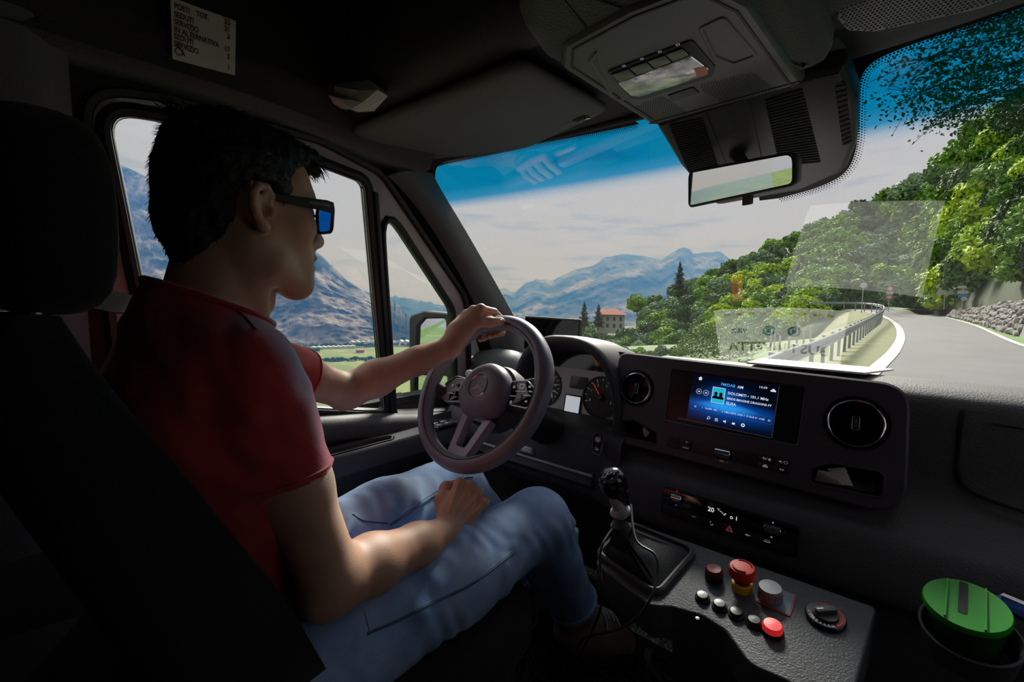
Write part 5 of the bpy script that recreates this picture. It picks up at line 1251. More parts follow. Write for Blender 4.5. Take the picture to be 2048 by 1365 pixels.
# under-dash strip and knob left of the knees
ud = thing('knee_panel', 'black knee panel with a pale edge under the steering column', 'panel', (-0.4, 1.0, 0.6))
a, b = at(985, 930, Y=1.00), at(1130, 995, Y=0.99)
MB().loft([[V((x, y, z)) for x in (-0.70, -0.28)] for y, z in ((1.05, 0.72), (0.985, 0.66), (0.975, 0.63), (1.05, 0.55), (1.2, 0.5))], False).build('panel_face', BLK, ud, ang=50)
MB().tube([V((-0.70, 0.979, 0.655)), V((-0.28, 0.979, 0.655))], 0.004, 8).build('panel_edge', SPOKE, ud)
MB().prism(Fr((-0.50, 0.985, 0.672), (1, 0, 0), (0, 0.5, 0.85)), rrect(0.05, 0.018, 0.004), -0.004, 0.012, 0.003).build('panel_handle', SPOKE, ud)
# ================================================================== implicit-surface modelling for the driver
class Sdf:
    """list of primitives blended in order; each is (fn, centre, bound radius, k, mode)"""
    def __init__(s): s.p = []
    def cone(s, a, b, ra, rb, k=0.02, mode='u'):
        a = np.array(a, float); b = np.array(b, float); ba = b-a; l2 = max(ba@ba, 1e-12); rr = ra-rb; a2 = l2-rr*rr; il2 = 1/l2
        def f(P):
            pa = P-a; y = pa@ba; z = y-l2; t = pa*l2 - y[:, None]*ba; x2 = np.einsum('ij,ij->i', t, t); y2 = y*y*l2; z2 = z*z*l2
            kk = np.sign(rr)*rr*rr*x2
            d = (np.sqrt(np.maximum(x2*a2*il2, 0)) + y*rr)*il2 - ra
            c1 = np.sign(z)*a2*z2 > kk; d1 = np.sqrt(x2+z2)*il2 - rb
            c2 = np.sign(y)*a2*y2 < kk; d2 = np.sqrt(x2+y2)*il2 - ra
            return np.where(c1, d1, np.where(c2, d2, d))
        s.p.append((f, (a+b)/2, math.sqrt(l2)/2 + max(ra, rb), k, mode)); return s
    def chain(s, pts, rs, k=0.012, mode='u'):
        for i in range(len(pts)-1): s.cone(pts[i], pts[i+1], rs[i], rs[i+1], k, mode)
        return s
    def ell(s, c, r, R=None, k=0.02, mode='u'):
        c = np.array(c, float); r = np.array(r, float); R = np.eye(3) if R is None else np.array(R, float)   # rows = local axes
        def f(P):
            q = (P-c)@R.T; k0 = np.linalg.norm(q/r, axis=1); k1 = np.linalg.norm(q/(r*r), axis=1)
            return k0*(k0-1)/np.maximum(k1, 1e-9)
        s.p.append((f, c, float(r.max()), k, mode)); return s
    def fn(s, f, c, rad, k=0.005, mode='i'): s.p.append((f, np.array(c, float), rad, k, mode)); return s
    def ev(s, P, c=None, rad=None):
        d = np.full(len(P), 1.0)
        for f, pc, pr, k, mode in s.p:
            if c is not None and mode == 'u' and np.linalg.norm(pc-c) - pr - rad > 0.06 + k: continue
            if c is not None and mode == 's' and np.linalg.norm(pc-c) - pr - rad > 0.03 + k: continue
            e = f(P)
            if mode == 'u':
                h = np.maximum(k-np.abs(d-e), 0)/max(k, 1e-9); d = np.minimum(d, e) - h*h*k*0.25
            elif mode == 's':
                e = -e; h = np.maximum(k-np.abs(d-e), 0)/max(k, 1e-9); d = np.maximum(d, e) + h*h*k*0.25
            elif mode == 'i':
                h = np.maximum(k-np.abs(d-e), 0)/max(k, 1e-9); d = np.maximum(d, e) + h*h*k*0.25
            else: d = d + e          # displacement
        return d
    def mesh(s, lo, hi, h, B=16):
        lo = np.array(lo, float); hi = np.array(hi, float); nb = np.ceil((hi-lo)/(h*B)).astype(int); n = nb*B
        vol = np.empty(n, np.float32)
        ii = np.stack(np.meshgrid(*[np.arange(k) for k in nb], indexing='ij'), -1).reshape(-1, 3)
        cen = lo + (ii*B + (B-1)/2)*h; dc = s.ev(cen)
        rad = B*h*0.87
        loc = np.stack(np.meshgrid(*[np.arange(B)]*3, indexing='ij'), -1).reshape(-1, 3)*h
        for q, c, d in zip(ii, cen, dc):
            sl_ = tuple(slice(k*B, (k+1)*B) for k in q)
            if abs(d) > rad + 0.035: vol[sl_] = 0.1 if d > 0 else -0.1; continue
            vol[sl_] = s.ev(lo + q*B*h + loc, c, rad).reshape(B, B, B)
        return surface_nets(vol, lo, h)
def surface_nets(vol, lo, h):
    ins = vol < 0; n = np.array(vol.shape)
    cnt = np.zeros(n-1, np.int8)
    for dx in (0, 1):
        for dy in (0, 1):
            for dz in (0, 1): cnt += ins[dx:n[0]-1+dx, dy:n[1]-1+dy, dz:n[2]-1+dz]
    act = (cnt > 0) & (cnt < 8); idx = np.argwhere(act); vid = np.full(n-1, -1, np.int64); vid[act] = np.arange(len(idx))
    acc = np.zeros((len(idx), 3)); num = np.zeros(len(idx))
    corners = [(a, b, c) for a in (0, 1) for b in (0, 1) for c in (0, 1)]
    vals = {c: vol[idx[:, 0]+c[0], idx[:, 1]+c[1], idx[:, 2]+c[2]].astype(float) for c in corners}
    for c in corners:
        for ax in range(3):
            if c[ax] == 0:
                c2 = list(c); c2[ax] = 1; c2 = tuple(c2); a, b = vals[c], vals[c2]; m = (a < 0) != (b < 0)
                t = np.where(m, a/np.where(m, a-b, 1), 0); p = np.tile(np.array(c, float), (len(idx), 1)); p[:, ax] += t
                acc += np.where(m[:, None], p, 0); num += m
    verts = lo + (idx + acc/num[:, None])*h
    quads = []
    for ax in range(3):
        a1, a2 = (ax+1) % 3, (ax+2) % 3
        s0 = [slice(None)]*3; s1 = [slice(None)]*3; s0[ax] = slice(0, -1); s1[ax] = slice(1, None)
        e = ins[tuple(s0)] != ins[tuple(s1)]
        ed = np.argwhere(e); ed = ed[(ed[:, a1] > 0) & (ed[:, a2] > 0) & (ed[:, a1] < n[a1]-1) & (ed[:, a2] < n[a2]-1) & (ed[:, ax] < n[ax]-1)]
        o1 = np.zeros(3, int); o1[a1] = 1; o2 = np.zeros(3, int); o2[a2] = 1
        g = lambda q: vid[q[:, 0], q[:, 1], q[:, 2]]
        qd = np.stack([g(ed-o1-o2), g(ed-o2), g(ed), g(ed-o1)], 1)
        fl = ins[ed[:, 0], ed[:, 1], ed[:, 2]]
        qd = np.where(fl[:, None], qd, qd[:, ::-1]); quads.append(qd)
    return verts, np.concatenate(quads)
def np_mesh(name, verts, quads):
    me = bpy.data.meshes.new(name); nv, nq = len(verts), len(quads)
    me.vertices.add(nv); me.vertices.foreach_set('co', np.asarray(verts, np.float32).ravel())
    me.loops.add(nq*4); me.loops.foreach_set('vertex_index', quads.astype(np.int32).ravel())
    me.polygons.add(nq); me.polygons.foreach_set('loop_start', np.arange(nq, dtype=np.int32)*4)
    me.update(calc_edges=True); me.validate(); me.shade_smooth(); return me
def smooth_noise(P, f, seed):
    rg = np.random.default_rng(seed); d = np.zeros(len(P))
    for _ in range(7):
        kx = rg.normal(size=3); kx *= f*rg.uniform(0.6, 1.5)/np.linalg.norm(kx); d += np.sin(P@kx*2*math.pi + rg.uniform(0, 6.28))
    return d/7
# ================================================================== the driver
from mathutils.bvhtree import BVHTree
A3 = lambda v: np.array(v, float)
pers = thing('person', 'driver in a dark red t-shirt and blue jeans, one hand on the wheel', 'person', (-0.45, 0.3, 0.2))
HC = A3((-0.427, 0.244, 1.226)); hy, hp = math.radians(6.5), math.radians(-1.0)
HF = A3((-math.sin(hy)*math.cos(hp), math.cos(hy)*math.cos(hp), math.sin(hp))); HR = A3((math.cos(hy), math.sin(hy), 0)); HU = np.cross(HR, HF)
HM = np.stack([HR, HF, HU])
def hd_(x, y, z): return HC + HR*x + HF*y + HU*z
RS = A3((-0.320, 0.212, 0.998)); RE = A3(at(664, 1163, d=0.64)); RW = A3(at(895, 1064, d=0.86)); 
LS = A3((-0.600, 0.285, 0.995)); LE = A3((-0.695, 0.540, 0.880)); LW = A3(at(900, 694, d=1.135))
NB = A3((-0.445, 0.185, 1.045))
b = Sdf()
# skull and face
b.ell(hd_(0, -0.012, 0.036), (0.071, 0.082, 0.078), HM, 0.01)
b.ell(hd_(0, 0.030, -0.022), (0.063, 0.060, 0.080), HM, 0.03)
b.ell(hd_(0, 0.050, 0.045), (0.060, 0.040, 0.045), HM, 0.03)
for s_ in (-1, 1):
    b.cone(hd_(s_*0.056, -0.004, -0.050), hd_(s_*0.050, 0.012, -0.078), 0.017, 0.016, 0.03)
    b.cone(hd_(s_*0.050, 0.012, -0.078), hd_(s_*0.014, 0.074, -0.106), 0.016, 0.015, 0.03)
    b.ell(hd_(s_*0.048, 0.058, -0.018), (0.018, 0.022, 0.017), HM, 0.03)
    b.cone(hd_(s_*0.012, 0.086, 0.026), hd_(s_*0.044, 0.072, 0.024), 0.012, 0.010, 0.02)
    b.ell(hd_(s_*0.032, 0.088, 0.006), (0.016, 0.012, 0.010), HM, 0.012, 's')
    b.ell(hd_(s_*0.032, 0.077, 0.006), (0.0125, 0.0125, 0.0125), HM, 0.004)
    b.ell(hd_(s_*0.0125, 0.101, -0.034), (0.0085, 0.011, 0.0085), HM, 0.008)
b.ell(hd_(0, 0.082, -0.104), (0.021, 0.015, 0.015), HM, 0.025)
b.cone(hd_(0, 0.090, 0.016), hd_(0, 0.115, -0.030), 0.0085, 0.0115, 0.012)
b.ell(hd_(0, 0.078, -0.066), (0.030, 0.022, 0.026), HM, 0.03)
b.ell(hd_(0, 0.0995, -0.0590), (0.021, 0.0090, 0.0068), HM, 0.007)
b.ell(hd_(0, 0.0965, -0.0735), (0.019, 0.0100, 0.0078), HM, 0.007)
b.cone(hd_(-0.022, 0.098, -0.0662), hd_(0.022, 0.098, -0.0662), 0.0026, 0.0026, 0.006, 's')
# ears: shell, helix, antihelix, lobe, tragus
for s_ in (-1, 1):
    E_ = lambda x, y, z: hd_(s_*(0.0730 + x*0.85), y*0.86 - 0.006, z*0.86 - 0.010)
    ERM = np.stack([HR*s_*0.82 - HF*0.57*0.9, HF*0.85 + HR*s_*0.5, HU]); 
    b.ell(E_(0.006, -0.010, 0.004), (0.0055, 0.0150, 0.024), HM, 0.008)
    hx = [(0.004, 0.006, 0.010), (0.010, 0.006, 0.024), (0.015, -0.004, 0.034), (0.019, -0.018, 0.033), (0.022, -0.027, 0.020), (0.021, -0.027, 0.004), (0.016, -0.020, -0.012), (0.011, -0.010, -0.023), (0.007, -0.002, -0.026)]
    b.chain([E_(*q) for q in hx], [0.0035, 0.004, 0.0045, 0.0048, 0.0048, 0.0045, 0.0045, 0.0070, 0.0065], 0.005)
    b.chain([E_(0.012, -0.006, 0.022), E_(0.016, -0.016, 0.014), E_(0.016, -0.018, 0.000), E_(0.012, -0.010, -0.013)], [0.003, 0.0038, 0.0038, 0.0042], 0.005)
    b.ell(E_(0.014, -0.005, -0.001), (0.008, 0.0075, 0.0095), HM, 0.004, 's')
    b.ell(E_(0.009, 0.007, -0.003), (0.0055, 0.0045, 0.0070), HM, 0.005)
# neck and the frame of the trunk
b.cone(hd_(0, -0.022, -0.045), NB + A3((0, 0.005, 0)), 0.056, 0.060, 0.025)
b.cone(hd_(0.050, -0.020, -0.055), A3((-0.425, 0.262, 1.045)), 0.013, 0.012, 0.025)
b.cone(hd_(-0.050, -0.020, -0.055), A3((-0.465, 0.262, 1.045)), 0.013, 0.012, 0.025)
b.ell(hd_(0, 0.030, -0.132), (0.010, 0.010, 0.014), HM, 0.025)
b.cone(NB, RS + A3((-0.03, 0, 0.0)), 0.055, 0.045, 0.03); b.cone(NB, LS + A3((0.03, 0, 0)), 0.055, 0.045, 0.03)
b.ell((-0.45, 0.21, 0.88), (0.145, 0.09, 0.17), None, 0.04); b.cone((-0.45, 0.22, 0.80), (-0.44, 0.27, 0.60), 0.11, 0.12, 0.04)
# right arm
def limb(S, E, W_, r0, r1, rw, up):
    b.cone(S, S + (E-S)*0.5, r0, r0*0.93, 0.03); b.cone(S + (E-S)*0.5, E, r0*0.93, r1, 0.03)
    b.cone(E, E + (W_-E)*0.28, r1, r1*1.06, 0.025); b.cone(E + (W_-E)*0.28, E + (W_-E)*0.68, r1*1.06, rw*1.22, 0.02); b.cone(E + (W_-E)*0.68, W_, rw*1.22, rw, 0.02)
limb(RS, RE, RW, 0.046, 0.040, 0.0275, None); b.ell(RE + A3((0.010, -0.020, -0.018)), (0.022, 0.022, 0.022), None, 0.02)
limb(LS, LE, LW, 0.048, 0.040, 0.0265, None); b.ell(LE + A3((-0.015, -0.005, -0.022)), (0.020, 0.020, 0.018), None, 0.02)
# right hand resting on the thigh, loosely closed
ax_ = A3(at(940, 990, d=0.925)) - RW; ax_ /= np.linalg.norm(ax_)
sd_ = A3((0.72, 0.10, -0.62)); sd_ -= ax_*(sd_@ax_); sd_ /= np.linalg.norm(sd_); bk_ = np.cross(sd_, ax_); bk_ = bk_ if bk_[2] > 0 else -bk_
K0 = RW + ax_*0.096
def rh(s, a, z): return K0 + sd_*s + ax_*a + bk_*z
HMr = np.stack([sd_, ax_, bk_])
b.ell(rh(0.0, -0.045, -0.010), (0.036, 0.048, 0.015), HMr, 0.014)
for s_, a_, r_, ln, ext in ((-0.030, 0.000, 0.0105, 1.0, 0.0), (-0.009, 0.006, 0.0108, 1.08, 0.0), (0.012, 0.001, 0.0102, 1.0, 0.15), (0.031, -0.010, 0.0090, 0.85, 0.55)):
    m = rh(s_, a_, 0.002)
    b.cone(rh(s_*0.5, -0.085, -0.006), m - bk_*0.003, 0.015, r_*1.05, 0.010)
    b.cone(rh(s_*0.45, -0.080, 0.0105), rh(s_, a_-0.012, 0.0110), 0.0026, 0.0034, 0.005)
    d1 = ax_*(0.42+0.4*ext) - bk_*(0.90-0.25*ext) + sd_*0.25*ext; d1 /= np.linalg.norm(d1)
    d2 = -ax_*(0.55-0.8*ext) - bk_*0.80; d2 /= np.linalg.norm(d2)
    d3 = -ax_*(0.95-0.6*ext) - bk_*(-0.10+0.6*ext); d3 /= np.linalg.norm(d3)
    p1 = m + d1*0.040*ln; p2 = p1 + d2*0.026*ln; p3 = p2 + d3*0.019*ln
    b.ell(m + bk_*0.003, (0.0112, 0.0115, 0.0105), HMr, 0.004)
    b.cone(m, p1, r_, r_*0.93, 0.004); b.cone(p1, p2, r_*0.95, r_*0.86, 0.004); b.cone(p2, p3, r_*0.86, r_*0.76, 0.004)
b.chain([rh(-0.018, -0.070, -0.012), rh(-0.042, -0.040, -0.020), rh(-0.050, -0.008, -0.030), rh(-0.040, 0.014, -0.040)], [0.016, 0.0135, 0.0110, 0.0085], 0.012)
# left hand gripping the top of the rim
def rimp(deg, phi, r):
    a = math.radians(deg); f = math.radians(phi); rho = WFr.u*math.cos(a) + WFr.v*math.sin(a)
    return A3(WFr.o + rho*RR + (rho*math.cos(f) + WFr.n*math.sin(f))*r)
mcps = []
for dg, r_, ln in ((101, 0.0098, 1.0), (108, 0.0100, 1.05), (115, 0.0095, 1.0), (121.5, 0.0085, 0.9)):
    m = rimp(dg+4, 66, 0.046*ln + 0.006); mcps.append(m)
    pts = [m, rimp(dg+1, 18, 0.0315), rimp(dg-1, -48, 0.0305), rimp(dg-2, -118, 0.0300), rimp(dg-2, -165, 0.0295)]
    b.cone(LW, m, 0.020, r_*1.15, 0.016); b.ell(m, (0.0118, 0.0118, 0.0112), None, 0.006)
    b.chain(pts, [r_, r_*0.95, r_*0.9, r_*0.82, r_*0.74], 0.003)
    v = m - LW; vn = v/np.linalg.norm(v); upn = A3((-0.15, -0.55, 0.82)); upn -= vn*(upn@vn); upn /= np.linalg.norm(upn)
    b.cone(LW + v*0.25 + upn*0.0175, m - vn*0.012 + upn*0.0105, 0.0022, 0.0025, 0.006)
pc = (LW + sum(mcps)/4)/2
b.ell(pc, (0.030, 0.030, 0.020), None, 0.02)
tb = LW + (rimp(106, 90, 0.03) - LW)*0.25
b.chain([tb, rimp(111, 104, 0.040), rimp(98, 112, 0.0330), rimp(86, 108, 0.0305)], [0.019, 0.0140, 0.0115, 0.0100], 0.012)
v_, q_ = b.mesh((-0.80, -0.02, 0.55), (-0.20, 0.95, 1.36), 0.0030)
SKIN = mat('skin', (0.54, 0.295, 0.20), 0.48, grain=0.25, gscale=900, var=0.16, vscale=14)
SKIN.node_tree.nodes['Principled BSDF'].inputs['Subsurface Radius'].default_value = (0.012, 0.004, 0.002)
body_bvh = BVHTree.FromPolygons([tuple(p) for p in v_], [tuple(int(i) for i in f) for f in q_])
bo = link('body', np_mesh('body', v_, q_), SKIN, pers)
# nails on the left thumb
def hit(bvh, px, py):
    r = ray(px, py).normalized(); return bvh.ray_cast(CAM, r)
def patch_on(bvh, pxs, off=0.0008): return [hit(bvh, *p) for p in pxs]
_tp = V(rimp(87.5, 108, 0.0305)); h0 = body_bvh.ray_cast(CAM, (_tp - CAM).normalized())
if h0[0] is not None:
    tdir = (V(rimp(86, 92, 0.026)) - V(rimp(95, 98, 0.026))).normalized(); f = Fr(h0[0] + h0[1]*0.0004, tdir, h0[1].cross(tdir)); 
    MB().prism(f, rrect(0.012, 0.0095, 0.0042, n=4), -0.003, 0.0007, 0.0004).build('thumb_nail', mat('nail', (0.62, 0.36, 0.30), 0.3), bo)

# ---- hair: a short-cropped cap with a lifted fringe
hcap = Sdf()
hcap.ell(hd_(0, -0.014, 0.042), (0.081, 0.090, 0.086), HM, 0.01)
hcap.ell(hd_(0, -0.042, 0.016), (0.070, 0.058, 0.070), HM, 0.02)
hcap.ell(hd_(0, 0.045, 0.086), (0.058, 0.052, 0.036), HM, 0.025)
hcap.ell(hd_(0, -0.030, 0.084), (0.058, 0.056, 0.042), HM, 0.02)
hcap.cone(hd_(0.030, 0.086, 0.086), hd_(0.022, 0.102, 0.070), 0.016, 0.007, 0.02)
hcap.cone(hd_(-0.02, 0.084, 0.088), hd_(-0.02, 0.102, 0.074), 0.018, 0.008, 0.02)
hcap.cone(hd_(0, -0.058, -0.030), hd_(0, -0.056, -0.070), 0.048, 0.034, 0.03)
hpoly = np.array([(0.125, 0.055), (0.098, 0.066), (0.080, 0.080), (0.066, 0.066), (0.062, 0.045), (0.055, 0.030), (0.052, 0.010), (0.042, 0.004), (0.034, -0.022), (0.022, -0.020), (0.018, 0.006), (0.004, 0.028), (-0.020, 0.030), (-0.036, 0.014), (-0.036, -0.020), (-0.042, -0.045), (-0.060, -0.072), (-0.085, -0.092), (-0.2, -0.10), (-0.2, 0.25), (0.2, 0.25)])
def poly_sd(Q, poly):
    d = np.full(len(Q), 1e9); inside_ = np.zeros(len(Q), bool)
    for i in range(len(poly)):
        a, c = poly[i-1], poly[i]; e = c-a; w = Q-a; t = np.clip((w@e)/(e@e), 0, 1); d = np.minimum(d, np.linalg.norm(w - t[:, None]*e, axis=1))
        cr = (a[1] > Q[:, 1]) != (c[1] > Q[:, 1])
        inside_ ^= cr & (Q[:, 0] < (c[0]-a[0])*(Q[:, 1]-a[1])/np.where(c[1] == a[1], 1e-9, c[1]-a[1]) + a[0])
    return np.where(inside_, -d, d)
hcap.fn(lambda P: poly_sd(np.stack([(P-HC)@HF, (P-HC)@HU], 1), hpoly), HC, 1, 0.010, 'i')
hcap.fn(lambda P: 0.0030*smooth_noise(P, 45, 3) + 0.0015*smooth_noise(P, 120, 4), HC, 1, 0, 'd')
v_, q_ = hcap.mesh(HC - 0.17, HC + 0.19, 0.0026)
HAIRM = mat('black_hair', (0.008, 0.007, 0.008), 0.38, spec=0.4, grain=0.8, gscale=500)
hair_bvh = BVHTree.FromPolygons([tuple(p) for p in v_], [tuple(int(i) for i in f) for f in q_])
ho = link('hair', np_mesh('hair', v_, q_), HAIRM, pers)
# loose strands
rg = np.random.default_rng(21); pick = rg.choice(len(v_), 5200, replace=False); mb = MB()
for i in pick:
    p = v_[i]; l = HM@(p-HC)
    nrm = A3((l[0]/0.0075, (l[1]+0.024)/0.0115, (l[2]-0.046)/0.0100)); nrm /= np.linalg.norm(nrm); nrm = HM.T@nrm
    flow = HF*(0.5 if l[2] > 0.09 else -0.25) - HU*(0.75 if l[2] < 0.09 else 0.1) + HR*rg.normal()*0.15
    if l[1] < -0.05 and l[2] > 0.08: flow = -HF*0.5 - HU*0.4
    L_ = rg.uniform(0.004, 0.011)*(1.0 if l[2] > -0.03 else 0.6)
    d0 = nrm*0.22 + flow*0.9 + rg.normal(size=3)*0.15; d0 /= np.linalg.norm(d0)
    d1 = d0*0.7 + flow*0.5; d1 /= np.linalg.norm(d1)
    p1 = p + d0*L_*0.55; p2 = p1 + d1*L_*0.5; w = rg.uniform(0.0003, 0.0006)
    sdv = np.cross(d0, nrm); sdv /= max(1e-6, np.linalg.norm(sdv))
    mb.add([p - sdv*w, p + sdv*w, p + nrm*w, p1 - sdv*w*0.7, p1 + sdv*w*0.7, p1 + nrm*w*.7, p2], [(0, 1, 4, 3), (1, 2, 5, 4), (2, 0, 3, 5), (3, 4, 6), (4, 5, 6), (5, 3, 6)])
# cowlick at the crown
for i in range(46):
    c0 = hd_(0.0 + rg.normal()*0.008, -0.072 + rg.normal()*0.007, 0.108 + rg.normal()*0.004)
    d = -HF*rg.uniform(0.5, 1.0) + HU*rg.uniform(0.45, 0.9) + HR*rg.normal()*0.3; d /= np.linalg.norm(d); L_ = rg.uniform(0.020, 0.036)
    pts = [V(c0 + d*L_*t_ - HU*0.010*t_*t_) for t_ in (0, 0.35, 0.7, 1.0)]
    mb.tube(pts, [0.0009, 0.0007, 0.0005, 0.0002], 3, False)
# fringe tips over the forehead
for i in range(70):
    c0 = hd_(rg.uniform(-0.05, 0.052), 0.086 + rg.normal()*0.006, 0.082 + rg.normal()*0.008)
    d = HF*rg.uniform(0.4, 0.9) - HU*rg.uniform(0.3, 0.9) + HR*rg.normal()*0.25; d /= np.linalg.norm(d); L_ = rg.uniform(0.010, 0.024)
    pts = [V(c0 + d*L_*t_ - HU*0.006*t_*t_) for t_ in (0, 0.35, 0.7, 1.0)]
    mb.tube(pts, [0.0012, 0.0010, 0.0007, 0.0002], 3, False)
stuff(mb.build('hair_strands', HAIRM, ho, ang=0))

# ---- t-shirt
s = Sdf()
s.ell((-0.448, 0.198, 0.885), (0.178, 0.118, 0.180), None, 0.03)
s.cone((-0.45, 0.205, 0.82), (-0.44, 0.265, 0.56), 0.132, 0.140, 0.06)
s.cone(NB + A3((0, -0.005, 0.005)), RS + A3((-0.015, 0.0, 0.000)), 0.064, 0.056, 0.04)
s.cone(NB + A3((0, -0.005, 0.005)), LS + A3((0.020, -0.01, 0.0)), 0.064, 0.060, 0.04)
s.cone(NB + A3((0, 0.01, -0.02)), NB + A3((0.005, 0.010, 0.060)), 0.074, 0.064, 0.04)
RU = (RE-RS)/np.linalg.norm(RE-RS); LU = (LE-LS)/np.linalg.norm(LE-LS)
RH = RS + RU*0.142; RHN = RU + A3((0.0, -0.10, 0.0)); RHN /= np.linalg.norm(RHN)
LH = LS + LU*0.150
def sleeve(S_, U_, r0, r1, hc, hn):
    f0 = Sdf().cone(S_, S_ + U_*0.24, r0, r1).p[0][0]
    s.fn(lambda P: np.maximum(f0(P), (P-hc)@hn), S_ + U_*0.1, 0.22, 0.025, 'u')
sleeve(RS, RU, 0.053, 0.053, RH, RHN); sleeve(LS, LU, 0.056, 0.060, LH, LU)
s.ell((-0.375, 0.195, 1.035), (0.070, 0.050, 0.034), None, 0.05); s.ell((-0.520, 0.215, 1.035), (0.070, 0.050, 0.034), None, 0.05)
# back and shoulder-blade mass
s.ell((-0.40, 0.13, 0.93), (0.10, 0.06, 0.10), None, 0.05); s.ell((-0.51, 0.14, 0.93), (0.10, 0.06, 0.10), None, 0.05)
# folds
for a_, c_, r_ in (((-0.37, 0.185, 1.075), (-0.27, 0.19, 0.96), 0.004), ((-0.40, 0.13, 1.06), (-0.30, 0.14, 0.99), 0.005), ((-0.45, 0.115, 1.055), (-0.36, 0.10, 0.99), 0.004), ((-0.29, 0.175, 0.95), (-0.27, 0.205, 0.905), 0.005), ((-0.285, 0.255, 0.96), (-0.270, 0.262, 0.90), 0.005), ((-0.30, 0.265, 0.98), (-0.295, 0.272, 0.92), 0.004), ((-0.34, 0.11, 0.92), (-0.31, 0.13, 0.80), 0.005)):
    s.cone(a_, c_, r_, r_*0.7, 0.028)
s.fn(lambda P: 0.0026*np.sin((P@A3((25, 12, 60)))*1.0 + 3*smooth_noise(P, 9, 8))*np.clip(smooth_noise(P, 5, 9)*2.5, 0, 1) + 0.0016*smooth_noise(P, 28, 10), (0, 0, 0), 9, 0, 'd')
# openings: neck and sleeve ends
CN = A3((0.02, 0.40, 0.92)); CN /= np.linalg.norm(CN); CP0 = A3((-0.445, 0.215, 1.091))
def neck_cut(P):
    pl = (P-CP0)@CN; rad_ = np.linalg.norm((P-CP0) - pl[:, None]*CN, axis=1)
    return np.where(rad_ < 0.16, pl, pl - (rad_-0.16)*1.0)
s.fn(neck_cut, CP0, 9, 0.006, 'i')
v_, q_ = s.mesh((-0.80, 0.0, 0.50), (-0.18, 0.50, 1.16), 0.0035)
SHIRT = mat('dark_red_cotton', (0.46, 0.045, 0.042), 0.85, grain=0.35, gscale=800, var=0.12, vscale=25, spec=0.2, sheen=0.25)
shirt_bvh = BVHTree.FromPolygons([tuple(p) for p in v_], [tuple(int(i) for i in f) for f in q_])
sh_ = link('t_shirt', np_mesh('t_shirt', v_, q_), SHIRT, pers)
# ribbed collar and hem bands laid on the shirt
def band_on(bvh, c, n, R0, r, m, name, par, k=60, a0=0, a1=2*math.pi, off=0.0):
    f = Fr(V(c), V(n).orthogonal(), V(n).cross(V(n).orthogonal())); pts = []
    for a in np.linspace(a0, a1, k, endpoint=False):
        d = f.u*math.cos(a) + f.v*math.sin(a); h_ = bvh.ray_cast(f.o + d*R0 + f.n*off, -d)
        if h_[0] is not None: pts.append(h_[0])
    if len(pts) > 6: MB().tube(pts, r, 8, closed=True).build(name, m, par, ang=60)
band_on(shirt_bvh, CP0 - CN*0.006, CN, 0.15, 0.0055, SHIRT, 'collar', sh_)
band_on(shirt_bvh, RH - RHN*0.006, RHN, 0.11, 0.0022, SHIRT, 'sleeve_hem', sh_); band_on(shirt_bvh, LH - LU*0.006, LU, 0.10, 0.0022, SHIRT, 'sleeve_hem', sh_)
def seam_px(bvh, pxs, r, m, name, par, n=6, stitch=False):
    P = []
    for p in smooth_loop([V((a, c, 0)) for a, c in pxs], n, False):
        h_ = hit(bvh, p.x, p.y)
        if h_[0] is not None: P.append(h_[0] + h_[1]*0.0002)
    if len(P) < 3: return None
    if not stitch: return MB().tube(P, r, 6).build(name, m, par, ang=60)
    mb = MB(); acc = 0
    for i in range(len(P)-1):
        L_ = (P[i+1]-P[i]).length; k = max(1, int(L_/0.0045))
        for j in range(k):
            a, c = P[i].lerp(P[i+1], (j+0.15)/k), P[i].lerp(P[i+1], (j+0.75)/k); mb.tube([a, c], r, 4)
    return stuff(mb.build(name, m, par))
seam_px(shirt_bvh, [(440, 600), (462, 612), (490, 634), (512, 660)], 0.0016, SHIRT, 'shoulder_seam', sh_)

# ---- jeans
RHP, RK = A3((-0.345, 0.270, 0.555)), A3((-0.305, 0.775, 0.595)); RA = A3(at(1150, 1212, d=1.10))
LHP, LK = A3((-0.545, 0.270, 0.575)), A3((-0.590, 0.790, 0.612)); LA = A3(at(1062, 1150, d=1.24))
j = Sdf()
j.ell((-0.445, 0.275, 0.56), (0.185, 0.14, 0.115), None, 0.03)
j.cone(RHP, RHP + (RK-RHP)*0.55, 0.100, 0.085, 0.05); j.cone(RHP + (RK-RHP)*0.55, RK, 0.085, 0.070, 0.04)
j.cone(RK, RK + (RA-RK)*0.4, 0.069, 0.064, 0.03); j.cone(RK + (RA-RK)*0.4, RA, 0.064, 0.056, 0.03)
j.cone(LHP, LHP + (LK-LHP)*0.55, 0.100, 0.085, 0.05); j.cone(LHP + (LK-LHP)*0.55, LK, 0.085, 0.070, 0.04)
j.cone(LK, LA, 0.068, 0.054, 0.03)
j.ell(RK + A3((0, 0.03, 0.012)), (0.055, 0.05, 0.05), None, 0.04)
for a_, c_, r_ in (((-0.27, 0.80, 0.535), (-0.245, 0.86, 0.57), 0.006), ((-0.26, 0.77, 0.535), (-0.24, 0.83, 0.60), 0.005), ((-0.34, 0.36, 0.655), (-0.25, 0.42, 0.60), 0.006), ((-0.36, 0.42, 0.66), (-0.27, 0.47, 0.62), 0.005), ((-0.43, 0.37, 0.66), (-0.50, 0.44, 0.66), 0.007), ((-0.44, 0.33, 0.665), (-0.54, 0.37, 0.665), 0.006), ((-0.50, 0.60, 0.645), (-0.57, 0.63, 0.665), 0.004), ((-0.50, 0.53, 0.65), (-0.57, 0.55, 0.67), 0.004), ((-0.245, 0.60, 0.60), (-0.26, 0.63, 0.53), 0.004)):
    j.cone(a_, c_, r_, r_*0.7, 0.03)
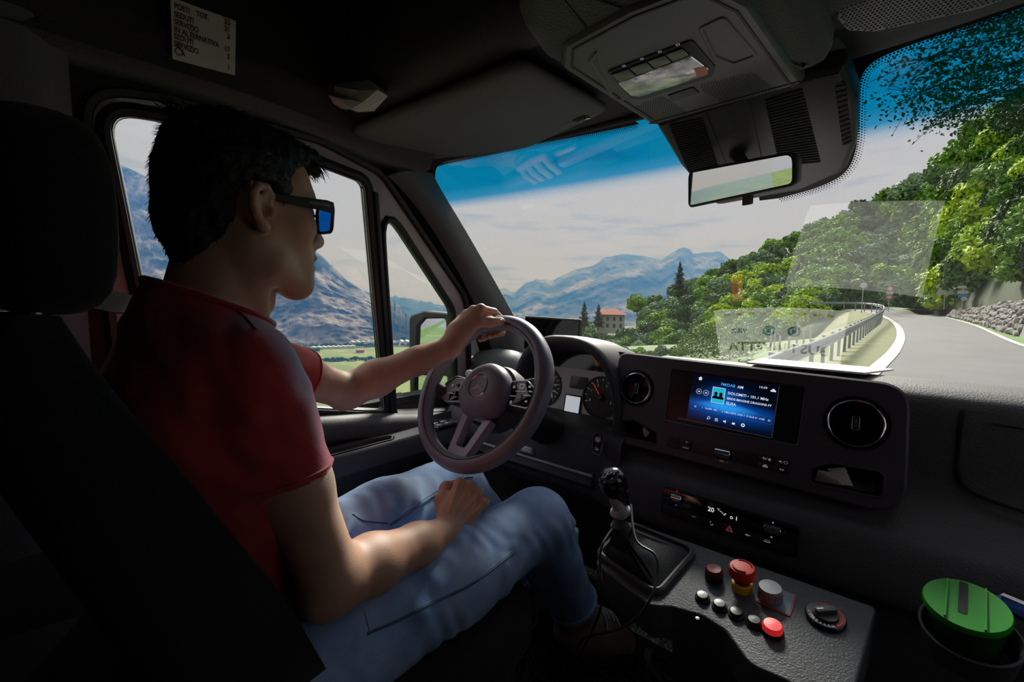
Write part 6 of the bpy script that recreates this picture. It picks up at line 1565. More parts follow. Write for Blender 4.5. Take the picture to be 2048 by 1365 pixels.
def jean_folds(P):
    return 0.0022*np.sin(P[:, 1]*150 + 6*smooth_noise(P, 6, 31) + P[:, 2]*40)*np.clip(smooth_noise(P, 6, 32)*2.2, 0, 1) + 0.0014*smooth_noise(P, 26, 33)
j.fn(jean_folds, (0, 0, 0), 9, 0, 'd')
j.fn(lambda P: np.where(np.linalg.norm(P-RA, axis=1) < 0.12, (P-RA)@((RA-RK)/np.linalg.norm(RA-RK)) - 0.005, -1.0), RA, 9, 0.003, 'i')
j.fn(lambda P: np.where(np.linalg.norm(P-LA, axis=1) < 0.12, (P-LA)@((LA-LK)/np.linalg.norm(LA-LK)) - 0.005, -1.0), LA, 9, 0.003, 'i')
v_, q_ = j.mesh((-0.75, 0.08, 0.20), (-0.15, 1.12, 0.74), 0.0038)
DENIM = mat('washed_denim', (0.18, 0.30, 0.54), 0.85, grain=0.5, gscale=900, spec=0.2, var=0.3, vscale=11, col2=(0.42, 0.54, 0.80))
jean_bvh = BVHTree.FromPolygons([tuple(p) for p in v_], [tuple(int(i) for i in f) for f in q_])
je = link('jeans', np_mesh('jeans', v_, q_), DENIM, pers)
THR = mat('pale_thread', (0.42, 0.46, 0.50), 0.8)
SEAMD = mat('denim_seam', (0.06, 0.10, 0.17), 0.85)
seam_px(jean_bvh, [(735, 1268), (800, 1240), (870, 1205), (950, 1165), (1030, 1105)], 0.0022, SEAMD, 'outer_seam', je); seam_px(jean_bvh, [(735, 1262), (800, 1234), (870, 1199), (950, 1159), (1030, 1099)], 0.0006, THR, 'outer_stitch', je, stitch=True)
seam_px(jean_bvh, [(780, 1052), (830, 1018), (880, 985), (925, 958), (945, 955)], 0.0024, SEAMD, 'inner_seam', je); seam_px(jean_bvh, [(778, 1046), (828, 1012), (878, 979), (925, 952)], 0.0007, THR, 'inner_stitch', je, stitch=True)
seam_px(jean_bvh, [(705, 1030), (725, 1042), (755, 1046), (775, 1048)], 0.0018, SEAMD, 'fly_seam', je)
seam_px(jean_bvh, [(730, 1225), (736, 1245), (742, 1270)], 0.0016, THR, 'pocket_bar', je); seam_px(jean_bvh, [(735, 1330), (770, 1312), (830, 1280), (850, 1268)], 0.0007, THR, 'pocket_stitch', je, stitch=True)
dr = (RA-RK)/np.linalg.norm(RA-RK); dl = (LA-LK)/np.linalg.norm(LA-LK)
band_on(jean_bvh, RA - dr*0.012, dr, 0.12, 0.005, DENIM, 'rolled_cuff', je); band_on(jean_bvh, LA - dl*0.012, dl, 0.12, 0.005, DENIM, 'rolled_cuff', je)

# ---- shoes
def shoe(ank, fwd, upv, nm):
    f = A3(fwd)/np.linalg.norm(fwd); u = A3(upv) - f*(A3(upv)@f); u /= np.linalg.norm(u); r = np.cross(f, u); M = np.stack([r, f, u])
    L = lambda x, y, z: ank + r*x + f*y + u*z
    q = Sdf()
    q.cone(L(0, 0.0, 0.005), L(0, -0.005, -0.045), 0.046, 0.040, 0.02)
    q.cone(L(0, -0.015, -0.045), L(0, 0.08, -0.045), 0.037, 0.040, 0.03)
    q.cone(L(0, 0.06, -0.045), L(-0.004, 0.150, -0.062), 0.041, 0.031, 0.03)
    q.ell(L(0, 0.05, -0.015), (0.030, 0.055, 0.028), M, 0.03)
    q.fn(lambda P: -((P-ank)@u) - 0.086, ank, 9, 0.006, 'i')
    q.fn(lambda P: (P-ank)@u - 0.020, ank, 9, 0.006, 'i')
    lo = np.min([ank - 0.11, ank + f*0.17 - 0.11], 0); hi = np.max([ank + 0.11, ank + f*0.19 + 0.11], 0)
    v, k = q.mesh(lo, hi, 0.004); sm_ = link(nm, np_mesh(nm, v, k), MATS.get('shoe_leather') or mat('shoe_leather', (0.26, 0.17, 0.13), 0.6, grain=0.3, var=.3, vscale=18), pers)
    bv = BVHTree.FromPolygons([tuple(p) for p in v], [tuple(int(i) for i in ff) for ff in k])
    SOLE = MATS.get('shoe_sole') or mat('shoe_sole', (0.035, 0.032, 0.030), 0.7)
    loop = [L(0.040*math.copysign(abs(math.cos(a))**0.8, math.cos(a))*(0.92 if math.sin(a) < 0 else 1.0), 0.065 + 0.125*math.sin(a), 0) for a in np.linspace(0, 2*math.pi, 36, endpoint=False)]
    MB().loft([[V(p - u*0.098) for p in loop], [V(p - u*0.076) for p in loop]]).build('sole', SOLE, sm_, bevel=0.003)
    LACE = MATS.get('lace') or mat('lace', (0.62, 0.56, 0.55), 0.8)
    for i in range(5):
        y0 = 0.028 + i*0.016
        pts = []
        for x in np.linspace(-0.026, 0.026, 7):
            h_ = bv.ray_cast(V(L(x, y0 + 0.010*x/0.026, 0.10)), V(-u))
            if h_[0] is not None: pts.append(h_[0] + V(u)*0.0015)
        if len(pts) > 2: MB().tube(pts, 0.0022, 6).build('lace', LACE, sm_)
    pts = [V(L(0.0, 0.03, 0.022)), V(L(0.02, 0.045, 0.028)), V(L(0.04, 0.05, 0.010)), V(L(0.05, 0.055, -0.02))]
    MB().tube(smooth_loop(pts, 4, False), 0.0018, 6).build('lace', LACE, sm_)
    tg_ = bv.ray_cast(V(L(0.0, 0.018, 0.12)), V(-u))
    TONG = MATS.get('tongue_tan') or mat('tongue_tan', (0.30, 0.17, 0.07), 0.7)
    MB().ell(V(L(0.0, 0.022, 0.004)), 0.024, 0.012, 0.028, Fr(V(ank), V(r), V(f)), 16, 10).build('tongue', TONG, sm_)
RSH = RA + dr*0.030; shoe(RSH, A3(at(1262, 1262, d=1.165)) - RSH + A3((0, 0, 0.035)), (-0.30, -0.35, 1), 'shoe')
shoe(LA + dl*0.035, (0.10, 0.95, -0.05), (0, -0.1, 1), 'shoe')

# ---- sunglasses
sgl = thing('sunglasses', 'black sunglasses with blue lenses worn by the driver', 'sunglasses', tuple(hd_(0, 0.095, 0.01)))
FRM = mat('matt_black_frame', (0.010, 0.010, 0.012), 0.45)
LENSB = glass_mat('blue_lens', refl=0.12, power=3); LENSB.node_tree.nodes['Transparent BSDF'].inputs['Color'].default_value = (0.0, 0.42, 0.92, 1)
for s_ in (-1, 1):
    lc_ = hd_(s_*0.040, 0.1035, 0.001)
    lu_ = V(HR)*s_*0.985 - V(HF)*0.17; f = Fr(V(lc_), lu_*s_, V(HU))
    lens = rounded([(-0.026, -0.018), (0.024, -0.021), (0.030, 0.012), (0.024, 0.020), (-0.026, 0.019)], 0.010, 5) if s_ > 0 else rounded([(-0.024, -0.021), (0.026, -0.018), (0.026, 0.019), (-0.024, 0.020), (-0.030, 0.012)], 0.010, 5)
    rm = MB().plate(f, offset(ccw(lens), 0.0038), [ccw(lens)], -0.002, 0.0025, 0.001).build('lens_rim', FRM, sgl)
    MB().prism(f, offset(ccw(lens), 0.0005), -0.0006, 0.0006).build('lens', LENSB, sgl)
    tp = [hd_(s_*0.0735, 0.0975, 0.013), hd_(s_*0.0755, 0.085, 0.014), hd_(s_*0.0775, 0.045, 0.012), hd_(s_*0.0770, 0.012, 0.011), hd_(s_*0.0785, -0.012, 0.012), hd_(s_*0.083, -0.030, -0.004)]
    hts = [0.0085, 0.0085, 0.0065, 0.0050, 0.0040, 0.0035]
    MB().loft([[V(p + HU*h_ - HR*s_*0.0016), V(p + HU*h_ + HR*s_*0.0016), V(p - HU*h_ + HR*s_*0.0016), V(p - HU*h_ - HR*s_*0.0016)] for p, h_ in zip(tp, hts)]).build('temple', FRM, sgl, bevel=0.0008)
MB().tube([V(hd_(-0.014, 0.107, 0.008)), V(hd_(0, 0.110, 0.011)), V(hd_(0.014, 0.107, 0.008))], 0.0028, 8).build('bridge', FRM, sgl)
tf = Fr(V(hd_(0.0785, 0.068, 0.0135)), -V(tp[2]-tp[1]) if False else V(hd_(0.0755, 0.085, 0.014)) - V(hd_(0.0775, 0.045, 0.012)), V(HU))
text('NORTHWEEK', tf, 0.004, 0, 0.0062, mat('temple_print', (0.5, 0.5, 0.52), 0.5), sgl, 0.0006, sx=0.9)
# ================================================================== outside
def strip_mesh(cols, name, m, lab, cat='ground', rows=None, noise=0.0, seed=1, ang=60):
    pass
ROADZ = -0.6
def gp(px, py, z=ROADZ): return at(px, py, Z=z)
ASPH = mat('grey_asphalt', (0.068, 0.072, 0.080), 0.85, grain=0.4, gscale=60, var=0.12, vscale=0.6)
LINEP = mat('road_line_paint', (0.33, 0.335, 0.33), 0.7, var=0.1, vscale=3)
GRASS = mat('verge_grass', (0.05, 0.085, 0.016), 0.9, var=0.3, vscale=1.5, col2=(0.11, 0.11, 0.042), grain=0.8, gscale=30)
GRASSG = mat('bright_grass', (0.045, 0.11, 0.011), 0.9, var=0.3, vscale=2.0, col2=(0.08, 0.17, 0.022), grain=0.8, gscale=30)
Lp = [gp(1560, 850), gp(1640, 800), gp(1700, 762), gp(1745, 728), gp(1778, 698), gp(1792, 672), gp(1788, 652), gp(1772, 638), at(1745, 627, d=62), at(1700, 620, d=74), at(1650, 617, d=84)]
Rp = [gp(2900, 800), gp(2600, 780), gp(2350, 745), gp(2150, 712), gp(2048, 687), gp(1960, 652), gp(1905, 637), gp(1868, 628), at(1815, 620, d=75), at(1750, 614, d=85), at(1680, 612, d=92)]
Ls = smooth_loop(Lp, 6, False); Rs = smooth_loop(Rp, 6, False)
o = MB().loft([[a, a.lerp(b_, 0.33), a.lerp(b_, 0.66), b_] for a, b_ in zip(Ls, Rs)], False).build('road', ASPH, None); struct(o, 'grey asphalt road bending left ahead of the van', 'road')
def side_strip(P, w0, w1, dz, name, m, lab, flip=1):
    r0, r1 = [], []
    for i, p in enumerate(P):
        t = (P[min(i+1, len(P)-1)] - P[max(i-1, 0)]); t.z = 0; t.normalize(); n = V((-t.y, t.x, 0))*flip
        r0.append(p + n*w0 + V((0, 0, dz))); r1.append(p + n*w1 + V((0, 0, dz)))
    o = MB().loft([r0, r1], False).build(name, m, None); return o
o = side_strip(Ls, -0.02, -0.36, 0.02, 'road_line', LINEP, ''); tag(o, 'white edge line painted along the left side of the road', 'road marking')
o = side_strip(Rs, 0.15, 0.40, 0.02, 'road_line', LINEP, ''); tag(o, 'white edge line painted along the foot of the rock wall', 'road marking')
# verges
o = MB().loft([[p + V((0, 0, -0.01)), p + V((-0.8, 0, -0.02)), p + V((-1.8, 0, -0.25)), p + V((-5, 0.5, -1.8)), p + V((-12, 1, -5.5)), p + V((-30, 2, -16))] for p in Ls], False).build('verge', GRASS, None); struct(o, 'dry grass verge falling away left of the guard rail', 'ground')
o = MB().loft([[p + V((-0.05, 0, 0.0)), p + V((0.5, -0.1, 0.03)), p + V((1.1, -0.1, 0.10))] for p in Rs], False).build('verge', GRASSG, None); struct(o, 'narrow strip of bright grass along the rock wall', 'ground')
# ---- guard rail
STEEL = mat('galvanised_steel', (0.28, 0.31, 0.34), 0.42, metal=0.55, var=0.15, vscale=4)
gr_ = [at(1180, 900, d=3.3), at(1360, 810, d=5.0), at(1480, 758, d=6.6), at(1575, 714, d=8.8), at(1640, 690, d=11.5), at(1700, 661, d=17.5), at(1745, 637, d=29), at(1767, 622, d=42), at(1763, 612, d=52), at(1728, 607, d=58), at(1672, 606, d=63), at(1620, 606, d=67)]
gs = smooth_loop(gr_, 8, False)
rail = thing('guard_rail', 'galvanised steel guard rail curving along the left edge of the road', 'guard rail', tuple(gs[24]))
prof = [(-0.155, 0.0), (-0.13, 0.035), (-0.07, 0.04), (-0.035, -0.02), (0.035, -0.02), (0.07, 0.04), (0.13, 0.035), (0.155, 0.0)]
secs = []
for i, p in enumerate(gs):
    t = gs[min(i+1, len(gs)-1)] - gs[max(i-1, 0)]; t.z = 0; t.normalize(); n = V((t.y, -t.x, 0))
    secs.append([p + n*o_ + V((0, 0, z)) for z, o_ in prof] + [p + n*(o_-0.008) + V((0, 0, z)) for z, o_ in prof[::-1]])
MB().loft(secs, True).build('beam', STEEL, rail, ang=40)
acc = 0; nxt = 0.5
for i in range(1, len(gs)):
    L_ = (gs[i]-gs[i-1]).length
    while nxt < acc + L_:
        p = gs[i-1].lerp(gs[i], (nxt-acc)/L_); t = (gs[i]-gs[i-1]); t.z = 0; t.normalize(); n = V((-t.y, t.x, 0))
        f = Fr(p + n*0.10 - V((0, 0, 0.30)), t, V((0, 0, 1)))
        MB().box(f, -0.05, 0.05, -0.75, 0.46, -0.04, 0.04).build('post', STEEL, rail); nxt += 2.0
    acc += L_

# ---- far ground, hillside and valley
VALM = mat('valley_fields', (0.10, 0.16, 0.055), 0.95)
_vt = nd(VALM, 'ShaderNodeTexCoord'); _vm = nd(VALM, 'ShaderNodeMapping'); _vm.inputs['Scale'].default_value = (0.012, 0.03, 1); _vm.inputs['Rotation'].default_value = (0, 0, 0.35)
_vv = nd(VALM, 'ShaderNodeTexVoronoi', distance='CHEBYCHEV'); _vv.inputs['Scale'].default_value = 1.0; _vr = nd(VALM, 'ShaderNodeValToRGB')
e = _vr.color_ramp.elements; e[0].color = (0.05, 0.105, 0.02, 1); e[1].color = (0.16, 0.20, 0.07, 1); q = e.new(0.5); q.color = (0.09, 0.145, 0.04, 1)
lk(VALM, _vt.outputs['Object'], _vm.inputs['Vector']); lk(VALM, _vm.outputs['Vector'], _vv.inputs['Vector']); lk(VALM, _vv.outputs['Color'], _vr.inputs['Fac']); lk(VALM, _vr.outputs['Color'], VALM.node_tree.nodes['Principled BSDF'].inputs['Base Color'])
VZ = -150.0
vf = Fr((0, 0, VZ), (1, 0, 0), (0, 1, 0))
o = MB().grid(lambda u, v: V((-4500 + u*5500, -2500 + v*8000, VZ)), 12, 12).build('valley_floor', VALM, None); struct(o, 'broad green valley floor of fields below the road', 'ground')
# near slope dropping from the road to the valley (fills below the side window)
NEARG = mat('meadow_green', (0.045, 0.10, 0.018), 0.95, var=0.35, vscale=0.05, col2=(0.07, 0.135, 0.032))
o = MB().loft([[V((-14, y, -8)), V((-60, y, -30)), V((-200, y, -80)), V((-420, y, VZ+1))] for y in (-300, 0, 60, 140, 300, 600, 900)], False).build('meadow_slope', NEARG, None); struct(o, 'bright green meadow slope below the road', 'ground')
# wooded hillside ground
HILLG = mat('hill_undergrowth', (0.022, 0.042, 0.012), 0.95, var=0.4, vscale=0.3)
hill = [(1120, 705, 150, 640, 230), (1200, 700, 130, 628, 210), (1290, 712, 95, 600, 180), (1400, 722, 75, 560, 150), (1520, 700, 62, 520, 130), (1620, 655, 60, 490, 125), (1700, 618, 74, 470, 125), (1780, 616, 86, 450, 125), (1860, 614, 82, 420, 115), (1920, 600, 62, 390, 95), (1980, 590, 46, 330, 72), (2060, 560, 34, 250, 55), (2200, 540, 24, 120, 42), (2500, 500, 16, 0, 30)]
HD = lambda x: float(np.interp(x, [1100, 1250, 1500, 1700, 2000], [30, 38, 45, 50, 70]))
secs = []
for x, yb, d0, yt, d1 in hill:
    r = [at(x, yb+80, d=d0*0.93) if x < 1650 else at(x, yb+(45 if x < 1850 else 120), d=d0*0.97)]
    for k in range(6):
        t_ = k/5; r.append(at(x, yb*(1-t_)+(yt+HD(x))*t_ + 8, d=d0 + (d1-d0)*t_))
    r.append(at(x, yt+HD(x)+6, d=d1*1.25))
    secs.append(r)
o = MB().loft(secs, False).build('hillside', HILLG, None, ang=80); struct(o, 'steep wooded hillside ahead and to the right', 'ground')

# ---- trees
LEAF = {}
def leafmat(name, c1, c2):
    m = mat(name, c1, 0.7, spec=0.25); t = m.node_tree; bsd = t.nodes['Principled BSDF']
    oi = nd(m, 'ShaderNodeObjectInfo'); tc = nd(m, 'ShaderNodeTexCoord'); n = nd(m, 'ShaderNodeTexNoise'); n.inputs['Scale'].default_value = 0.55; n.inputs['Detail'].default_value = 6
    ad = nd(m, 'ShaderNodeMath', operation='MULTIPLY_ADD'); ad.inputs[1].default_value = 0.35; lk(m, oi.outputs['Random'], ad.inputs[0]); lk(m, n.outputs['Fac'], ad.inputs[2])
    r = nd(m, 'ShaderNodeValToRGB'); r.color_ramp.elements[0].position = 0.42; r.color_ramp.elements[1].position = 0.95; r.color_ramp.elements[0].color = (*c1, 1); r.color_ramp.elements[1].color = (*c2, 1)
    lk(m, tc.outputs['Object'], n.inputs['Vector']); lk(m, ad.outputs[0], r.inputs['Fac']); lk(m, r.outputs['Color'], bsd.inputs['Base Color'])
    bsd.inputs['Subsurface Weight'].default_value = 0.0
    return m
LF_G = leafmat('leaves_green', (0.040, 0.125, 0.010), (0.20, 0.36, 0.03))
LF_D = leafmat('leaves_dark', (0.016, 0.056, 0.014), (0.085, 0.17, 0.035))
LF_Y = leafmat('leaves_yellow_green', (0.15, 0.30, 0.008), (0.42, 0.56, 0.02))
LF_S = leafmat('leaves_silvery', (0.060, 0.135, 0.060), (0.20, 0.32, 0.15))
LF_C = leafmat('conifer_needles', (0.008, 0.020, 0.012), (0.025, 0.048, 0.025))
BARK = mat('bark', (0.05, 0.04, 0.03), 0.9, grain=0.8, gscale=20)
def leaf_quads(rg, cen, nrm, size):
    """folded leaf sprays: two triangles each with a crease"""
    n = len(cen); up = rg.normal(size=(n, 3)); t = np.cross(nrm, up); t /= np.linalg.norm(t, axis=1)[:, None]; b_ = np.cross(nrm, t)
    s_ = size*rg.uniform(0.6, 1.3, n)[:, None]
    v0 = cen - t*s_; v1 = cen + b_*s_*0.55 - nrm*s_*0.2; v2 = cen + t*s_; v3 = cen - b_*s_*0.55 - nrm*s_*0.2
    vs = np.stack([v0, v1, v2, v3], 1).reshape(-1, 3); i = np.arange(n)*4
    return vs, np.stack([i, i+1, i+2, i+3], 1)
def crown_mesh(name, seed, kind, nblob=16, per=150, leaf=0.34):
    rg = np.random.default_rng(seed); C_, N_ = [], []
    for k in range(nblob):
        a = rg.uniform(0, 2*math.pi); z = rg.uniform(-0.55, 0.75); r = math.sqrt(max(0.05, 1-z*z))*rg.uniform(0.25, 0.72)
        c = np.array([2.6*r*math.cos(a), 2.6*r*math.sin(a), 3.6 + 2.3*z]); R_ = rg.uniform(0.9, 1.5)*(0.75 if z > 0.5 else 1)
        d = rg.normal(size=(per, 3)); d /= np.linalg.norm(d, axis=1)[:, None]; d[:, 2] = np.where(d[:, 2] < -0.4, -d[:, 2], d[:, 2])
        C_.append(c + d*R_*rg.uniform(0.75, 1.06, per)[:, None]); N_.append(d + rg.normal(size=(per, 3))*0.45)
    C_ = np.concatenate(C_); N_ = np.concatenate(N_); N_ /= np.linalg.norm(N_, axis=1)[:, None]
    v, q = leaf_quads(rg, C_, N_, leaf); me = np_mesh(name, v, q); me.shade_flat(); return me
def trunk_mesh(seed, h=3.2):
    rg = np.random.default_rng(seed); mb = MB(); top = V((rg.normal()*0.2, rg.normal()*0.2, h))
    mb.tube([V((0, 0, -1.0)), V((0.05, 0, h*0.5)), top], [0.24, 0.18, 0.12], 7)
    for k in range(4):
        a = rg.uniform(0, 6.28); mb.tube([top*0.8, top*0.9 + V((math.cos(a)*0.8, math.sin(a)*0.8, 0.9)), top + V((math.cos(a)*1.5, math.sin(a)*1.5, 1.8))], [0.10, 0.07, 0.03], 5)
    return mb.mesh('trunk')
crowns = {}
for nm, m_, seeds in (('g', LF_G, (1, 2, 3)), ('d', LF_D, (4, 5, 6)), ('y', LF_Y, (7, 8)), ('s', LF_S, (9, 10))):
    crowns[nm] = []
    for sd in seeds:
        me = crown_mesh('crown', sd, nm, 20, 190, 0.30); me.materials.append(m_); crowns[nm].append(me)
trunks = []
for sd in (1, 2, 3):
    me = trunk_mesh(sd); me.materials.append(BARK); trunks.append(me)
rt_ = np.random.default_rng(99)
def tree(p, s, kind, label, group, sz=1.0, nm='broadleaf_tree'):
    t = thing(nm, label, 'tree', tuple(p), group); t.scale = (s, s, s*sz); t.rotation_euler = (0, 0, rt_.uniform(0, 6.28))
    for k, me in (('crown', crowns[kind][rt_.integers(len(crowns[kind]))]), ('trunk', trunks[rt_.integers(3)])):
        o = bpy.data.objects.new(k, me); COL.objects.link(o); o.parent = t
    return t
def hill_at(x):
    X = [h[0] for h in hill]; return [float(np.interp(x, X, [h[k] for h in hill])) for k in (1, 2, 3, 4)]
NAMES = {'g': 'mid green', 'd': 'dark green', 'y': 'yellow-green', 's': 'silvery green'}
def put(x, y, rpx, kind=None, zone='left'):
    yb, d0, yt, d1 = hill_at(x); t_ = min(1.1, max(0, (yb-y)/(yb-yt))); d = d0 + (d1-d0)*t_
    s = rpx*d/FPX/2.9; c = at(x, y, d=d); kind = kind or rt_.choice(['g', 'd', 'g', 's', 'd'])
    tier = 'on the skyline' if t_ > 0.8 else 'at the lower edge' if t_ < 0.25 else 'halfway up'
    place = {'left': 'of the wood left of the road bend', 'mid': 'of the wood behind the road bend', 'right': 'of the wood above the rock wall'}[zone]
    lab = '%s broad-leaved tree %s %s' % (NAMES[kind], tier, place)
    return tree((c.x, c.y, c.z - 3.8*s), s, kind, lab, '%s trees %s %s' % (NAMES[kind], tier, place))
# left wood: rows from the ridge down
for x in range(1165, 1660, 30):
    yb, d0, yt, d1 = hill_at(x); ridge = np.interp(x, [1165, 1260, 1330, 1400, 1450, 1500, 1560, 1600, 1660], [652, 612, 590, 566, 545, 522, 495, 478, 450])
    y = ridge + 10; r = 26
    while y < yb - (8 if x < 1560 else 2):
        k = None
        if 1420 < x < 1620 and 530 < y < 690 and rt_.random() < 0.45: k = 'y'
        if not (1180 < x < 1262 and y < 662): put(x + rt_.uniform(-12, 12), y + rt_.uniform(-6, 6), r*rt_.uniform(0.85, 1.2), k, 'left')
        y += 25; r = min(40, r+2)
for x, y, r, k in ((1455, 556, 24, 'd'), (1500, 528, 28, 'g'), (1545, 505, 30, 'g'), (1585, 488, 24, 'd'), (1520, 570, 34, 'y'), (1550, 600, 34, 'y'), (1480, 615, 30, 'g'), (1440, 665, 34, 'y'), (1410, 640, 30, 's'), (1600, 600, 40, 's'), (1650, 590, 34, 's'), (1625, 560, 40, 's'), (1660, 605, 28, 's')): put(x, y, r, k, 'left')
for x in range(1170, 1400, 22): put(x, hill_at(x)[0] - 6 + rt_.uniform(-4, 4), 24, rt_.choice(['s', 'g', 'd']), 'left')
# middle wood behind the bend
for x in range(1640, 1900, 32):
    ridge = np.interp(x, [1640, 1700, 1760, 1820, 1900], [448, 418, 392, 362, 330]); y = ridge + 26; r = 34
    while y < 606: put(x + rt_.uniform(-12, 12), y + rt_.uniform(-6, 6), r*rt_.uniform(0.85, 1.2), rt_.choice(['g', 's', 'd', 'g']), 'mid'); y += 30; r = min(46, r+2)
# right trees above the wall
for x in range(1900, 2120, 40):
    ridge = np.interp(x, [1900, 1950, 2000, 2050, 2120], [318, 262, 205, 175, 150]); y = ridge + 44; r = 48
    while y < np.interp(x, [1900, 1960, 2050, 2150], [590, 565, 530, 500]): put(x + rt_.uniform(-12, 12), y, r*rt_.uniform(0.9, 1.2), rt_.choice(['g', 'g', 'y', 'd']), 'right'); y += 44; r = min(60, r+3)
# ---- conifers
def conifer(px, ytop, ybot, d, label):
    base = at(px, ybot, d=d); hgt = (ybot-ytop)*d/FPX; rg = np.random.default_rng(px)
    t = thing('conifer', label, 'tree', tuple(base)); C_, N_ = [], []
    n = 1500; z = 1-np.sqrt(rg.uniform(0, 1, n)); z = 0.06 + 0.94*z; a = rg.uniform(0, 6.28, n); tier = 0.72 + 0.28*np.sin(z*hgt*4.2 + 0.6*np.sin(a*3)); rad = (1-z)**0.8*0.33*hgt*tier*rg.uniform(0.55, 1.0, n)
    cen = np.stack([rad*np.cos(a), rad*np.sin(a), z*hgt - rad*0.15], 1); nr = np.stack([np.cos(a), np.sin(a), 0.9+0*a], 1) + rg.normal(size=(n, 3))*0.4; nr /= np.linalg.norm(nr, axis=1)[:, None]
    v, q = leaf_quads(rg, cen + np.array(base), nr, hgt*0.030); me = np_mesh('crown', v, q); me.shade_flat(); link('crown', me, LF_C, t)
    MB().tube([base - V((0, 0, 1)), base + V((0, 0, hgt*0.95))], [hgt*0.022, hgt*0.004], 7).build('trunk', BARK, t)
conifer(1358, 522, 582, 130, 'tall dark fir standing above the wood left of the road')
conifer(1168, 602, 655, 150, 'dark fir left of the house with the red roof')
conifer(1196, 606, 655, 148, 'dark fir right in front of the house with the red roof')
# ---- house with the red roof
hf = Fr(at(1222, 637, d=150), (0.86, 0.5, 0), (0, 0, 1)); house = thing('house', 'white house with a red tiled hip roof among the trees', 'house', tuple(hf.o))
WALLM = mat('white_render', (0.34, 0.335, 0.33), 0.9); ROOF = mat('red_roof_tiles', (0.27, 0.08, 0.05), 0.9, var=.25, vscale=1.5); WIN = mat('dark_pane', (0.03, 0.035, 0.045), 0.3)
MB().box(hf, -4.4, 4.4, -5, 1.3, -6, 0).build('wall', WALLM, house)
e_ = [hf(-5.1, 1.2, 0.9), hf(5.1, 1.2, 0.9), hf(5.1, 1.2, -6.9), hf(-5.1, 1.2, -6.9), hf(-2.2, 3.0, -3), hf(2.2, 3.0, -3)]
MB().add(e_, [(0, 1, 5, 4), (1, 2, 5), (2, 3, 4, 5), (3, 0, 4), (3, 2, 1, 0)]).build('roof', ROOF, house, ang=10)
for fl in (-2.4, -0.2):
    for k in range(4):
        x = -3.15 + k*2.1; w = MB().box(hf, x-0.5, x+0.5, fl-0.75, fl+0.7, -0.05, 0.06).build('window', WALLM, house); MB().box(hf, x-0.4, x+0.4, fl-0.65, fl+0.6, 0.05, 0.08).build('pane', WIN, w)

# ---- vineyard below the road
VINE = leafmat('vine_leaves', (0.05, 0.12, 0.014), (0.14, 0.23, 0.04))
VG = mat('vineyard_grass', (0.035, 0.075, 0.012), 0.9, var=0.3, vscale=0.6, col2=(0.065, 0.115, 0.022))
vy = [(1100, 735, 80), (1240, 730, 58), (1330, 726, 46), (1420, 724, 38), (1530, 722, 29), (1640, 712, 22)]
o = MB().loft([[at(x, y+70, d=d*0.62), at(x, y+10, d=d*0.85), at(x, y-22, d=d*1.1), at(x, y-36, d=d*1.35), at(x, y-10, d=d*1.8)] for x, y, d in vy], False).build('vineyard_slope', VG, None); struct(o, 'light green vineyard slope below the guard rail', 'ground')
for k in range(7):
    rg = np.random.default_rng(50+k); a = at(1345 + k*6, 716 - k*9, d=37+k*3.0); c = at(1500 + k*12, 722 - k*10.5, d=29+k*2.6); n = 520
    t_ = rg.uniform(0, 1, n); cen = np.array(a)[None]*(1-t_[:, None]) + np.array(c)[None]*t_[:, None]; cen += rg.normal(size=(n, 3))*np.array([0.16, 0.16, 0.24]) + np.array([0, 0, 0.55])
    nr = rg.normal(size=(n, 3)); nr[:, 2] += 0.8; nr /= np.linalg.norm(nr, axis=1)[:, None]; v, q = leaf_quads(rg, cen, nr, 0.14); me = np_mesh('vine_row', v, q); me.shade_flat()
    tag(link('vine_row', me, VINE), 'row of green vines on the slope below the guard rail', 'vine row', 'vine rows below the guard rail')
for k in range(9):
    p = at(1180 + k*25, 712 + (k % 3)*4, d=56 - k*1.5); tree((p.x, p.y, p.z - 1.9), 0.48, ['s', 'g', 'd'][k % 3], '%s low bushy tree at the edge of the vineyard slope' % NAMES[['s', 'g', 'd'][k % 3]], '%s bushes at the vineyard edge' % NAMES[['s', 'g', 'd'][k % 3]], nm='bush')
PW = mat('pale_concrete_post', (0.36, 0.365, 0.365), 0.8)
for k, (px_, py_, h_, d) in enumerate(((1540, 712, 52, 24), (1558, 716, 44, 22), (1576, 716, 40, 22), (1592, 706, 62, 22), (1606, 700, 40, 24), (1548, 700, 40, 30), (1620, 694, 42, 25))):
    b0 = at(px_, py_, d=d); hh = h_*d/FPX; o = MB().tube([b0 - V((0, 0, 0.5)), b0 + V((0, 0, hh))], 0.05, 6).build('vine_post', PW, None); tag(o, 'pale post standing in the vineyard behind the guard rail', 'post', 'vineyard posts')

# ---- rock wall at the right
ROCK = mat('grey_rock', (0.165, 0.155, 0.145), 0.9, grain=1.0, gscale=8, var=0.35, vscale=2.5)
rw_ = thing('rock_wall', 'rough grey stone wall along the right side of the road', 'wall', tuple(gp(2040, 690)))
wb = [gp(1885, 634), gp(1920, 642), gp(1960, 655), gp(2005, 672), gp(2048, 692), gp(2120, 720), gp(2250, 770), gp(2500, 860)]
wb = [p + V((0.5, 0, 0)) for p in wb]
hts = [0.8, 1.3, 1.75, 2.0, 2.2, 2.3, 2.3, 2.3]
bs_ = smooth_loop(wb, 5, False); hh = np.interp(np.linspace(0, 1, len(bs_)), np.linspace(0, 1, len(hts)), hts)
MB().loft([[p + V((0, 0, -0.3)), p + V((0.25, 0, h*0.5)), p + V((0.6, 0, h)), p + V((3.0, 0.3, h*1.4)), p + V((9.0, 1.0, h+3.5)), p + V((25.0, 3.0, h+12))] for p, h in zip(bs_, hh)], False).build('wall_core', ROCK, rw_)
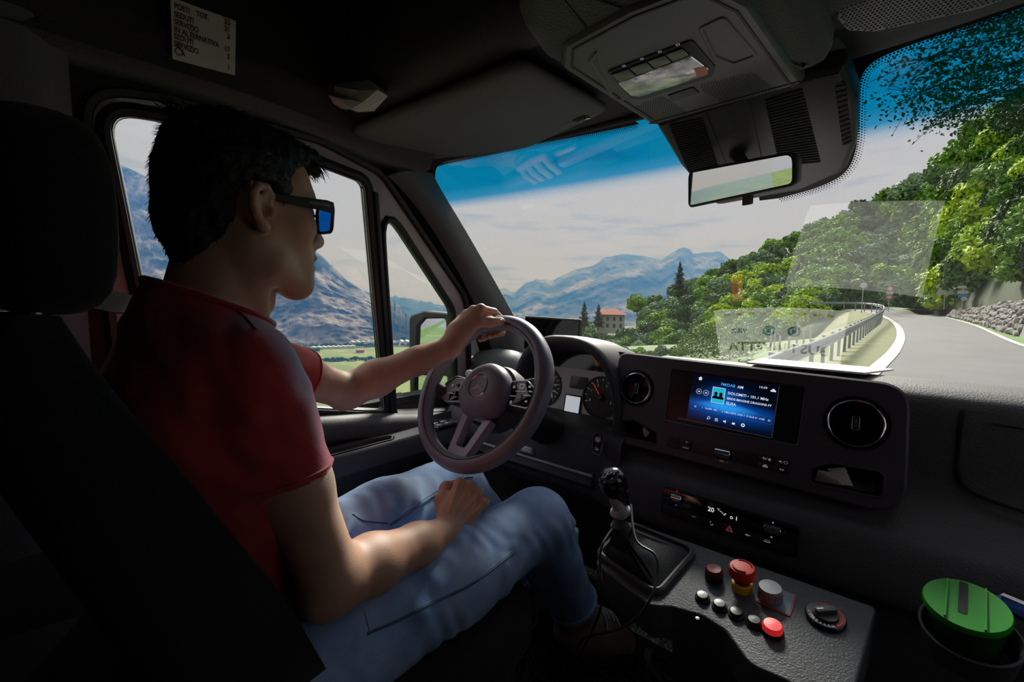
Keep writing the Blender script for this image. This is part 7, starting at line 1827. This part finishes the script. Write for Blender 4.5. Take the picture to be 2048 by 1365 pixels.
rg = np.random.default_rng(77); stones = []
for k in range(5):
    mb = MB().ell((0, 0, 0), 1, 1, 1, None, 8, 6); dirs = rg.normal(size=(12, 3)); dirs /= np.linalg.norm(dirs, axis=1)[:, None]; hs = rg.uniform(0.65, 0.95, 12)
    mb.v = [tuple(np.array(p)*min(1.15, min([h/max(1e-3, float(d@np.array(p))) for d, h in zip(dirs, hs) if d@np.array(p) > 0.2] or [1]))) for p in mb.v]
    me = mb.mesh('stone', 15); me.materials.append(ROCK); stones.append(me)
L_ = 0; cnt = 0
for i in range(len(bs_)-1):
    seg = bs_[i+1]-bs_[i]; n = max(1, int(seg.length/0.62))
    for k in range(n):
        z = 0.15
        while z < hh[i] and cnt < 290:
            p = bs_[i].lerp(bs_[i+1], (k+rg.uniform(0.1, 0.9))/n) + V((0.5*z/hh[i]+0.02, 0, z)); sc_ = rg.uniform(0.26, 0.46)
            if p.y > 6:
                o = bpy.data.objects.new('stone', stones[rg.integers(5)]); COL.objects.link(o); o.parent = rw_; o.location = p - rw_.location; o.scale = (sc_*0.7, sc_*1.15, sc_*0.75); o.rotation_euler = (rg.uniform(-.3, .3), rg.uniform(-.3, .3), rg.uniform(-.5, .5)); cnt += 1
            z += sc_*1.05
# ---- road signs
SIGNW = mat('sign_white', (0.42, 0.43, 0.44), 0.5); SIGNR = mat('sign_red', (0.45, 0.05, 0.05), 0.5); SIGNB = mat('sign_blue', (0.03, 0.20, 0.55), 0.5); SIGNG = mat('sign_back_grey', (0.42, 0.43, 0.45), 0.5); POST = mat('sign_post', (0.35, 0.36, 0.38), 0.5)
def sign(px, ybase, d, label, parts, post_top):
    b0 = at(px, ybase, d=d); nrm = V((CAM.x-b0.x, CAM.y-b0.y, 0)).normalized(); f = Fr(b0, V((0, 0, 1)).cross(nrm), (0, 0, 1)); k = d/FPX
    t = thing('road_sign', label, 'road sign', tuple(b0)); MB().tube([b0 - V((0, 0, 1)), f(0, (ybase-post_top)*k)], 0.045, 8).build('post', POST, t)
    for kind, dx, y, w, h, m_ in parts:
        cx, cy = dx*k, (ybase-y)*k
        if kind == 'disc':
            r = MB().prism(f, circ(w/2*k, 28, cx, cy, h/2*k), 0.05, 0.09).build('disc', m_, t)
            if m_ is SIGNR: MB().prism(f, circ(w/2*k*0.68, 24, cx, cy, h/2*k*0.68), 0.09, 0.10).build('disc_face', SIGNW, r)
        elif kind == 'arrow':
            x0, x1, y0, y1 = cx-w/2*k, cx+w/2*k, cy-h/2*k, cy+h/2*k; tip = (x1-x0)*0.15
            MB().prism(f, [(x0, y0), (x1-tip, y0), (x1, (y0+y1)/2), (x1-tip, y1), (x0, y1)] if dx >= 0 else [(x0, (y0+y1)/2), (x0+tip, y0), (x1, y0), (x1, y1), (x0+tip, y1)], 0.05, 0.08).build('board', m_, t)
        else: MB().prism(f, [(cx-w/2*k, cy-h/2*k), (cx+w/2*k, cy-h/2*k), (cx+w/2*k, cy+h/2*k), (cx-w/2*k, cy+h/2*k)], 0.05, 0.08).build('board', m_, t)
sign(1724, 610, 56, 'single round sign on a post behind the guard rail', [('disc', 0, 571, 12, 11, SIGNG)], 568)
sign(1777, 614, 66, 'post with two red-ringed round signs by the road bend', [('disc', 0, 578, 11, 10, SIGNR), ('board', 0, 587, 11, 6, SIGNW), ('disc', 0, 595, 12, 9, SIGNR)], 574)
sign(1889, 604, 58, 'post with a round mirror above white direction boards', [('disc', 2, 563, 15, 11, SIGNW), ('arrow', -7, 573.5, 19, 6, SIGNW), ('arrow', 2, 581, 24, 5, SIGNW), ('arrow', 1, 587, 27, 6, SIGNW)], 560)
sign(1925, 604, 52, 'post with white and blue direction boards beside the rock wall', [('arrow', -3, 575, 14, 5, SIGNW), ('arrow', 0, 585, 17, 6, SIGNW), ('arrow', 0, 592, 15, 6, SIGNB), ('disc', 2, 598, 9, 8, SIGNW)], 572)

# ---- overhanging branches at the top right
oh = thing('overhanging_tree', 'leafy branches of a tree hanging over the road at the top right', 'tree', tuple(at(2300, 300, d=8)))
def branch(pts, seed, n, leaf):
    rg = np.random.default_rng(seed); P = smooth_loop(pts, 6, False); mb = MB().tube(P, list(np.linspace(0.03, 0.006, len(P))), 6)
    C_, N_ = [], []
    for k in range(n):
        p = np.array(P[rg.integers(2, len(P))]); off = rg.normal(size=3)*np.array([0.28, 0.28, 0.16]); off[2] -= 0.10
        C_.append(p + off); N_.append(rg.normal(size=3) + np.array([0, 0, 0.7]))
        if k % 9 == 0: mb.tube([V(p), V(p + off)], 0.004, 4)
    br = mb.build('branch', BARK, oh); C_ = np.array(C_); N_ = np.array(N_); N_ /= np.linalg.norm(N_, axis=1)[:, None]
    v, q = leaf_quads(rg, C_, N_, leaf); me = np_mesh('foliage', v, q); me.shade_flat(); stuff(link('foliage', me, LF_D, br))
for k, (pp_, n) in enumerate((([(2500, -60), (2250, 10), (2020, 70), (1840, 120)], 520), ([(2500, 0), (2250, 80), (2060, 120), (1930, 150), (1830, 190)], 560), ([(2500, 40), (2300, 130), (2100, 170), (1960, 190), (1890, 225)], 560), ([(2500, 80), (2250, 170), (2080, 210), (1985, 235)], 460), ([(2500, -140), (2250, -60), (2080, 10), (1900, 60)], 520), ([(2500, -200), (2250, -100), (2120, -20), (2000, 40)], 420))):
    branch([at(x, y, d=7.0 + 0.5*k) for x, y in pp_], 300+k, n*3, 0.042)

# ---- mountains
def mount_mat(name, forest, rock, pale, rs=0.004, bias=0.5):
    m = mat(name, forest, 0.95, spec=0.05); bsd = m.node_tree.nodes['Principled BSDF']
    tc = nd(m, 'ShaderNodeTexCoord'); mp = nd(m, 'ShaderNodeMapping'); mp.inputs['Scale'].default_value = (1, 1, 0.55)
    n1 = nd(m, 'ShaderNodeTexNoise'); n1.inputs['Scale'].default_value = rs; n1.inputs['Detail'].default_value = 8; n1.inputs['Roughness'].default_value = 0.62
    n2 = nd(m, 'ShaderNodeTexNoise'); n2.inputs['Scale'].default_value = rs*5; n2.inputs['Detail'].default_value = 10; n2.inputs['Roughness'].default_value = 0.78
    r1 = nd(m, 'ShaderNodeValToRGB'); r1.color_ramp.elements[0].position = bias-0.08; r1.color_ramp.elements[1].position = bias+0.08
    r2 = nd(m, 'ShaderNodeValToRGB'); r2.color_ramp.elements[0].color = (*rock, 1); r2.color_ramp.elements[1].color = (*pale, 1); r2.color_ramp.elements[0].position = 0.40; r2.color_ramp.elements[1].position = 0.62
    mx = nd(m, 'ShaderNodeMix', data_type='RGBA'); lk(m, tc.outputs['Object'], mp.inputs['Vector']); lk(m, mp.outputs['Vector'], n1.inputs['Vector']); lk(m, mp.outputs['Vector'], n2.inputs['Vector'])
    lk(m, n1.outputs['Fac'], r1.inputs['Fac']); lk(m, n2.outputs['Fac'], r2.inputs['Fac']); lk(m, r1.outputs['Color'], mx.inputs['Factor']); mx.inputs['A'].default_value = (*forest, 1); lk(m, r2.outputs['Color'], mx.inputs['B']); lk(m, mx.outputs['Result'], bsd.inputs['Base Color'])
    bp = nd(m, 'ShaderNodeBump'); bp.inputs['Strength'].default_value = 1.0; bp.inputs['Distance'].default_value = 25.0; lk(m, n2.outputs['Fac'], bp.inputs['Height']); lk(m, bp.outputs['Normal'], bsd.inputs['Normal'])
    return m
def mountain(name, ridge, d_top, d_base, y_base, m, label, nx=160, ny=40, amp=0.05, seed=1):
    xs = np.array([r[0] for r in ridge], float); ys = np.array([r[1] for r in ridge], float); X = np.linspace(xs[0], xs[-1], nx); Yr = np.interp(X, xs, ys)
    rg = np.random.default_rng(seed); Yr = Yr + np.interp(X, np.linspace(xs[0], xs[-1], 60), rg.normal(size=60)*1.6)
    dr = np.linspace(0, 1, ny); P = []
    for j in range(ny):
        t_ = dr[j]
        for i in range(nx):
            y = Yr[i]*(1-t_) + y_base*t_; d = d_top + (d_base-d_top)*t_**0.8
            P.append(np.array(at(X[i], y, d=d)))
    P = np.array(P); D = d_top-d_base
    w = np.repeat(np.sin(np.pi*np.clip(dr*0.98+0.02, 0, 1))**0.6, nx)
    rd = (P - np.array(CAM)); rd /= np.linalg.norm(rd, axis=1)[:, None]
    nz = smooth_noise(P*np.array([1, 1, 0.4]), 1/(d_top*0.10), seed+1) + 0.6*np.abs(smooth_noise(P*np.array([1, 1, 0.35]), 1/(d_top*0.045), seed+2)) + 0.35*smooth_noise(P, 1/(d_top*0.02), seed+3)
    P = P + rd*(nz*w*amp*d_top)[:, None]
    P = np.concatenate([P, P[:nx] + rd[:nx]*d_top*0.25 - np.array([0, 0, d_top*0.1])])
    mb = MB(); mb.v = [tuple(p) for p in P]; mb.f = [(j*nx+i, (j+1)*nx+i, (j+1)*nx+i+1, j*nx+i+1) for j in range(ny-1) for i in range(nx-1)] + [(ny*nx+i, i, i+1, ny*nx+i+1) for i in range(nx-1)]
    o = mb.build(name, m, None, ang=80); return struct(o, label, 'mountain')
M1 = mount_mat('cliff_mountain', (0.018, 0.030, 0.036), (0.095, 0.090, 0.125), (0.50, 0.47, 0.52), 0.0065, 0.45)
M2 = mount_mat('hazy_range', (0.016, 0.030, 0.036), (0.07, 0.075, 0.09), (0.34, 0.34, 0.36), 0.0030, 0.53)
M3 = mount_mat('wooded_slope', (0.015, 0.028, 0.030), (0.05, 0.06, 0.066), (0.25, 0.25, 0.26), 0.004, 0.58)
mountain('mountain', [(-900, 300), (-200, 240), (60, 265), (160, 295), (232, 326), (290, 352), (340, 395), (400, 455), (470, 505), (520, 520), (560, 505), (600, 478), (622, 492), (645, 512), (690, 556), (720, 578), (750, 604), (800, 648), (850, 690)], 2100, 1450, 694, M1, 'pale cliff-faced mountain rising beyond the valley in the side window', 200, 50, 0.045, 11)
mountain('mountain', [(700, 580), (760, 589), (800, 593), (850, 603), (905, 616), (960, 640), (1000, 660)], 4300, 3000, 690, M3, 'blue hazy range far down the valley in the quarter window', 90, 30, 0.03, 21)
mountain('mountain', [(760, 596), (790, 608), (830, 645), (880, 690)], 1900, 1500, 695, M3, 'dark wooded spur at the foot of the far range in the quarter window', 60, 24, 0.03, 27)
mountain('mountain', [(880, 630), (940, 600), (985, 580), (1010, 578), (1030, 582), (1050, 568), (1072, 558), (1100, 563), (1150, 540), (1185, 532), (1215, 515), (1245, 511), (1282, 510), (1300, 515), (1322, 522), (1345, 506), (1358, 496), (1368, 494), (1380, 499), (1386, 507), (1420, 503), (1440, 507), (1456, 518), (1500, 540), (1600, 560), (1720, 585)], 4200, 2600, 680, M2, 'long blue mountain range on the horizon ahead of the van', 220, 50, 0.035, 31)

# ---- things on the valley floor
def vfp(px, py): return at(px, py, Z=VZ)
GH = mat('greenhouse_plastic', (0.40, 0.41, 0.44), 0.5)
def slab(name, a, c, w, h, m, label, cat, group=None):
    a, c = V(a), V(c); u = (c-a); u.z = 0; L_ = u.length; f = Fr(a, u, (0, 0, 1)); t = thing(name, label, cat, tuple(a), group)
    MB().prism(f, [(0, 0), (L_, 0), (L_, h), (0, h)], -w, 0).build('wall', m, t)
    mb = MB()
    for k in range(int(L_/(w*0.5))+1):
        x = k*w*0.5; mb.add([f(x, h, 0), f(min(L_, x+w*.5), h, 0), f(min(L_, x+w*.25), h*1.45, 0), f(x, h, -w), f(min(L_, x+w*.5), h, -w), f(min(L_, x+w*.25), h*1.45, -w)], [(0, 1, 2), (3, 5, 4), (0, 2, 5, 3), (1, 4, 5, 2)])
    mb.build('roof', m, t, ang=10); return t
slab('greenhouse', vfp(622, 700), vfp(712, 697), 28, 6, GH, 'long white greenhouse in the fields seen through the side window', 'greenhouse')
slab('warehouse', vfp(698, 691), vfp(752, 690), 35, 9, GH, 'low white building at the foot of the cliffs in the side window', 'building')
slab('warehouse', vfp(795, 689), vfp(835, 689), 35, 9, GH, 'low white building at the foot of the slope in the quarter window', 'building')
slab('farmhouse', vfp(712, 706), vfp(728, 706), 12, 6, ROOF, 'small red-roofed farmhouse in the valley fields', 'house')
HED = []
for k in range(2):
    me = crown_mesh('crown', 60+k, 'd', 12, 60, 0.6); me.materials.append(LF_D); HED.append(me)
def bush(px, py, s, label, group):
    p = vfp(px, py); o = bpy.data.objects.new('valley_tree', HED[rt_.integers(2)]); COL.objects.link(o); o.location = (p.x, p.y, p.z - 1.4*s); o.scale = (s*1.5, s*1.5, s); o.rotation_euler = (0, 0, rt_.uniform(0, 6)); tag(o, label, 'tree', group)
for k in range(7): bush(604 + k*5.5, 704 + rt_.uniform(-.5, .5), 2.4, 'dark tree in the clump beside the white greenhouse', 'clump by the greenhouse')
for k in range(22): bush(596 + k*7.2, 724 - k*0.15 + rt_.uniform(-1, 1), rt_.uniform(1.3, 2.3), 'tree in the dark row crossing the valley fields', 'tree row across the fields')
for k in range(26): bush(560 + k*8.5 + rt_.uniform(-3, 3), 694.5, rt_.uniform(1.8, 3.2), 'tree in the line at the foot of the cliffs', 'trees below the cliffs')
for k in range(8): bush(770 + k*12, 692, rt_.uniform(1.8, 3.0), 'tree at the foot of the slope in the quarter window', 'trees below the far slope')
for k in range(6): 
    p = at(800 + k*14, 800 + (k % 3)*8, d=130); tree((p.x, p.y, p.z - 2.5), 0.75, 's', 'small bushy tree on the meadow below the quarter window', 'bushes on the meadow', nm='meadow_bush')
# white cottage on the near meadow edge
hb = Fr(vfp(592, 712), (0.9, 0.4, 0), (0, 0, 1)); cot = thing('cottage', 'tiny white cottage in the fields just left of the tree row', 'house', tuple(hb.o))
MB().box(hb, 0, 14, 0, 7, -8, 0).build('wall', WALLM, cot); MB().add([hb(-1, 7, 1), hb(15, 7, 1), hb(15, 7, -9), hb(-1, 7, -9), hb(-1, 11, -4), hb(15, 11, -4)], [(0, 1, 5, 4), (2, 3, 4, 5), (0, 4, 3), (1, 2, 5)]).build('roof', WALLM, cot, ang=5)

# ---- valley haze: a thin absorbing and scattering medium beyond the near hills, densest in blue
hz = bpy.data.materials.new('blue_valley_haze'); hz.use_nodes = True; hz.node_tree.nodes.clear()
_o = nd(hz, 'ShaderNodeOutputMaterial'); _v = nd(hz, 'ShaderNodeVolumeScatter'); _a = nd(hz, 'ShaderNodeVolumeAbsorption'); _s = nd(hz, 'ShaderNodeAddShader')
ST = (0.5e-4, 1.7e-4, 4.4e-4); OM = (0.46, 0.47, 0.56); DD = 6e-4
_v.inputs['Color'].default_value = (*[t*w/DD for t, w in zip(ST, OM)], 1); _v.inputs['Density'].default_value = DD; _v.inputs['Anisotropy'].default_value = 0.0
_a.inputs['Color'].default_value = (*[1 - t*(1-w)/DD for t, w in zip(ST, OM)], 1); _a.inputs['Density'].default_value = DD
lk(hz, _v.outputs[0], _s.inputs[0]); lk(hz, _a.outputs[0], _s.inputs[1]); lk(hz, _s.outputs[0], _o.inputs['Volume'])
# footprint: a broad sector beyond 420 m, from behind-left round to ahead
_in = [(420*math.cos(a), 420*math.sin(a)) for a in np.linspace(math.radians(215), math.radians(60), 24)]
_ou = [(4700*math.cos(a), 4700*math.sin(a)) for a in np.linspace(math.radians(60), math.radians(215), 24)]
o = MB().prism(Fr((0, 0, 0), (1, 0, 0), (0, 1, 0)), _in + _ou, -149.0, 700.0).build('valley_haze', hz, None, ang=0); struct(o, 'thin blue haze filling the valley in front of the mountains', 'haze')
